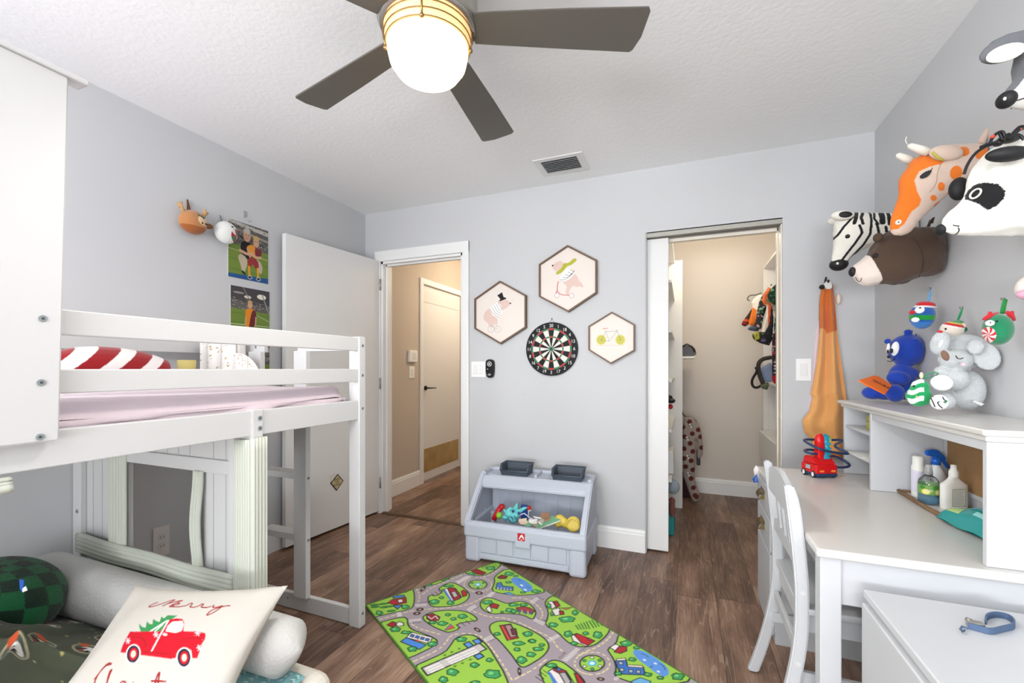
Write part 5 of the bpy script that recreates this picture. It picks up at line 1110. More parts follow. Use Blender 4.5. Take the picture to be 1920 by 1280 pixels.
# ================================================================ DESK
DK_ = thing('desk', 'white desk along the right wall with a chair pushed in', 'desk', (.63, 1.95, 0))
dx0, dx1, dy0, dy1, dz = .33, .93, 1.41, 2.5, .68
def db(name, a, b, bev=.003, par=DK_, m=None): return MB().box(a, b, bev).build(name, m or FURN, par)
DTOP = mat('desk_top_white', (214, 212, 208), .28, spec=.5)
w = MB(); w.box((dx0, dy0, dz - .024), (dx1, dy1, dz), .007, seg=3); w.build('desktop', DTOP, DK_)
db('leg', (dx0 + .012, dy0 + .02, 0), (dx0 + .062, dy0 + .07, dz - .024)); db('leg', (dx1 - .06, dy0 + .02, 0), (dx1 - .01, dy0 + .07, dz - .024)); db('leg', (dx1 - .06, dy1 - .06, 0), (dx1 - .01, dy1 - .01, dz - .024))
db('side_apron', (dx0 + .062, dy0 + .03, dz - .155), (dx1 - .06, dy0 + .048, dz - .024)); db('front_apron', (dx0 + .035, dy0 + .07, dz - .10), (dx0 + .053, 2.12, dz - .024)); db('back_apron', (dx1 - .03, dy0 + .07, dz - .155), (dx1 - .015, dy1, dz - .024))
db('drawer_cabinet', (dx0 + .02, 2.13, .0), (dx1 - .06, dy1 - .005, dz - .0245), .003)
BRS = mat('antique_brass', (150, 128, 84), .3, metal=.9)
for z0, z1 in ((.03, .37), (.38, .515), (.525, .645)):
    d = db('drawer', (dx0 + .002, 2.145, z0), (dx0 + .02, dy1 - .018, z1), .004)
    zc = (z0 + z1) / 2 + .005; yc = (2.145 + dy1) / 2
    if z0 < .1: continue
    w = MB(); w.surf(lambda u, v: (dx0 + .002 - .024 * math.sin(v * PI / 2), yc - .042 + .084 * u, zc + .014 - .03 * (1 - math.cos(v * PI / 2)) ), 10, 8)
    w.prism([(dx0 + .002, yc - .044, zc - .018), (dx0 + .002, yc - .044, zc + .016), (dx0 - .022, yc - .044, zc - .018)], (0, .003, 0)); w.prism([(dx0 + .002, yc + .041, zc - .018), (dx0 + .002, yc + .041, zc + .016), (dx0 - .022, yc + .041, zc - .018)], (0, .003, 0)); w.box((dx0 - .0005, yc - .05, zc + .008), (dx0 + .002, yc + .05, zc + .022), .001); w.build('cup_handle', BRS, d)
# hutch standing on the desk
HU = thing('desk_hutch', 'white open hutch with cork back standing on the white desk', 'hutch', (.81, 1.95, dz))
hx0, hx1, hy0, hy1, hz = .690, .932, 1.436, 2.50, 1.02
def hb(name, a, b, bev=.002, m=None, par=None): return MB().box(a, b, bev).build(name, m or FURN, par or HU)
w = MB(); w.box((hx0 - .012, hy0 - .012, hz - .016), (hx1, hy1 + .045, hz), .005, seg=3); w.box((hx0 - .004, hy0 - .006, hz - .03), (hx1, hy1 + .02, hz - .015), .003); w.build('hutch_top', DTOP, HU)
hb('side_panel', (hx0, hy0, dz + .0005), (hx1, hy0 + .018, hz - .03)); hb('divider', (hx0, 2.165, dz + .0005), (hx1 - .01, 2.183, hz - .03)); hb('side_panel', (hx0, hy1 - .018, dz + .0005), (hx1, hy1, hz - .03))
hb('back_panel', (hx1 - .01, hy0 + .018, dz + .0005), (hx1, hy1 - .018, hz - .03))
CORK = mat('cork_board', (166, 128, 86), .9, bump=.4, bscale=300, var=.12, vscale=120)
hb('cork_board', (hx1 - .014, 1.50, dz + .06), (hx1 - .0105, 2.145, hz - .055), .0005, CORK)
w = MB()
w.box((hx1 - .018, 1.49, dz + .045), (hx1 - .010, 2.16, dz + .06), .001); w.box((hx1 - .018, 2.145, dz + .045), (hx1 - .010, 2.16, hz - .04), .001); w.box((hx1 - .018, 1.485, dz + .045), (hx1 - .010, 1.50, hz - .04), .001); w.box((hx1 - .018, 1.485, hz - .055), (hx1 - .010, 2.16, hz - .04), .001); w.build('cork_frame', FURN, HU)
hb('front_strip', (hx0 + .002, hy0 + .018, hz - .055), (hx0 + .014, 2.165, hz - .03))
hb('shelf', (hx0 + .004, 2.183, .895), (hx1 - .01, hy1 - .018, .908)); hb('shelf', (hx0 + .004, 2.183, .782), (hx1 - .01, hy1 - .018, .790))
# olive box in the cubby, papers on shelf
t = thing('olive_case', 'olive green rounded case on the upper cubby shelf of the hutch', 'case', (.79, 2.25, .908))
w = MB(); w.box((.725, 2.19, .9085), (.90, 2.33, .942), .006, seg=3); w.build('case_base', mat('olive_plastic', (186, 178, 72), .45), t)
w = MB(); w.prism([(.725, y, z) for y, z in ((2.19, .943), (2.34, .943), (2.325, .968), (2.30, .979), (2.19, .979))], (.175, 0, 0), .006); w.build('lid', mat('olive_plastic', (186, 178, 72), .45), t)
for k in range(3):
    o = MB().box((.684 - k * .006, 2.20 + k * .02, .7905 + k * .0022), (.88, 2.42 - k * .03, .7922 + k * .0022)).build('paper_sheet', mat('paper_%d' % k, ((236, 236, 234), (222, 220, 214), (240, 240, 238))[k], .7)); props(o, ('lowest', 'middle', 'topmost')[k] + ' white paper in the thin stack on lower cubby shelf', 'paper', 'papers on the lower cubby shelf')
# ---- tray with marbled bottom, wooden rim, and bottles
tz = dz + .001; TR = thing('serving_tray', 'octagonal wood-rimmed marble tray on the desk under the cork board', 'tray', (.78, 1.8, dz))
TP_ = [(.905, 1.50), (.905, 1.97), (.83, 2.06), (.70, 2.05), (.645, 1.93), (.62, 1.62), (.66, 1.52), (.74, 1.46), (.86, 1.46)]
tq_ = [at(px, py, z=dz) for px, py in ((1679, 920), (1735, 955), (1780, 980), (1806, 984), (1846, 987))]
TP_ = [(q.x, q.y) for q in tq_] + [(.80, 1.458), (.905, 1.47), (.905, 2.02), (.86, 2.15), (.79, 2.16)]
cxy = (sum(p[0] for p in TP_) / len(TP_), sum(p[1] for p in TP_) / len(TP_))
w = MB(); w.prism([(x, y, tz) for x, y in TP_], (0, 0, .006)); w.build('tray_base', mat('marble_white', (226, 224, 220), .25, var=.15, vscale=9), TR)
w = MB(); pp_ = [Vector((cxy[0] + (x - cxy[0]) * .985, cxy[1] + (y - cxy[1]) * .985, tz + .008)) for x, y in TP_]; w.tube(pp_, .0075, 8, closed=True); w.build('wooden_rim', mat('rustic_bark_wood', (136, 106, 74), .7, bump=.6, bscale=60, var=.35, vscale=40), TR)
def bot(name, label, cat='bottle'): return thing(name, label, cat, (0, 0, dz))
def base(px, py): p = at(px, py, z=tz + .007); p.z = tz + .0066; return p
# clear pump spray bottle
c = base(1741, 943); t = thing('fragrance_bottle', 'clear glass pump bottle with lemon label and blue liquid on the tray', 'bottle', c)
GL = mat('clear_glass', (240, 246, 248), .03, trans=.95, ior=1.45)
MB().lathe([(0, 0), (.027, 0), (.029, .004), (.029, .074), (.027, .084), (.018, .096), (.010, .102), (.009, .104)], c, 28).build('glass_body', GL, t)
MB().lathe([(0, .004), (.026, .004), (.026, .038), (0, .036)], c, 24).build('blue_liquid', mat('blue_liquid', (110, 190, 226), .1, trans=.5), t)
cvb = Cv(-PI, 0, PI, 1, .02, (124, 168, 90)); 
for a in (-2.2, -.9, .6, 1.9): cvb.ell((a - .35, .75), .3, .22, (70, 140, 60)); cvb.ell((a, .3), .42, .3, (226, 214, 110)); cvb.ell((a, .3), .3, .2, (240, 234, 160)); cvb.line([(a + .1, .5), (a + .6, .5)], .05, (230, 230, 210)); cvb.line([(a + .1, .38), (a + .6, .38)], .05, (210, 214, 190))
cvb.sheet('label', lambda U, V: np.stack([c.x +   .0294 * np.cos(U), c.y +   .0294 * np.sin(U), c.z + .036 + V * .033], -1), vmat('paper_label', .45), t)
MB().lathe([(0, .098), (.0105, .098), (.0105, .114), (.006, .116), (.006, .128), (0, .128)], c, 20).build('metal_collar', STEEL, t)
w = MB(); w.lathe([(0, .104), (.012, .104), (.012, .116), (.009, .132), (.0085, .138), (0, .139)], c, 20); w.build('clear_cap', mat('clear_plastic', (238, 240, 240), .1, trans=.6), t)
# white bottle with printed back label
c = base(1780, 925) + Vector((.02, .03, 0)); c = Vector((.858, 1.965, tz + .0066)); t = thing('lotion_bottle', 'white plastic bottle with flip cap and green framed back label', 'bottle', c)
w = MB(); w.surf(lambda u, v: (lambda a, z, k: c + Vector((.043 * k * math.copysign(abs(math.cos(a)) ** .7, math.cos(a)) * RT.x - .016 * k ** .6 * math.copysign(abs(math.sin(a)) ** .7, math.sin(a)) * RT.y, .043 * k * math.copysign(abs(math.cos(a)) ** .7, math.cos(a)) * RT.y + .016 * k ** .6 * math.copysign(abs(math.sin(a)) ** .7, math.sin(a)) * RT.x, z)))(2 * PI * u, .104 * v if v < .8 else .0832 + (v - .8) / .2 * .030, 1 if v < .8 else 1 - .68 * math.sin((v - .8) / .2 * PI / 2)), 28, 20, closeu=True)
w.build('bottle_body', mat('white_hdpe', (238, 238, 232), .35), t)
MB().lathe([(.0125, .108), (.0135, .112), (.0135, .128), (.011, .130), (.011, .134), (.0085, .136), (.008, .150), (0, .151)], c, 24).build('flip_cap', mat('white_hdpe', (238, 238, 232), .35), t)
nl = -FW; lr = RT
w = MB(); o_ = c + nl * .0178 + UP * .012; w.prism([o_ - lr * .022, o_ + lr * .022, o_ + lr * .022 + UP * .058, o_ - lr * .022 + UP * .058], nl * .0006); w.build('label_frame', mat('label_green', (120, 140, 80), .5), t)
o_ = c + nl * .0182 + UP * .0135
w = MB(); w.prism([o_ - lr * .0205, o_ + lr * .0205, o_ + lr * .0205 + UP * .055, o_ - lr * .0205 + UP * .055], nl * .0004); w.build('label', mat('label_cream', (226, 228, 218), .5), t)
for k in range(11):
    a = o_ + nl * .0005 + UP * (.005 + k * .0044); MB().prism([a - lr * .018, a + lr * (.018 - .003 * (k % 3)), a + lr * (.018 - .003 * (k % 3)) + UP * .0012, a - lr * .018 + UP * .0012], nl * .0002).build('text_line', mat('print_grey', (150, 152, 148), .6), t)
# blue trigger sprayer bottle behind
c = Vector((.872, 2.115, tz + .0066)); t = thing('trigger_spray_bottle', 'white spray bottle with bright blue trigger head behind the lemon bottle', 'bottle', c)
MB().lathe([(0, 0), (.028, 0), (.029, .006), (.029, .08), (.02, .105), (.012, .118), (.012, .126)], c, 28).build('bottle_body', mat('frosted_white', (232, 236, 240), .3), t)
BT_ = mat('trigger_blue', (30, 104, 206), .35); hd = c + UP * .135
w = MB(); w.lathe([(0, .122), (.014, .122), (.014, .142), (.009, .146), (0, .146)], c, 20); w.build('collar', BT_, t)
w = MB(); w.prism([hd + RT * x + UP * z + FW * -.008 for x, z in smoothpoly([(-.036, .020), (-.040, .034), (-.022, .044), (.002, .044), (.026, .020), (.036, .012), (.030, .006), (.016, .016), (.010, .008), (-.008, .006), (-.010, .018)], 1)], FW * .016, .003); w.build('trigger_head', BT_, t)
w = MB(); w.prism([hd + RT * x + UP * z + FW * -.005 for x, z in smoothpoly([(.014, .020), (.026, .018), (.046, -.018), (.050, -.030), (.042, -.028), (.026, -.004), (.014, .008)], 1)], FW * .010, .002); w.build('trigger', BT_, t)
# tall white tube standing left
c = Vector((.812, 2.095, tz + .0066)); t = thing('lotion_tube', 'plain white lotion bottle with lilac stripe at the left end of the tray', 'bottle', c)
MB().lathe([(0, 0), (.019, 0), (.02, .005), (.02, .115), (.017, .12), (.017, .150), (.012, .154), (0, .154)], c, 24).build('bottle_body', mat('white_hdpe', (238, 238, 232), .35), t)
w = MB(); w.lathe([(.0203, .02), (.0203, .10)], c, 24); w.build('label', mat('label_lilac', (224, 220, 238), .4), t)
# pack of wipes
WP = thing('wipes_pack', 'teal soft pack of wipes lying on the tray in front of the cork', 'wipes', (.80, 1.6, tz + .008))
q0 = at(1755, 968, z=tz + .012); q1 = at(1855, 985, z=tz + .012)
def wp(u, v, s):
    a = Vector((q0.x, q0.y, 0)); d = Vector((.808, 1.465, 0)) - a; n_ = Vector((-d.y, d.x, 0)).normalized() * -.09
    if n_.x < 0: n_ = -n_
    e = (max(0, 1 - (2 * u - 1) ** 2) * max(0, 1 - (2 * v - 1) ** 2)) ** .35
    p = a + d * u + n_ * v; p.z = tz + .0095 + (.064 * e + .003 * math.sin(u * 19 + v * 5)) * s; return p
w = MB(); w.surf(lambda u, v: wp(u, v, 1), 36, 20); w.surf(lambda u, v: wp(u, v, 0), 36, 20); w.build('pack_body', mat('teal_film', (38, 150, 148), .25, var=.12, vscale=30), WP)
for u0, u1, v0, v1, c_, nm in ((.25, .62, .35, .75, (96, 196, 206), 'lid_flap'), (.36, .5, .12, .25, (150, 220, 216), 'pale_patch'), (.08, .22, .1, .3, (170, 204, 120), 'leaf_patch'), (.12, .24, .6, .74, (170, 220, 214), 'pale_patch'), (.78, .96, .06, .38, (238, 240, 240), 'white_flap')):
    MB().surf(lambda u, v: wp(u0 + (u1 - u0) * u, v0 + (v1 - v0) * v, 1) + UP * .0012, 10, 8).build(nm, mat('wipe_' + nm, c_, .35), WP)
# ---- toy fire truck with looping track
FT = thing('toy_fire_truck', 'red toy fire truck carrying a looping blue race track on the desk', 'toy truck', (.5, 2.1, dz), 0)
fa = at(1512, 889, z=dz); fb = at(1531, 897, z=dz); fe = at(1576, 896, z=dz)
fo = fb; fx_ = (fe - fb); fx_.z = 0; fx_.normalize(); fy_ = Vector((-fx_.y, fx_.x, 0)); FL = .135; FWd = .072
def fp_(x, y, z): return fo + fx_ * x + fy_ * y + UP * z
FM = Matrix(((fx_.x, fy_.x, 0, fo.x), (fx_.y, fy_.y, 0, fo.y), (0, 0, 1, dz), (0, 0, 0, 1))) @ Matrix.Diagonal((1.3, .75, 1.15, 1))
# truck: rear end faces camera-right, long axis away along fy
RDp = mat('fire_red', (214, 24, 28), .3); NV = mat('navy_plastic', (42, 60, 98), .35)
w = MB(); w.box((.0, .0, .016), (.078, .125, .052), .006); w.prism([(.004, .006, .05), (.004, .12, .05), (.004, .112, .078), (.004, .04, .078), (.004, .012, .062)], (.07, 0, 0), .004); w.bm.transform(FM); w.build('truck_body', RDp, FT)
w = MB(); w.box((.002, -.004, .006), (.076, .13, .018), .003); w.bm.transform(FM); w.build('chassis', NV, FT)
for x in (-.002, .068):
    for y in (.026, .098):
        w = MB(); w.cyl((x, y, .0135), (x + .012, y, .0135), .0135, n=20); w.bm.transform(FM); wh = w.build('wheel', mat('toy_black_rubber', (28, 30, 36), .6), FT)
        w = MB(); xx = x - .001 if x < 0 else x + .012; w.cyl((xx, y, .0135), (xx + .001, y, .0135), .009, n=18); w.bm.transform(FM); w.build('hub', mat('toy_white', (236, 234, 230), .4), wh)
for x in (.012, .054): w = MB(); w.box((x, -.0015, .024), (x + .016, .001, .031), .001); w.bm.transform(FM); w.build('tail_light', mat('toy_orange', (246, 140, 60), .4), FT)
w = MB(); w.box((-.0012, .045, .030), (.0, .085, .048), .0005); w.bm.transform(FM); dcl = w.build('white_decal', mat('decal_black', (40, 40, 44), .5), FT)
w = MB()
for i in range(4):
    for j in range(3): w.box((-.0018, .047 + i * .0095, .032 + j * .0052), (-.001, .0535 + i * .0095, .0352 + j * .0052))
w.bm.transform(FM); w.build('decal_blocks', mat('toy_white', (236, 234, 230), .4), dcl)
w = MB(); w.box((.024, .03, .07), (.05, .075, .145), .008); w.ell((.037, .05, .14), (.018, .024, .03)); w.bm.transform(FM); w.build('tower', RDp, FT)
tqm = mat('toy_cyan', (40, 160, 190), .35)
w = MB(); w.tube([Vector((.05 + .0 * k, .05 - .028 * math.cos(a), .112 + .045 * math.sin(a))) for k, a in enumerate([PI * i / 12 for i in range(-6, 16)])], .008, 8); w.bm.transform(FM); w.build('stair_lift', tqm, FT)
w = MB()
for a in [PI * i / 8 for i in range(-3, 9)]: w.box((.042, .05 - .03 * math.cos(a) - .005, .112 + .05 * math.sin(a) - .005), (.062, .05 - .03 * math.cos(a) + .005, .112 + .05 * math.sin(a) + .005), .001)
w.bm.transform(FM); w.build('lift_steps', tqm, FT)
for k, (c_, z) in enumerate((((120, 190, 70), .152), ((236, 212, 90), .143), ((240, 170, 70), .125))): w = MB(); w.ell((.066, .046 - .006 * k, z), (.008, .008, .010)); w.bm.transform(FM); w.build('penguin_rider', mat('rider_%d' % k, c_, .4), FT)
def track(pts, nm='track_rail'):
    pts = [at(px, py, d=d) for px, py, d in pts]; pts = [Vector(p) for p in smoothpoly([tuple(p) for p in pts], 3, True)]
    w = MB(); w.tube(pts, .0055, 8, closed=True); w.build(nm, NV, FT)
dT = (fo + fy_ * .06 - EYE).dot(FW)
track([(1505, 825, dT + .02), (1512, 823, dT + .05), (1545, 825, dT + .07), (1580, 824, dT + .06), (1577, 828, dT + .05), (1560, 836, dT + .0), (1592, 849, dT - .03), (1588, 851, dT - .05), (1550, 846, dT - .06), (1530, 839, dT - .05)])
track([(1506, 844, dT + .01), (1515, 842, dT + .04), (1538, 845, dT + .03), (1538, 851, dT - .02), (1518, 850, dT - .03)], 'lower_track_loop')
track([(1558, 850, dT + .03), (1595, 870, dT - .0), (1590, 876, dT - .03), (1562, 876, dT - .05), (1550, 868, dT - .03)], 'lower_track_loop')
# ================================================================ CHAIR
CH_ = thing('slat_back_chair', 'white wooden child chair with slatted back tucked under the desk', 'chair', (.45, 1.74, 0))
def cb(name, w, m=FURN): return w.build(name, m, CH_)
def postx(z): return .322 - .03 * max(0, (z - .5) / .32) ** 1.3 - .085 * max(0, (.42 - z) / .42) ** 1.7
for y in (1.545, 1.915):
    w = MB(); N = 22; zs = [.003 + .815 * i / N for i in range(N + 1)]
    P1 = [(postx(z) - .017, z) for z in zs]; P2 = [(postx(z) + .019 - .012 * max(0, (z - .74) / .08) ** 2, z) for z in zs][::-1]
    w.prism([(x, y - .014, z) for x, z in P1 + P2], (0, .028, 0), .005); o = cb('back_post', w)
    if y < 1.7:
        for z in (.775, .50, .285): w = MB(); w.cyl((postx(z) + .002, y - .014, z), (postx(z) + .002, y - .0155, z), .0075, n=16); w.build('screw_cap', mat('cap_grey', (214, 214, 214), .4), o)
def hrail(name, z0, z1, th=.018, crown=0.0):
    w = MB(); N = 14; top = [(1.555 + .35 * i / N, z1 + crown * math.sin(PI * i / N)) for i in range(N + 1)]
    w.prism([(postx((z0 + z1) / 2) - th / 2, y, z) for y, z in [(1.905, z0)] + [(1.555, z0)] + top], (th, 0, 0), .003); cb(name, w)
hrail('top_rail', .715, .795, .018, .03); hrail('lower_rail', .565, .605)
for y in (1.655, 1.73, 1.805): w = MB(); w.prism([(postx(.6) - .005, y - .013, .60), (postx(.72) - .005, y - .013, .72), (postx(.72) + .006, y - .013, .72), (postx(.6) + .006, y - .013, .60)], (0, .026, 0), .002); cb('slat', w)
w = MB(); w.box((.335, 1.535, .432), (.66, 1.925, .452), .006, seg=3); w.box((.315, 1.56, .432), (.34, 1.9, .452), .003); cb('seat', w)
w = MB(); w.box((.34, 1.55, .375), (.64, 1.568, .432), .002); cb('seat_apron', w); w = MB(); w.box((.34, 1.892, .375), (.64, 1.91, .432), .002); cb('seat_apron', w); w = MB(); w.box((.325, 1.56, .372), (.343, 1.90, .432), .002); cb('seat_apron', w)
for y in (1.55, 1.885): w = MB(); w.box((.612, y, .003), (.645, y + .03, .432), .003); cb('front_leg', w)
w = MB(); w.box((.30, 1.555, .215), (.62, 1.571, .25), .002); cb('stretcher', w); w = MB(); w.box((.30, 1.89, .215), (.62, 1.906, .25), .002); cb('stretcher', w); w = MB(); w.box((.308, 1.56, .30), (.322, 1.90, .335), .002); cb('stretcher', w)
# ================================================================ DRESSER bottom right
DR_ = thing('low_cabinet', 'low white cabinet with flat top in the bottom right corner', 'cabinet', (.67, .9, 0))
w = MB(); w.box((.425, .35, .58), (.93, 1.385, .60), .003); w.build('cabinet_top', FURN, DR_)
w = MB(); w.box((.435, .36, .0), (.925, 1.378, .58), .002); w.build('body', FURN, DR_)
w = MB(); w.box((.417, .37, .03), (.435, .86, .572), .003); w.build('door', FURN, DR_); w = MB(); w.box((.417, .868, .03), (.435, 1.37, .572), .003); w.build('door', FURN, DR_)
# blue strap with clip
ST = thing('blue_pacifier_strap', 'navy grosgrain strap with metal clip lying on the low white cabinet', 'strap', at(1850, 1185, z=.6))
SB = mat('navy_webbing', (84, 106, 138), .75, bump=.5, bscale=900)
def ribbon(pp, h, th=.0016):
    pts = [Vector(p) for p in smoothpoly([tuple(p) for p in pp], 3, False)]; w = MB(); n = len(pts)
    L = []
    for i, p in enumerate(pts):
        d = (pts[min(i + 1, n - 1)] - pts[max(0, i - 1)]); d.z = 0; nrm = Vector((-d.y, d.x, 0)).normalized() * th
        L.append([w.bm.verts.new(q) for q in (p - nrm, p + nrm, p + nrm + UP * h, p - nrm + UP * h)])
    for A, B in zip(L, L[1:]):
        for k in range(4): w.bm.faces.new((A[k], A[(k + 1) % 4], B[(k + 1) % 4], B[k]))
    w.bm.faces.new(L[0]); w.bm.faces.new(L[-1][::-1]); return w
b0 = [at(px, py, z=.601) for px, py in ((1848, 1170), (1850, 1160), (1868, 1156), (1892, 1161), (1903, 1172), (1900, 1180), (1880, 1184), (1858, 1190), (1835, 1183), (1815, 1178))]
ribbon(b0, .013).build('strap_loop', SB, ST)
MB().tube([at(px, py, z=.606) for px, py in ((1815, 1178), (1804, 1174), (1801, 1179), (1804, 1184), (1808, 1181))], .0022, 8).build('end_loop', SB, ST)
c = at(1831, 1170, z=.607); w = MB(); w.box(c - Vector((.012, .008, .006)), c + Vector((.012, .008, .006)), .003); w.cyl(c - RT * .018, c - RT * .01, .006, n=12); w.cyl(c + FW * .012, c + FW * .02, .005, n=12); w.build('metal_clip', STEEL, ST)
# ================================================================ TOWEL on the far wall
TW = thing('giraffe_towel', 'orange giraffe hooded towel hanging from a hook on the far wall', 'towel', at(1552, 540, y=YF))
tL = [(535, 1), (600, 1.7), (680, 1), (760, 1)]
lft = [(533, 1543), (560, 1537), (620, 1536), (680, 1530), (715, 1524), (738, 1519), (745, 1523), (770, 1517), (788, 1504), (810, 1508), (826, 1522), (850, 1524), (858, 1532)]
rgt = [(533, 1563), (560, 1566), (620, 1570), (680, 1578), (720, 1584), (760, 1590), (800, 1590), (858, 1588)]
cvt = Cv(0, 0, 1, 1, .005, (236, 172, 104))
def edge(T_, y): 
    ys = [a for a, b in T_]; xs = [b for a, b in T_]; return np.interp(y, ys, xs)
def tf(q): y = (q[1] - 533) / 325; l = edge(lft, q[1]); r = edge(rgt, q[1]); return ((q[0] - l) / (r - l), y)
OR = (216, 116, 48)
cvt.poly([(0, 0), (1, 0), (1, .265), (.5, .28), (.42, .285), (.35, .262), (0, .255)], OR, raw=True)
cvt.poly([(1542, 675), (1552, 672), (1561, 680), (1560, 710), (1550, 726), (1540, 720), (1530, 700), (1533, 685)], OR, sm=1); cvt.line([(1526, 782), (1536, 776), (1547, 764)], .012, (50, 34, 28)); cvt.line([(1518, 745), (1524, 748), (1533, 746)], .012, (90, 56, 34))
cvt.poly([(0, .965), (1, .965), (1, 1), (0, 1)], (206, 120, 60), raw=True)
def tpl(U, V):
    py = 533 + V * 325; l = edge(lft, py); r = edge(rgt, py); px = l + U * (r - l)
    fold = .018 + (.020 * np.abs(np.sin(U * 6.5 + .5 * np.sin(V * 4))) + .012 * np.sin(U * 11 + 1)) * np.clip(V * 3 + .35, 0, 1) + .014 * np.sqrt(np.clip(1 - (2 * U - 1) ** 2, 0, 1))
    u = (px - CX) / FPX; dy = FW.y + u * RT.y; dx = FW.x + u * RT.x; t = (YF - .03) / dy
    return np.stack([dx * t, YF - fold - .002, CH + (HY - py) / FPX * t], -1)
cvt.sheet('towel_cloth', tpl, vmat('terry_cloth', .95, .5, 350, .3), TW)
cb_ = Cv(0, 0, 1, 1, .05, (200, 130, 70)); cb_.sheet('towel_back', lambda U, V: tpl(U * .9 + .05, V * .98 + .01) * np.array([1, 0, 1]) + np.array([0, YF - .003, 0]), vmat('terry_cloth', .95, .5, 350, .3), TW)
w = MB(); w.prism([at(px, py, y=YF - .006) for px, py in ((1530, 620), (1536, 600), (1536, 740), (1524, 800), (1512, 800), (1516, 760), (1524, 700))], (0, .005, 0)); w.build('pink_lining', mat('pale_pink_terry', (236, 214, 222), .95), TW)
w = MB(); w.ell(at(1572, 560, y=YF - .02), (.012, .014, .03)); w.build('giraffe_horn', mat('cream_terry', (232, 216, 200), .95), TW)
HK = thing('black_wall_hook', 'black ball-end wall hook holding the giraffe towel', 'hook', at(1552, 525, y=YF))
w = MB(); w.tube([at(1549, 520, y=YF - .001), at(1547, 530, y=YF - .02), at(1545, 540, y=YF - .035), at(1541, 538, y=YF - .05)], .005, 8); w.build('hook_arm', BLACK, HK)
MB().ell(at(1541, 538, y=YF - .055), (.013, .013, .013)).build('hook_ball', BLACK, HK)
w = MB(); w.prism([at(px, py, y=YF - .06) for px, py in smoothpoly([(1545, 534), (1549, 527), (1555, 525), (1560, 530), (1561, 540), (1555, 542), (1549, 541)], 1)], (0, .02, 0), .003); w.build('hanging_loop', mat('toy_white', (236, 234, 230), .4), HK)
w = MB(); w.ell(at(1553, 527, y=YF - .064), (.006, .004, .009)); w.build('hook_tip', BLACK, HK)
# ================================================================ PLUSH ANIMAL HEADS on the right wall
from mathutils.bvhtree import BVHTree
def bvh(o):
    me = o.data; M = wmat(o); return BVHTree.FromPolygons([M @ v.co for v in me.vertices], [tuple(p.vertices) for p in me.polygons])
def hit(B, px, py, fall=None):
    r = ray(px, py).normalized(); h = B.ray_cast(EYE, r)
    if h[0] is None: h = B.find_nearest(fall if fall is not None else EYE + r * 1.5)
    return h[0], h[1]
K4 = lambda L: [(1540 + x / 3.555, 200 + y / 3.555) for x, y in L]
K5 = lambda L: [(1480 + x / 4.266, 500 + y / 4.266) for x, y in L]
FELT = vmat('knit_fabric', .92, .35, 350, .2)
def coat(o, B, base, jobs, Y0=2.0):
    """colour patches: each polygon traced on the side of the animal, kept the same on both sides"""
    me = o.data; M = wmat(o); n = len(me.vertices); co = np.empty(n * 3, np.float32); me.vertices.foreach_get('co', co); co = co.reshape(-1, 3) @ np.array(M.to_3x3()).T + np.array(M.translation)
    X, Z = co[:, 0], co[:, 2]; c = colarr(n, base)
    for P, col, wd_ in jobs:
        H_ = [B.ray_cast(EYE, ray(px, py).normalized())[0] for px, py in P]; ok_ = [h.y for h in H_ if h is not None]; ym_ = sum(ok_) / len(ok_) if ok_ else Y0
        Q = [(lambda p: (p.x, p.z))(h if h is not None else at(px, py, y=ym_)) for h, (px, py) in zip(H_, P)]
        m_ = inpoly(Q, X, Z) if wd_ == 0 else dpoly(Q, X, Z, False) < wd_ / 2
        c[m_, :3] = L3(col)[:3]
    a = me.color_attributes.new('Col', 'FLOAT_COLOR', 'POINT'); a.data.foreach_set('color', c.astype(np.float32).ravel())
def head(name, label, Y, P, ky, base, jobs, cap=1e9, vox=.0045, extra=None):
    Q = [(lambda v: (v.x, v.z))(at(px, py, y=Y)) for px, py in smoothpoly(P, 1)]
    zc = sum(q[1] for q in Q) / len(Q); t = thing(name, label, 'plush wall head', (XR, Y, zc), group=None)
    w = MB(); inflate(w, Q, lambda u, v, ww: Vector((min(u, XR - .002), Y + ww, v)), ky, cap)
    if extra: extra(w)
    for v in w.bm.verts: v.co.x = min(v.co.x, XR - .003)
    o = blob('head', w, FELT, t, vox, 6, None, 1); B = bvh(o); coat(o, B, base, jobs, Y)
    return t, B
def dot(B, t, name, px, py, r, c, h=.004, rx=None, mt=None):
    p, n = hit(B, px, py); q = n.to_track_quat('Z', 'Y').to_matrix(); rx = rx or r
    return MB().ell(p + n * h * .2, (rx, r, h), q, 2).build(name, mt or mat('felt_%d_%d_%d' % c, c, .6), t)
def stitch(B, t, name, P, r, c):
    w = MB(); pts = [(lambda h: h[0] + h[1] * r * .5)(hit(B, px, py)) for px, py in smoothpoly(P, 2, False)]; w.tube(pts, r, 6)
    return w.build(name, mat('felt_%d_%d_%d' % c, c, .6), t)
BKc = (26, 26, 28)
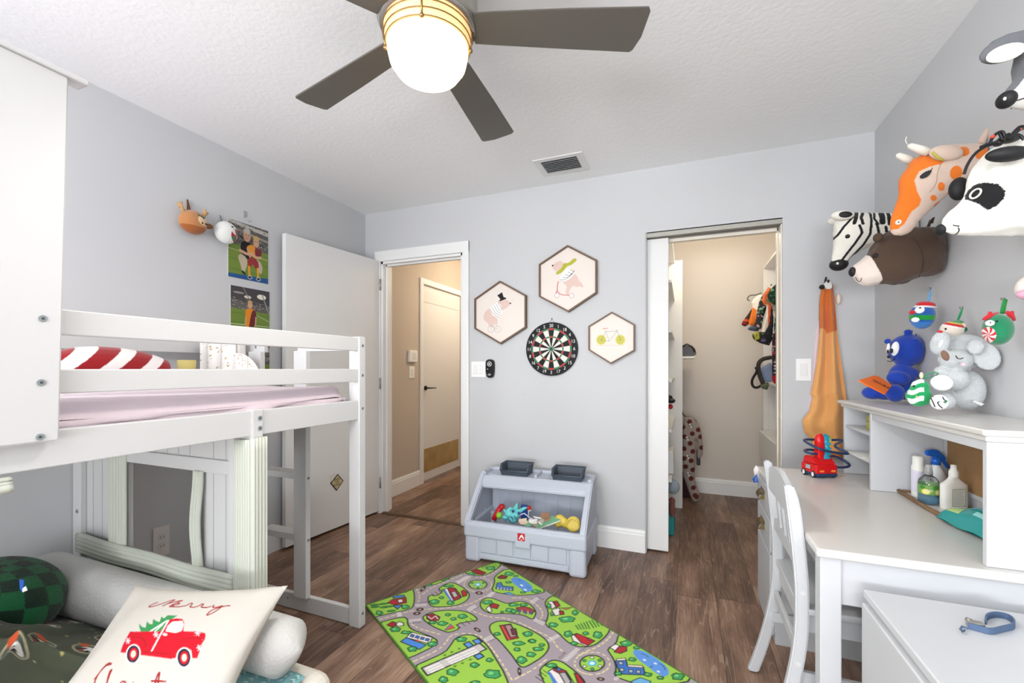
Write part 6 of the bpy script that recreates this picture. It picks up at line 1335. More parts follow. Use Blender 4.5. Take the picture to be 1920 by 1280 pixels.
# zebra
zs = [([(210, 735), (150, 800), (110, 855), (75, 885)], .009), ([(255, 790), (272, 840), (225, 910), (135, 1025)], .010), ([(315, 705), (325, 850), (280, 920), (170, 1040)], .010), ([(368, 780), (388, 870)], .010), ([(232, 705), (220, 775)], .014), ([(275, 706), (265, 740), (278, 778)], .012), ([(350, 708), (352, 745), (380, 782)], .009), ([(400, 712), (408, 770)], .022), ([(445, 712), (455, 780)], .014), ([(430, 800), (440, 900)], .010)]
t, B = head('zebra_plush_mount', 'black and white striped plush zebra head mounted in the corner of right wall', 2.42, K4([(72, 800), (95, 730), (150, 700), (300, 702), (460, 705), (600, 710), (720, 730), (720, 900), (600, 960), (440, 960), (330, 930), (270, 960), (200, 1000), (170, 1050), (120, 1085), (70, 1065), (62, 1010), (75, 940)]), .75, (232, 228, 218), [(K4(a), BKc, b) for a, b in zs], .09)
p, n = hit(B, *K4([(118, 1050)])[0]); w = MB(); w.ell(at(*K4([(116, 1050)])[0], y=p.y + .025), (.037, .036, .030)); w.build('nose', mat('felt_26_26_28', BKc, .6), t)
w = MB(); w.ell(at(*K4([(108, 1044)])[0], y=p.y - .012), (.005, .003, .006), sub=2); w.build('nose_mark', mat('toy_white', (236, 234, 230), .4), t)
dot(B, t, 'eye', *K4([(175, 864)])[0], .0095, BKc)
for dy, cx_, cy_ in ((-.05, 140, 725), (.07, 112, 765)):
    c = at(*K4([(cx_, cy_)])[0], y=2.42 + dy); w = MB(); w.ell(c, (.043, .02, .021), Matrix.Rotation(.15, 3, 'Y')); e = w.build('ear', mat('felt_232_228_218', (232, 228, 218), .9), t)
    w = MB(); w.ell(c + Vector((.006, -.014, -.001)), (.027, .009, .014), Matrix.Rotation(.1, 3, 'Y')); w.build('inner_ear', mat('felt_26_26_28', BKc, .6), e)
# brown bear
t, B = head('bear_plush_mount', 'dark brown plush bear head with white muzzle below the giraffe on right wall', 2.2, K4([(300, 980), (335, 915), (400, 850), (470, 815), (560, 800), (700, 795), (800, 800), (850, 850), (850, 930), (850, 1040), (820, 1105), (740, 1132), (650, 1140), (560, 1185), (460, 1195), (400, 1182), (350, 1195), (300, 1202), (240, 1182), (205, 1135), (192, 1095), (205, 1060), (250, 1030)]), .85, (84, 66, 54), [(K4([(300, 990), (370, 1065), (408, 1150), (396, 1190), (330, 1290), (200, 1260), (120, 1160), (150, 1040), (240, 980)]), (230, 216, 206), 0)], .13)
stitch(B, t, 'seam', K4([(600, 860), (650, 920), (680, 1000), (675, 1080), (650, 1135)]), .0012, (60, 46, 38))
p, n = hit(B, *K4([(215, 1095)])[0]); w = MB(); w.ell(at(*K4([(207, 1100)])[0], y=p.y + .01), (.013, .02, .020)); w.build('nose', mat('felt_26_26_28', BKc, .6), t)
dot(B, t, 'eye', *K4([(360, 993)])[0], .0105, BKc, rx=.0105); stitch(B, t, 'mouth', K4([(228, 1135), (245, 1165), (262, 1165), (268, 1140)]), .0012, BKc)
w = MB(); w.ell(at(*K4([(378, 872)])[0], y=2.14), (.016, .02, .018)); w.build('ear', mat('felt_84_66_54', (84, 66, 54), .9), t)
w = MB(); w.tube([at(*q, y=2.2) for q in K4([(712, 800), (728, 760), (748, 738), (735, 775)])], .005, 8); w.build('hanging_loop', mat('felt_60_46_38', (60, 46, 38), .9), t)
# giraffe
GO = (232, 122, 40); GT = (216, 192, 176)
def el(cx_, cy_, a, b, rot=0): return [(cx_ + a * math.cos(k) * math.cos(rot) - b * math.sin(k) * math.sin(rot), cy_ + a * math.cos(k) * math.sin(rot) + b * math.sin(k) * math.cos(rot)) for k in [2 * PI * i / 16 for i in range(16)]]
t, B = head('giraffe_plush_mount', 'orange and tan plush giraffe head with white horns on the right wall', 1.95, K4([(455, 835), (450, 770), (480, 680), (512, 590), (502, 540), (515, 470), (560, 405), (600, 350), (640, 330), (720, 290), (780, 258), (900, 246), (1030, 240), (1150, 236), (1190, 300), (1150, 400), (1000, 470), (930, 530), (860, 580), (760, 670), (680, 735), (635, 790), (600, 840), (540, 865), (480, 862)]), .62, GT,
    [(K4([(400, 850), (420, 740), (450, 640), (480, 590), (470, 540), (480, 460), (540, 390), (590, 330), (700, 270), (735, 250), (745, 290), (765, 335), (825, 362), (800, 382), (720, 400), (650, 432), (620, 490), (638, 560), (665, 620), (652, 660), (600, 700), (580, 735), (555, 780), (510, 815), (465, 822)]), GO, 0)] + [(K4(el(*e)), GO, 0) for e in ((948, 298, 42, 32), (898, 440, 42, 48, .4), (800, 532, 25, 30), (748, 608, 22, 21), (772, 652, 30, 12, -.7), (862, 572, 24, 17, -.5), (1075, 312, 52, 34, -.5))], .11)
w = MB(); pp_ = [(lambda h: h[0] + h[1] * .002)(hit(B, px, py)) for px, py in smoothpoly(K4([(650, 470), (680, 440), (722, 424), (732, 430), (705, 470), (668, 483)]), 1)]; w.prism(pp_, -FW * .003); w.build('eye', mat('felt_26_26_28', BKc, .6), t)
stitch(B, t, 'eyelash', K4([(700, 440), (730, 425), (740, 408)]), .0012, BKc); dot(B, t, 'nostril_button', *K4([(514, 770)])[0], .0095, (236, 226, 214)); dot(B, t, 'nostril', *K4([(514, 771)])[0], .003, BKc, .006)
stitch(B, t, 'seam', K4([(800, 370), (770, 440), (770, 510), (720, 570)]), .0011, (180, 154, 138))
IV = mat('ivory_felt', (236, 230, 218), .9)
for (a, b, dy) in (((715, 305), (575, 255), -.03), ((600, 362), (500, 318), .06)):
    p, n = hit(B, *K4([a])[0]); q0_ = at(*K4([a])[0], y=1.95 + dy); q1_ = at(*K4([b])[0], y=1.95 + dy); w = MB(); w.tube([q0_, q0_.lerp(q1_, .5), q0_.lerp(q1_, .9), q1_], [.015, .0125, .009, .003], 16); w.build('horn', IV, t)
w = MB(); qs = [at(*q, y=1.90) for q in K4([(572, 248), (560, 225), (568, 200)])]; w.tube(qs, .0015, 6); w.build('white_string', IV, t)
c0 = at(*K4([(830, 308)])[0], y=1.90); w = MB(); w.ell(c0, (.046, .018, .026), Matrix.Rotation(.25, 3, 'Y')); e = w.build('ear', mat('felt_216_192_176', GT, .9), t)
w = MB(); w.tube([at(*q, y=1.885) for q in K4([(742, 300), (770, 335), (812, 358)])], .0035, 8); w.build('ear_edge', mat('olive_yarn', (196, 184, 70), .9), e)
w = MB(); w.tube([at(*q, y=1.95) for q in K4([(1060, 250), (1090, 190), (1112, 148)])], [.011, .010, .008], 12); w.build('horn', mat('felt_216_192_176', GT, .9), t)
# panda
t, B = head('panda_plush_mount', 'large white plush panda head with black eye patch at right edge of wall', 1.47, [(1760, 425), (1770, 402), (1795, 383), (1808, 365), (1811, 338), (1824, 308), (1845, 287), (1872, 268), (1920, 254), (1990, 254), (2060, 265), (2190, 290), (2190, 420), (2060, 436), (1990, 446), (1920, 444), (1860, 444), (1800, 443), (1772, 438)], .80, (232, 230, 222),
    [(K4([(960, 622), (975, 560), (1020, 520), (1090, 505), (1180, 515), (1226, 560), (1220, 610), (1170, 660), (1105, 692), (1050, 650), (1000, 632)]), BKc, 0)], .12, .005)
p, n = hit(B, *K4([(810, 815)])[0]); w = MB(); w.ell(at(*K4([(800, 818)])[0], y=p.y + .012), (.0135, .02, .0145)); w.build('nose', mat('felt_26_26_28', BKc, .6), t)
p, n = hit(B, *K4([(1030, 580)])[0]); q = n.to_track_quat('Z', 'Y').to_matrix(); w = MB(); w.tube([p + q @ Vector((.0115 * math.cos(a), .0115 * math.sin(a), .001)) for a in [2 * PI * i / 24 for i in range(24)]], .0022, 8, closed=True); w.build('eye_ring', IV, t); dot(B, t, 'eye', *K4([(1030, 580)])[0], .008, (14, 14, 16), .003)
stitch(B, t, 'mouth', K4([(822, 838), (862, 862), (900, 850), (922, 822), (912, 806)]), .0012, BKc)
w = MB(); w.ell(at(1890, 289, y=1.36), (.040, .02, .0165), Matrix.Rotation(.08, 3, 'Y')); w.build('ear', mat('felt_26_26_28', BKc, .7), t)
w = MB(); w.ell(at(1798, 354, y=1.60), (.022, .02, .032)); w.build('ear', mat('felt_26_26_28', BKc, .7), t)
# rubber spider on the panda
sp_t = thing('toy_spider', 'black and orange rubber spider resting on top of the panda head', 'toy spider', at(1880, 262, y=1.40))
w = MB(); w.ell(at(1892, 260, y=1.40), (.022, .016, .010)); w.ell(at(1872, 268, y=1.40), (.010, .010, .008)); w.build('body', BLACK, sp_t)
ORB = mat('spider_orange', (214, 70, 40), .5)
for k, L in enumerate(([(1880, 262), (1872, 245), (1858, 262)], [(1885, 260), (1880, 243), (1862, 255), (1856, 268)], [(1890, 258), (1892, 248), (1882, 262)], [(1895, 258), (1905, 246), (1915, 237), (1917, 243)], [(1868, 268), (1845, 275), (1825, 290), (1812, 312), (1808, 326)], [(1870, 266), (1850, 270), (1838, 276)], [(1900, 260), (1912, 252), (1920, 262)])):
    w = MB(); w.tube([Vector(p) for p in smoothpoly([tuple(at(px, py, y=1.385 - .004 * k)) for px, py in L], 2, False)], .0032 if k != 3 else .0055, 8); w.build('leg', BLACK, sp_t)
for px, py in ((1861, 256), (1912, 242), (1900, 252)): w = MB(); w.ell(at(px, py, y=1.372), (.0045, .004, .004), sub=2); w.build('orange_spot', ORB, sp_t)
# grey wolf head top right
GW = (104, 106, 110)
t, B = head('wolf_plush_mount', 'grey and white plush wolf head at the top right edge of wall', 1.35, [(1915, 70), (1900, 100), (1896, 130), (1902, 146), (1887, 164), (1877, 180), (1875, 194), (1882, 202), (1898, 203), (1935, 208), (2000, 212), (2100, 190), (2250, 180), (2250, 70), (2120, 45), (2000, 40)], .75, GW, [([(1927, 140), (1910, 160), (1896, 175), (1890, 230), (2100, 260), (2150, 170), (2020, 150)], (232, 230, 224), 0)], .1)
w = MB(); w.ell(at(1887, 187, y=1.32), (.017, .02, .018)); w.build('nose', mat('felt_26_26_28', BKc, .6), t)
w = MB(); w.ell(at(1884, 185, y=1.298), (.003, .002, .004), sub=2); w.build('nose_mark', IV, t)
c0 = at(1885, 92, y=1.33); w = MB(); w.ell(c0, (.046, .014, .028), Matrix.Rotation(-.25, 3, 'Y')); w.tube([at(px, py, y=1.33) for px, py in ((1925, 66), (1890, 74), (1862, 84), (1853, 94))], [.012, .012, .009, .005], 10); e = blob('ear', w, mat('felt_104_106_110', GW, .9), t, .003, 2)
w = MB(); w.ell(at(1886, 99, y=1.312), (.034, .006, .019), Matrix.Rotation(-.15, 3, 'Y')); w.build('inner_ear', IV, e)
stitch(B, t, 'mouth', [(1896, 203), (1910, 207), (1925, 209)], .0012, BKc)
# ================================================================ HANGING ORNAMENTS
def Eb(w, q, rx, ry, d, rd=None, rot=0.0, K=K5, s=4.266, sub=3):
    """rounded shape centred at a traced point, at distance d, radii given as traced sizes"""
    px, py = K([q])[0]; k = d / FPX / s; ct = 1 / math.sqrt(1 + ((px - CX) / FPX) ** 2); a, b = rx * k * ct, ry * k; c = rd * k if rd else (a + b) / 2 * .85
    fh = ray(px, HY).normalized(); M = Matrix((fh.cross(UP), fh, UP)).transposed() @ Matrix.Rotation(rot, 3, 'Y'); w.ell(at(px, py, d=d), (a, c, b), M, sub); return w
def soft(name, c, **k): return mat(name, c, .9, bump=.3, bscale=350, sheen=.3, **k)
def flat(name, q, rx, ry, d, m, t, rd=6, rot=0.0): w = MB(); Eb(w, q, rx, ry, d, rd, rot); return w.build(name, m, t)
def loop_(t, L, d, m, r=.0028): w = MB(); w.tube([at(px, py, d=d) for px, py in K5(L)], r, 6); return w.build('hanging_loop', m, t)
def push_pin(px, py, lab): 
    p = at(px, py, x=XR); o = MB().cyl(p, p - Vector((.008, 0, 0)), .004, n=12).build('wall_pin', STEEL); props(o, lab, 'pin'); return o
WHP = soft('white_plush', (238, 238, 238)); BKP = mat('black_thread', (24, 24, 26), .6); RDP = soft('red_plush', (200, 30, 44)); GRP = soft('green_plush', (24, 140, 90))
dP = 1.70; t = thing('penguin_ornament', 'blue plush penguin ornament in red and white santa hat on the right wall', 'plush ornament', at(1728, 592, d=dP))
w = MB(); Eb(w, (1062, 395), 112, 104, dP, 88)
def pgc(co):
    a = colarr(len(co), (36, 96, 180)); r_ = 1 / (dP / FPX / 4.266); py = (CH - co[:, 2]) / (co @ np.array(FW)) * FPX + HY; yy = (py - 500) * 4.266
    a[(yy < 325), :3] = L3((196, 30, 40))[:3]; a[(yy > 300) & (yy < 325), :3] = L3((240, 240, 240))[:3]; a[(yy > 385) & (yy < 425), :3] = L3((30, 150, 60))[:3]; a[(yy > 440), :3] = L3((60, 130, 210))[:3]; return a
blob('body', w, PLV, t, .0035, 2, pgc, 1)
flat('face_patch', (1042, 345), 42, 28, dP - .055, WHP, t, 10, -.4); flat('eye', (1046, 328), 12, 5, dP - .063, BKP, t, 4); flat('beak', (982, 365), 27, 18, dP - .05, RDP, t, 20); flat('belly_patch', (1008, 424), 34, 20, dP - .052, WHP, t, 10, .1); flat('hat', (1090, 306), 84, 30, dP - .006, RDP, t, 74, .15); flat('hat_brim', (1085, 324), 98, 13, dP - .008, WHP, t, 82, .12)
loop_(t, [(1105, 280), (1120, 220), (1132, 175), (1126, 225), (1112, 285)], dP + .03, soft('sky_ribbon', (110, 170, 220))); push_pin(*K5([(1130, 172)])[0], 'silver pin holding the blue penguin ornament')
dE = 1.50; t = thing('elf_ornament', 'cream plush ornament in striped elf hat partly hidden behind the koala', 'plush ornament', at(1785, 615, d=dE))
w = MB(); Eb(w, (1300, 500), 105, 68, dE); Eb(w, (1340, 465), 70, 40, dE)
def elc(co):
    a = colarr(len(co), (228, 216, 204)); py = (CH - co[:, 2]) / (co @ np.array(FW)) * FPX + HY; px = (co @ np.array(RT)) / (co @ np.array(FW)) * FPX + CX; yy = (py - 500) * 4.266 - ((px - 1480) * 4.266 - 1300) * .18
    for a0, a1, c in ((0, 440, (40, 140, 80)), (440, 452, (200, 190, 90)), (452, 472, (200, 40, 48)), (472, 482, (238, 236, 230))): a[(yy > a0) & (yy <= a1), :3] = L3(c)[:3]
    return a
blob('body', w, PLV, t, .0035, 2, elc, 1); flat('eye', (1250, 497), 10, 9, dE - .075, BKP, t, 6); flat('bow', (1205, 518), 26, 10, dE - .07, RDP, t, 8, .2); flat('ear', (1388, 470), 26, 22, dE - .02, soft('peach_plush', (232, 206, 190)), t, 12); flat('hat_tip', (1402, 500), 24, 20, dE - .0, soft('hat_green', (30, 120, 76)), t, 16)
loop_(t, [(1345, 430), (1360, 380), (1388, 325), (1376, 375), (1350, 432)], dE + .03, soft('green_ribbon', (40, 150, 96)), .002); push_pin(*K5([(1387, 325)])[0], 'silver pin holding the elf hat ornament')
dD = 1.24; t = thing('dinosaur_ornament', 'green plush ornament with peppermint swirl belly and red antlers on right wall', 'plush ornament', at(1870, 617, d=dD))
w = MB(); Eb(w, (1668, 502), 138, 126, dD, 120)
def dnc(co):
    a = colarr(len(co), (28, 128, 86)); dd_ = co @ np.array(FW); px = ((co @ np.array(RT)) / dd_ * FPX + CX - 1480) * 4.266; py = ((CH - co[:, 2]) / dd_ * FPX + HY - 500) * 4.266
    r = np.hypot(px - 1590, py - 545); th_ = np.arctan2(py - 545, px - 1590) + r * .008; k = (r < 64) & (dd_ < dD + .02); s = np.floor(th_ / (PI / 7)).astype(int) % 2
    a[k, :3] = L3((244, 226, 224))[:3]; a[k & (s == 0), :3] = L3((200, 26, 44))[:3]; return a
blob('body', w, PLV, t, .0033, 2, dnc, 1); flat('snout', (1604, 450), 40, 24, dD - .036, WHP, t, 14); flat('nostril', (1608, 446), 5, 8, dD - .045, BKP, t, 4); flat('eye', (1660, 435), 12, 9, dD - .045, BKP, t, 5)
for q1, q2, q3 in (((1555, 420), (1600, 395), (1665, 370)), ((1740, 360), (1775, 390), (1800, 430))):
    w = MB(); w.tube([at(*K5([q])[0], d=dD) for q in (q1, q2, q3)], [.004, .007, .004], 10); w.tube([at(*K5([q2])[0], d=dD), at(*K5([(q2[0] + 8, q2[1] - 35)])[0], d=dD)], [.006, .004], 8); w.build('antler', RDP, t)
loop_(t, [(1695, 375), (1705, 320), (1722, 258), (1735, 262), (1722, 320), (1712, 376)], dD + .03, soft('bright_green_ribbon', (30, 140, 60)), .0035); push_pin(*K5([(1722, 256)])[0], 'silver pin holding the green peppermint ornament')
t = thing('pink_ornament', 'cream and pink round plush ornament cut off by the right edge', 'plush ornament', at(1930, 540, d=1.2)); w = MB(); w.ell(at(1932, 540, d=1.2), (.03, .03, .036)); w.build('body', soft('cream_plush', (232, 222, 214)), t); w = MB(); w.ell(at(1928, 551, d=1.185), (.024, .022, .014)); w.build('pink_patch', soft('pink_plush', (226, 168, 190)), t)
# ================================================================ PLUSH TOYS on the hutch
TOPZ = hz + .0005
def ground(w):
    for v in w.bm.verts: v.co.z = max(v.co.z, TOPZ + .001); v.co.x = min(v.co.x, XR - .003)
dB = 1.90; BLP = soft('royal_blue_plush', (24, 66, 176), var=.12, vscale=25); t = thing('blue_plush', 'royal blue plush bear sitting on the hutch holding an orange book', 'plush toy', (.8, 2.4, TOPZ))
w = MB(); Eb(w, (945, 668), 168, 128, dB, 130); Eb(w, (900, 880), 118, 110, dB, 100); Eb(w, (870, 890), 100, 55, dB - .03, 50, .1); Eb(w, (930, 840), 120, 50, dB - .01, 60, .3); Eb(w, (845, 1010), 84, 72, dB - .06, 70); Eb(w, (665, 1008), 92, 52, dB + .02, 60); Eb(w, (760, 1020), 90, 45, dB, 60); Eb(w, (950, 1000), 130, 66, dB - .0, 90)
Eb(w, (1035, 540), 40, 22, dB, 20, -.7); Eb(w, (945, 520), 36, 22, dB - .02, 20, -.4); Eb(w, (785, 595), 34, 22, dB, 20, -.6); Eb(w, (1010, 600), 40, 30, dB - .05, 30); Eb(w, (970, 530), 16, 30, dB - .02, 14, .5)
ground(w); blob('body', w, BLP, t, .0045, 4, None, 1)
flat('eye_white', (845, 655), 34, 58, dB - .062, mat('eye_white', (240, 240, 240), .5), t, 12, .15); flat('eye_white', (790, 652), 15, 42, dB - .055, mat('eye_white', (240, 240, 240), .5), t, 10, .1)
flat('pupil', (818, 672), 13, 20, dB - .07, BKP, t, 8); flat('pupil', (788, 678), 9, 16, dB - .064, BKP, t, 6); flat('nose', (795, 720), 15, 12, dB - .065, BKP, t, 12)
w = MB(); w.tube([at(*K5([q])[0], d=dB - .062) for q in ((782, 752), (810, 758), (840, 738), (848, 730))], .0016, 6); w.build('mouth', BKP, t)
BKO = mat('orange_book_cover', (244, 118, 30), .5)
t = thing('orange_book', 'small orange board book with TROUBLE on the cover held by the blue plush', 'book', at(1665, 722, d=1.80))
dd1 = 1.79; A_, B_, C_, D_ = [at(*K5([q])[0], d=d_) for q, d_ in (((720, 878), dd1 + .03), ((822, 945), dd1 - .0), ((768, 1016), dd1 - .06), ((598, 930), dd1 - .05))]
nrm = (B_ - A_).cross(D_ - A_).normalized(); w = MB(); w.prism([A_, B_, C_, D_], nrm * .006, .001); w.build('cover', BKO, t)
P1, P2, P3 = [at(*K5([q])[0], d=d_) for q, d_ in (((720, 878), dd1 + .035), ((598, 930), dd1 - .045), ((553, 906), dd1 - .02))]
w = MB(); w.prism([P1, P2, P3, at(*K5([(680, 868)])[0], d=dd1 + .03)], nrm * .004); w.build('page', BKO, t)
axx = (B_ - A_).lerp(C_ - D_, .5).normalized(); ayy = (A_ - D_).normalized(); axx, ayy = (C_ - D_).normalized(), (B_ - C_).normalized()
n2 = axx.cross(ayy).normalized(); n2 = n2 if n2.dot(EYE - A_) > 0 else -n2
cc_ = (A_ + B_ + C_ + D_) / 4; off = max((p - cc_).dot(n2) for p in (A_, B_, C_, D_, A_ + nrm * .006, B_ + nrm * .006, C_ + nrm * .006, D_ + nrm * .006))
textmesh('TROUBLE', cc_ + n2 * (off + .0008) + ayy * .0, axx * .0165, ayy * .02, n2, BKP, t)
# koala
dK = 1.47; KG = soft('grey_koala_fur', (196, 200, 202), var=.1, vscale=60); t = thing('koala_plush', 'fluffy light grey sleeping koala plush sitting on top of the hutch', 'plush toy', (.87, 1.95, TOPZ))
w = MB(); Eb(w, (1385, 680), 225, 142, dK + .01, 95); Eb(w, (1330, 745), 150, 84, dK - .015, 85); Eb(w, (1205, 610), 84, 100, dK + .0, 34, .2); Eb(w, (1420, 985), 155, 160, dK, 100); Eb(w, (1245, 1075), 90, 68, dK - .04, 60); Eb(w, (1330, 900), 120, 90, dK - .02, 80); Eb(w, (1210, 840), 60, 44, dK, 40)
ground(w); blob('body', w, KG, t, .004, 2, None, 1, .0012)
w = MB(); Eb(w, (1570, 715), 120, 118, dK - .062, 26, -.3); Eb(w, (1490, 640), 78, 64, dK - .066, 22); ground(w); blob('ear', w, KG, t, .004, 2, None, 1, .0012)
flat('white_paw', (1218, 928), 96, 64, dK - .075, WHP, t, 40, .3); flat('nose', (1246, 710), 33, 44, dK - .075, soft('koala_nose_brown', (128, 96, 80)), t, 22, -.3); flat('blush', (1390, 780), 24, 14, dK - .078, soft('blush_pink', (236, 196, 204)), t, 8)
flat('ear_patch', (1212, 615), 18, 34, dK - .052, soft('ear_white', (226, 226, 230)), t, 8, .3)
w = MB(); w.tube([at(*K5([q])[0], d=dK - .088) for q in ((1330, 710), (1345, 732), (1368, 737), (1390, 728))], .0014, 6); w.build('closed_eye', BKP, t)
w = MB(); w.prism([at(*K5([q])[0], d=dK - .07) for q in ((1468, 1080), (1480, 1068), (1560, 1096), (1535, 1112))], FW * .001); w.build('care_tag', WHITE2, t)
# tree plush
dT_ = 1.42; t = thing('christmas_tree_plush', 'small green christmas tree plush with white garlands in front of koala', 'plush toy', (.78, 1.9, TOPZ))
w = MB(); Eb(w, (1035, 1035), 112, 84, dT_, 60); Eb(w, (1045, 970), 82, 72, dT_, 50); Eb(w, (1052, 925), 40, 30, dT_, 30)
def trc(co):
    a = colarr(len(co), (22, 150, 86)); dd_ = co @ np.array(FW); px = ((co @ np.array(RT)) / dd_ * FPX + CX - 1480) * 4.266; py = ((CH - co[:, 2]) / dd_ * FPX + HY - 500) * 4.266
    for y0_, h_ in ((925, 16), (995, 18), (1065, 20)):
        yy = y0_ + 14 * np.sin((px - 930) / 28.0) * np.clip((px - 900) / 100, 0, 1); a[(abs(py - yy) < h_) & (px < 1078) & (dd_ < dT_ + .01), :3] = L3((240, 240, 240))[:3]
    return a
ground(w); blob('body', w, PLV, t, .0033, 2, trc, 1); flat('eye', (996, 955), 10, 10, dT_ - .048, BKP, t, 5); flat('star_topper', (1056, 868), 18, 26, dT_ - .0, soft('beige_plush', (226, 204, 176)), t, 12)
w = MB(); w.tube([at(*K5([q])[0], d=dT_) for q in ((1072, 885), (1110, 855), (1160, 842), (1190, 850), (1170, 875), (1110, 888), (1075, 892))], .0022, 6); w.build('hanging_loop', soft('green_ribbon', (40, 150, 96)), t)
flat('gold_bead', (1018, 1038), 7, 10, dT_ - .055, mat('gold_bead', (200, 170, 70), .4), t, 5)
t = thing('snowman_plush', 'small round white snowman face plush lying against the koala foot', 'plush toy', at(1760, 752, d=1.34)); dS = 1.345
w = MB(); Eb(w, (1200, 1082), 80, 62, dS, 42); ground(w); blob('body', w, WHP, t, .003, 2, None, 1)
for L in (((1133, 1050), (1150, 1085), (1165, 1120)), ((1185, 1085), (1200, 1110), (1225, 1130)), ((1185, 1085), (1200, 1078)), ((1225, 1040), (1240, 1065), (1262, 1075))): w = MB(); w.tube([at(*K5([q])[0], d=dS - .021) for q in L], .0014, 6); w.build('stitched_line', BKP, t)
flat('holly_leaf', (1246, 1082), 14, 8, dS - .020, soft('hat_green', (30, 120, 76)), t, 5); flat('holly_berry', (1150, 1036), 6, 6, dS - .02, RDP, t, 5)
# ================================================================ CLOSET contents
MEL = mat('white_melamine', (238, 236, 232), .4)
t = thing('closet_shelf_tower', 'white melamine shelf tower along the right side of the closet', 'shelving', (.9, 3.9, 0))
for y, nm in ((4.47, 'far_panel'), (3.60, 'side_panel'), (3.10, 'near_panel')): MB().box((.64, y - .018, 0), (1.14, y, 2.08)).build(nm, MEL, t)
for y0_, y1_, zz in ((3.60, 4.452, (.1, .37, 1.03, 1.78, 2.062)), (3.10, 3.582, (.1, .62, .98, 2.062))):
    for z in zz: MB().box((.642, y0_, z), (1.135, y1_, z + .018)).build('shelf', MEL, t)
MB().box((1.125, 3.10, 0), (1.14, 4.47, 2.08)).build('back_board', MEL, t)
w = MB()
for z in [.5 + .032 * i for i in range(14)]: w.cyl((.68, 4.452, z), (.68, 4.4515, z), .0025, n=6)
w.build('pin_holes', mat('pin_hole_grey', (150, 150, 150), .6), t)
MB().cyl((.72, 3.12, 1.70), (.72, 4.44, 1.70), .012, n=16).build('hanging_rod', STEEL, t)
KC = lambda L: [(1380 + x / 4.92, 500 + y / 4.92) for x, y in L]
def garment(name, label, Y, outline, hook, draw, bg, zt=None, th=.018, cat='shirt'):
    P = [at(px, py, y=Y) for px, py in smoothpoly(KC(outline), 1)]; t = thing(name, label, cat, (P[0].x, Y, P[0].z), group='shirts and jackets on the closet rod')
    xs = [p.x for p in P]; zs_ = [p.z for p in P]; f = lambda q: (lambda v: (v.x, v.z))(at(*KC([q])[0], y=Y))
    cv = Cv(min(xs) - .004, min(zs_) - .004, max(xs) + .004, max(zs_) + .004, .004, bg, f); draw(cv); hp = [(p.x, p.z) for p in P]
    def pl_(s):
        def g(U, V):
            d = dpoly(hp, U, V); b = th * np.sqrt(np.clip(1 - (1 - np.clip(d / .03, 0, 1)) ** 2, 0, 1)) * inpoly(hp, U, V); return np.stack([U, Y + s * b + .004 * np.sin(U * 90), V], -1)
        return g
    cv.sheet('front', pl_(-1), vmat('cotton_print', .85, .1, 300), t, keep=lambda U, V: inpoly(hp, U, V)); cv.sheet('back', pl_(.6), vmat('cotton_print', .85, .1, 300), t, keep=lambda U, V: inpoly(hp, U, V))
    hk = [at(px, py, y=Y) for px, py in KC(hook)]; w = MB(); w.tube([Vector(p) for p in smoothpoly([tuple(q) for q in hk], 2, False)], .005, 8); w.build('hanger', mat('grey_hanger', (110, 108, 104), .5), t)
    return t
rr = random.Random(21)
def conf(cols, n, x0, x1, y0, y1, s=8):
    def d(cv):
        for i in range(n): k = KC([(rr.uniform(x0, x1), rr.uniform(y0, y1))])[0]; cv.ell((k[0] * 4.92 - 1380 * 4.92, k[1] * 4.92 - 500 * 4.92), rr.uniform(.4, 1) * s * 1.6, rr.uniform(.4, 1) * s, rr.choice(cols), rot=rr.uniform(0, 3))
    return d
MULT = [(196, 80, 50), (226, 190, 150), (90, 140, 90), (60, 90, 110), (230, 120, 60)]
garment('hanging_jacket', 'dark striped sleeve jacket hanging at the far end of the closet rod', 4.10, [(150, 360), (135, 400), (45, 520), (55, 545), (100, 555), (150, 480), (200, 330)], [(200, 330), (150, 360)], lambda cv: (conf([(60, 80, 50), (40, 36, 34)], 30, 40, 200, 330, 560)(cv), cv.line([(60, 490), (120, 500)], .02, (206, 80, 40)), cv.line([(50, 520), (110, 530)], .015, (150, 40, 40))), (56, 44, 40))
garment('hanging_jacket', 'cream jacket with orange sleeve on a grey hanger in closet', 3.95, [(225, 240), (130, 320), (150, 380), (105, 530), (150, 550), (180, 540), (220, 420), (300, 300)], [(235, 240), (180, 262), (130, 260), (102, 290), (110, 308), (128, 310)], lambda cv: cv.poly([(150, 375), (190, 400), (180, 560), (100, 540)], (232, 122, 44)), (232, 220, 206), cat='jacket')
garment('hanging_shirt', 'dark floral shirt with slate cuffs hanging in closet between jackets', 3.85, [(290, 200), (215, 300), (190, 420), (180, 530), (105, 560), (110, 590), (230, 600), (245, 500), (300, 330)], [(300, 190), (290, 210)], lambda cv: (conf([(214, 150, 170), (130, 180, 140), (90, 140, 110), (226, 190, 200), (80, 100, 90)], 40, 180, 300, 220, 600, 9)(cv), cv.poly([(100, 545), (190, 550), (185, 600), (100, 595)], (78, 84, 100))), (44, 40, 44))
garment('hanging_shirt', 'orange patterned shirt collar and cream body in the closet', 3.78, [(320, 160), (240, 260), (235, 340), (290, 380), (230, 600), (225, 645), (300, 665), (340, 640), (330, 300)], [(330, 160), (320, 175)], lambda cv: (conf(MULT, 30, 225, 340, 160, 380, 10)(cv), cv.poly([(262, 370), (300, 360), (330, 640), (228, 640)], (230, 216, 200)), cv.line([(315, 360), (310, 600)], .03, (206, 96, 56))), (206, 110, 66))
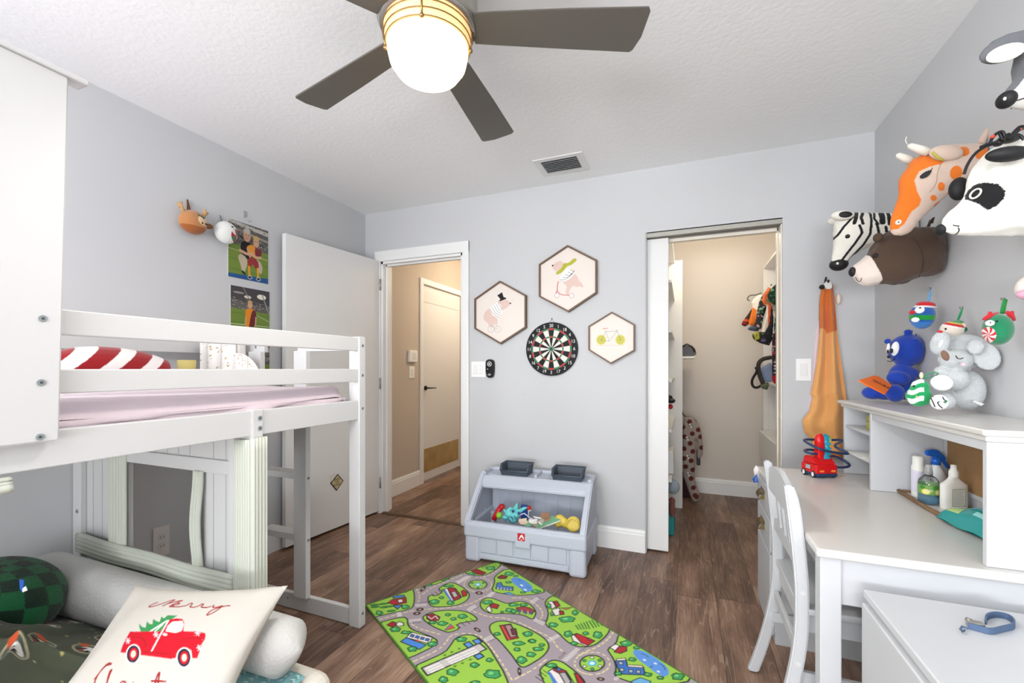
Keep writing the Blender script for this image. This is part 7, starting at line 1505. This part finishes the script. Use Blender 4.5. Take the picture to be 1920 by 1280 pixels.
garment('hanging_shirt', 'black shirt with lime and purple shapes at the bottom of hanging row', 3.72, [(330, 300), (300, 600), (150, 600), (145, 665), (240, 715), (330, 735), (350, 500)], [(335, 290), (330, 310)], lambda cv: (cv.poly([(150, 600), (210, 605), (215, 660), (180, 680)], (164, 160, 50)), cv.ell((250, 680), 22, 12, (96, 84, 120)), conf([(90, 100, 60), (120, 110, 80), (70, 60, 90)], 14, 150, 330, 610, 730, 9)(cv)), (36, 34, 38))
garment('hanging_shirt', 'green leaf print shirt nearest in the closet hanging row', 3.50, [(420, 120), (350, 170), (290, 240), (290, 290), (330, 345), (370, 360), (340, 620), (400, 670), (440, 660), (440, 140)], [(430, 110), (425, 130)], conf([(60, 120, 80), (96, 160, 110), (40, 70, 52), (130, 180, 130), (36, 60, 70)], 150, 285, 440, 120, 670, 9), (36, 58, 46))
garment('hanging_pajamas', 'long dark red printed pajamas with white letters in the closet front', 3.44, [(340, 590), (325, 700), (330, 980), (335, 1075), (390, 1090), (430, 1085), (430, 640)], [(400, 560), (400, 600)], lambda cv: (conf([(190, 60, 70), (220, 216, 210), (60, 90, 90), (120, 40, 50)], 60, 325, 430, 600, 1000, 8)(cv), cv.poly([(325, 1000), (430, 1000), (430, 1095), (325, 1095)], (176, 22, 34)), [cv.line([(352, y), (382, y)], .006, (236, 234, 230)) for y in (880, 910, 940, 975)]), (46, 38, 44), cat='pajamas')
# bag on the shelf
t = thing('shoulder_bag', 'grey blue bag with black strap and olive flap on closet shelf', 'bag', at(1430, 700, y=4.1))
w = MB(); inflate(w, [(lambda v: (v.x, v.z))(at(px, py, y=4.1)) for px, py in KC([(215, 935), (330, 870), (350, 1060), (240, 1075)])], lambda u, v, q: Vector((u, 4.1 + q, v)), .6); blob('bag_body', w, mat('denim_blue_grey', (136, 152, 182), .85), t, .007, 2)
w = MB(); w.tube([Vector(p) for p in smoothpoly([tuple(at(px, py, y=4.04)) for px, py in KC([(330, 835), (240, 850), (200, 900), (215, 1000), (250, 1080)])], 2, False)], .016, 8); w.build('shoulder_strap', mat('dark_olive_strap', (56, 50, 44), .8), t)
w = MB(); w.tube([Vector(p) for p in smoothpoly([tuple(at(px, py, y=4.02)) for px, py in KC([(180, 925), (200, 960), (145, 1040), (150, 1100), (190, 1120), (240, 1090), (300, 1080)])], 2, False)], .010, 8); w.build('webbing_strap', mat('black_webbing', (34, 30, 30), .8), t)
w = MB(); inflate(w, [(lambda v: (v.x, v.z))(at(px, py, y=4.0)) for px, py in KC([(215, 1095), (270, 1070), (310, 1080), (290, 1140), (240, 1125)])], lambda u, v, q: Vector((u, 4.0 + q, v)), .6); blob('flap', w, mat('olive_canvas', (86, 96, 70), .85), t, .006, 1)
o = MB().box((.605, 3.62, .389), (1.08, 4.44, .62), .006).build('white_storage_box', mat('white_hdpe', (238, 238, 232), .35)); props(o, 'white plastic box behind the desk chair at the closet edge', 'box')
# small bag with blue clip standing on desk drawers' edge side (seen left of chair top)
t = thing('blue_clip_pouch', 'small white pouch with blue clip just left of the chair back', 'pouch', at(1417, 890, y=2.46))
w = MB(); inflate(w, [(lambda v: (v.x, v.z))(at(px, py, y=2.46)) for px, py in ((1412, 880), (1418, 870), (1426, 880), (1426, 905), (1416, 900))], lambda u, v, q: Vector((u, 2.46 + q, v)), .8); blob('pouch_body', w, mat('white_cotton', (232, 228, 226), .85), t, .004, 1)
w = MB(); w.tube([at(px, py, y=2.44) for px, py in ((1412, 900), (1418, 890), (1419, 903), (1413, 902))], .006, 8); w.build('blue_clip', BT_, t)
# left closet unit
t = thing('closet_shelf_unit', 'tall white shelf unit on the left inside the closet', 'shelving', (-.3, 3.6, 0))
MB().box((-.545, 3.92, .0), (-.03, 3.94, 2.08)).build('end_panel', MEL, t); MB().box((-.545, 3.04, .0), (-.12, 3.058, 2.08)).build('near_panel', MEL, t)
for z in (.42, .75, 1.08, 1.41, 1.74, 2.06): MB().box((-.545, 3.058, z), (-.09, 3.92, z + .018)).build('shelf', MEL, t)
o = MB().box((-.20, 3.25, .002), (at(1264, 985, y=3.25).x, 3.5, .16), .006).build('teal_crate', mat('teal_crate', (30, 150, 150), .5)); props(o, 'teal crate on the closet floor behind the pocket door', 'crate')
t = thing('stuffed_doll', 'reddish brown soft doll sitting in the teal crate in closet', 'plush toy', (-.08, 3.3, .16)); w = MB(); c = at(1260, 952, y=3.24); w.ell(c, (.02, .02, .07)); w.ell(c + UP * .05, (.022, .02, .025)); blob('body', w, mat('rust_plush', (136, 84, 74), .9), t, .004, 1)
o = MB().box((-.30, 3.2, .44), (at(1263, 850, y=3.2).x, 3.4, .60), .01).build('white_bin', mat('frosted_bin', (226, 226, 222), .4)); props(o, 'translucent white bin on the left closet shelf', 'bin')
t = thing('grey_pompom_toy', 'fuzzy blue grey ball on the lower left closet shelf', 'plush toy', at(1262, 912, y=3.25)); w = MB(); w.ell(at(1261, 912, y=3.22), (.045, .04, .05)); blob('fuzzy_ball', w, mat('fuzzy_grey', (150, 164, 172), .95), t, .004, 1, fuzz=.003)
t = thing('dark_shoe', 'black shoe on the middle left closet shelf near door edge', 'shoe', at(1257, 752, y=3.2)); w = MB(); w.ell(at(1258, 751, y=3.2), (.03, .05, .018)); w.ell(at(1254, 745, y=3.2), (.025, .03, .02)); blob('shoe_body', w, BLACK, t, .004, 1)
t = thing('red_sock', 'red and white sock below the black shoe on closet shelf', 'sock', at(1257, 762, y=3.2)); w = MB(); w.ell(at(1257, 762, y=3.2), (.018, .03, .018)); blob('sock_body', w, mat('toy_red', (196, 28, 36), .35), t, .004, 1)
t = thing('carry_case', 'black boxy case resting on closet shelf behind white end panel', 'case', at(1290, 655, y=4.2)); w = MB(); w.prism([at(px, py, y=4.15) for px, py in ((1275, 668), (1276, 650), (1290, 647), (1303, 652), (1306, 664), (1300, 667))], (0, .12, 0), .006); w.build('case_body', mat('case_grey', (62, 58, 58), .4), t)
w = MB(); w.tube([at(px, py, y=4.14) for px, py in ((1278, 650), (1288, 645), (1298, 650), (1303, 660))], .007, 8); w.build('carry_handle', BLACK, t)
o = MB().box((-.5, 4.1, at(1290, 668, y=4.15).z - .018), (at(1303, 668, y=4.15).x, 4.4, at(1290, 668, y=4.15).z), .002).build('closet_back_shelf', MEL); props(o, 'short white shelf holding the black case in the closet', 'shelf')
# footed pajamas with dots
Y = 4.12; PJ = [(1279, 782), (1290, 779), (1303, 783), (1313, 800), (1318, 828), (1319, 850), (1313, 860), (1306, 858), (1307, 830), (1304, 822), (1305, 860), (1303, 885), (1304, 905), (1312, 925), (1313, 938), (1300, 942), (1292, 925), (1284, 900), (1279, 890)]
P = [at(px, py, y=Y) for px, py in smoothpoly(PJ, 1)]; t = thing('footed_pajamas', 'taupe footed pajamas with dark red dots hanging in the closet', 'pajamas', (P[0].x, Y, P[0].z))
f = lambda q: (lambda v: (v.x, v.z))(at(q[0], q[1], y=Y)); xs = [p.x for p in P]; zs_ = [p.z for p in P]
cv = Cv(min(xs) - .004, min(zs_) - .004, max(xs) + .004, max(zs_) + .004, .004, (158, 146, 138), f)
for x, y in ((1293, 790), (1308, 787), (1281, 800), (1298, 812), (1309, 805), (1284, 818), (1294, 830), (1299, 845), (1283, 840), (1296, 862), (1283, 858), (1299, 879), (1286, 873), (1296, 895), (1300, 912), (1306, 929), (1313, 818), (1315, 838), (1303, 926)): cv.ell((x, y), 4.6, 4.4, (92, 38, 32))
for x, y in ((1295, 797), (1289, 821), (1290, 855), (1291, 887)): cv.ell((x, y), 4.6, 2.8, (70, 60, 56), rot=.9); cv.ell((x - 1, y - 2), 1.9, 1.9, (226, 222, 216)); cv.ell((x + 1, y + 2), 1.9, 1.9, (226, 222, 216))
hp = [(p.x, p.z) for p in P]
def pjp(s): return lambda U, V: np.stack([U, Y + s * .035 * np.sqrt(np.clip(1 - (1 - np.clip(dpoly(hp, U, V) / .04, 0, 1)) ** 2, 0, 1)), V], -1)
for s, nm in ((-1, 'fleece_front'), (1, 'fleece_back')): cv.sheet(nm, pjp(s), vmat('fleece_print', .9, .25, 200, .15), t, keep=lambda U, V: inpoly(hp, U, V))
w = MB(); w.box(at(1306, 872, y=Y - .0), at(1313, 842, y=Y + .03), .006); w.build('dark_glove', BLACK, t)
w = MB(); w.tube([at(px, py, y=Y) for px, py in ((1286, 781), (1281, 777), (1279, 771))], .005, 8); w.build('hanger_loop', BLACK, t)
t = thing('dark_jacket', 'dark maroon jacket hanging behind the footed pajamas', 'jacket', at(1285, 900, y=4.3)); w = MB(); inflate(w, [(lambda v: (v.x, v.z))(at(px, py, y=4.28)) for px, py in ((1262, 870), (1284, 872), (1290, 900), (1300, 925), (1298, 936), (1262, 936))], lambda u, v, q: Vector((u, 4.28 + q, v)), .5); blob('jacket_body', w, mat('maroon_cloth', (58, 30, 36), .85), t, .008, 1)
# ================================================================ LIGHT
wd = bpy.data.worlds.new('daylight'); S.world = wd; wd.use_nodes = True
wd.node_tree.nodes['Background'].inputs['Color'].default_value = (0.80, 0.90, 1.0, 1); wd.node_tree.nodes['Background'].inputs['Strength'].default_value = 1.0
def area(name, loc, rot, sx, sy, pw, col):
    l = bpy.data.lights.new(name, 'AREA'); l.shape = 'RECTANGLE'; l.size = sx; l.size_y = sy; l.energy = pw; l.color = col
    o = bpy.data.objects.new(name, l); COL.objects.link(o); o.location = loc; o.rotation_euler = rot; return o
area('rear_fill_light', ((wx0 + wx1) / 2, YR - .13, (wz0 + wz1) / 2), (R_(90), 0, 0), wx1 - wx0, wz1 - wz0, 15, (.95, .975, 1.0))  # fill lamp filling the added window behind the camera
area('ceiling_fill_light', ((wx0 + wx1) / 2, YR + .02, .95), (R_(150), 0, 0), wx1 - wx0, 1.3, 255, (.96, .98, 1.0))  # fill lamp added inside the rear wall, tilted up to brighten the ceiling
area('side_fill_light', (XL - .09, -1.5, 1.7), (R_(80), 0, R_(-90)), 1.5, .92, 130, (.95, .975, 1.0))  # fill lamp added at the unseen left opening to lift the right wall
l = bpy.data.lights.new('fan_lamp', 'SPOT'); l.energy = 15; l.color = (1, .95, .88); l.shadow_soft_size = .1; l.spot_size = R_(176); l.spot_blend = .5
o = bpy.data.objects.new('fan_lamp', l); COL.objects.link(o); o.location = fc + UP * 2.02
def point(name, loc, pw, col, r):
    l = bpy.data.lights.new(name, 'POINT'); l.energy = pw; l.color = col; l.shadow_soft_size = r
    o = bpy.data.objects.new(name, l); COL.objects.link(o); o.location = loc; return o
l = bpy.data.lights.new('fan_lamp', 'SPOT'); l.energy = 26; l.color = (1, .95, .88); l.shadow_soft_size = .1; l.spot_size = R_(172); l.spot_blend = .6
o = bpy.data.objects.new('fan_lamp', l); COL.objects.link(o); o.location = fc + UP * 2.02
def flush_light(name, label, c, pw, col):
    t = thing(name, label, 'ceiling light', c)
    MB().lathe([(0, 0), (.14, 0), (.14, -.02), (.13, -.025)], c, 32).build('rim', STEEL, t)
    MB().lathe([(.13, -.022), (.12, -.05), (.07, -.075), (0, -.085)], c, 32).build('diffuser', mat('lit_diffuser', (255, 246, 230), .4, emit=4, ecol=(255, 236, 205)), t)
    point(name + '_bulb', Vector(c) - UP * .2, pw, col, .1)
flush_light('hall_fill_light', 'added unseen ceiling light brightening the hall beyond the doorway', (-1.7, 4.35, ZC), 26, (1, .84, .64))  # fixture and bulb added out of view to light the hall
flush_light('closet_fill_light', 'added unseen ceiling light brightening the walk-in closet', (.2, 3.65, ZC), 14, (1, .88, .72))  # added out of view to brighten the closet interior
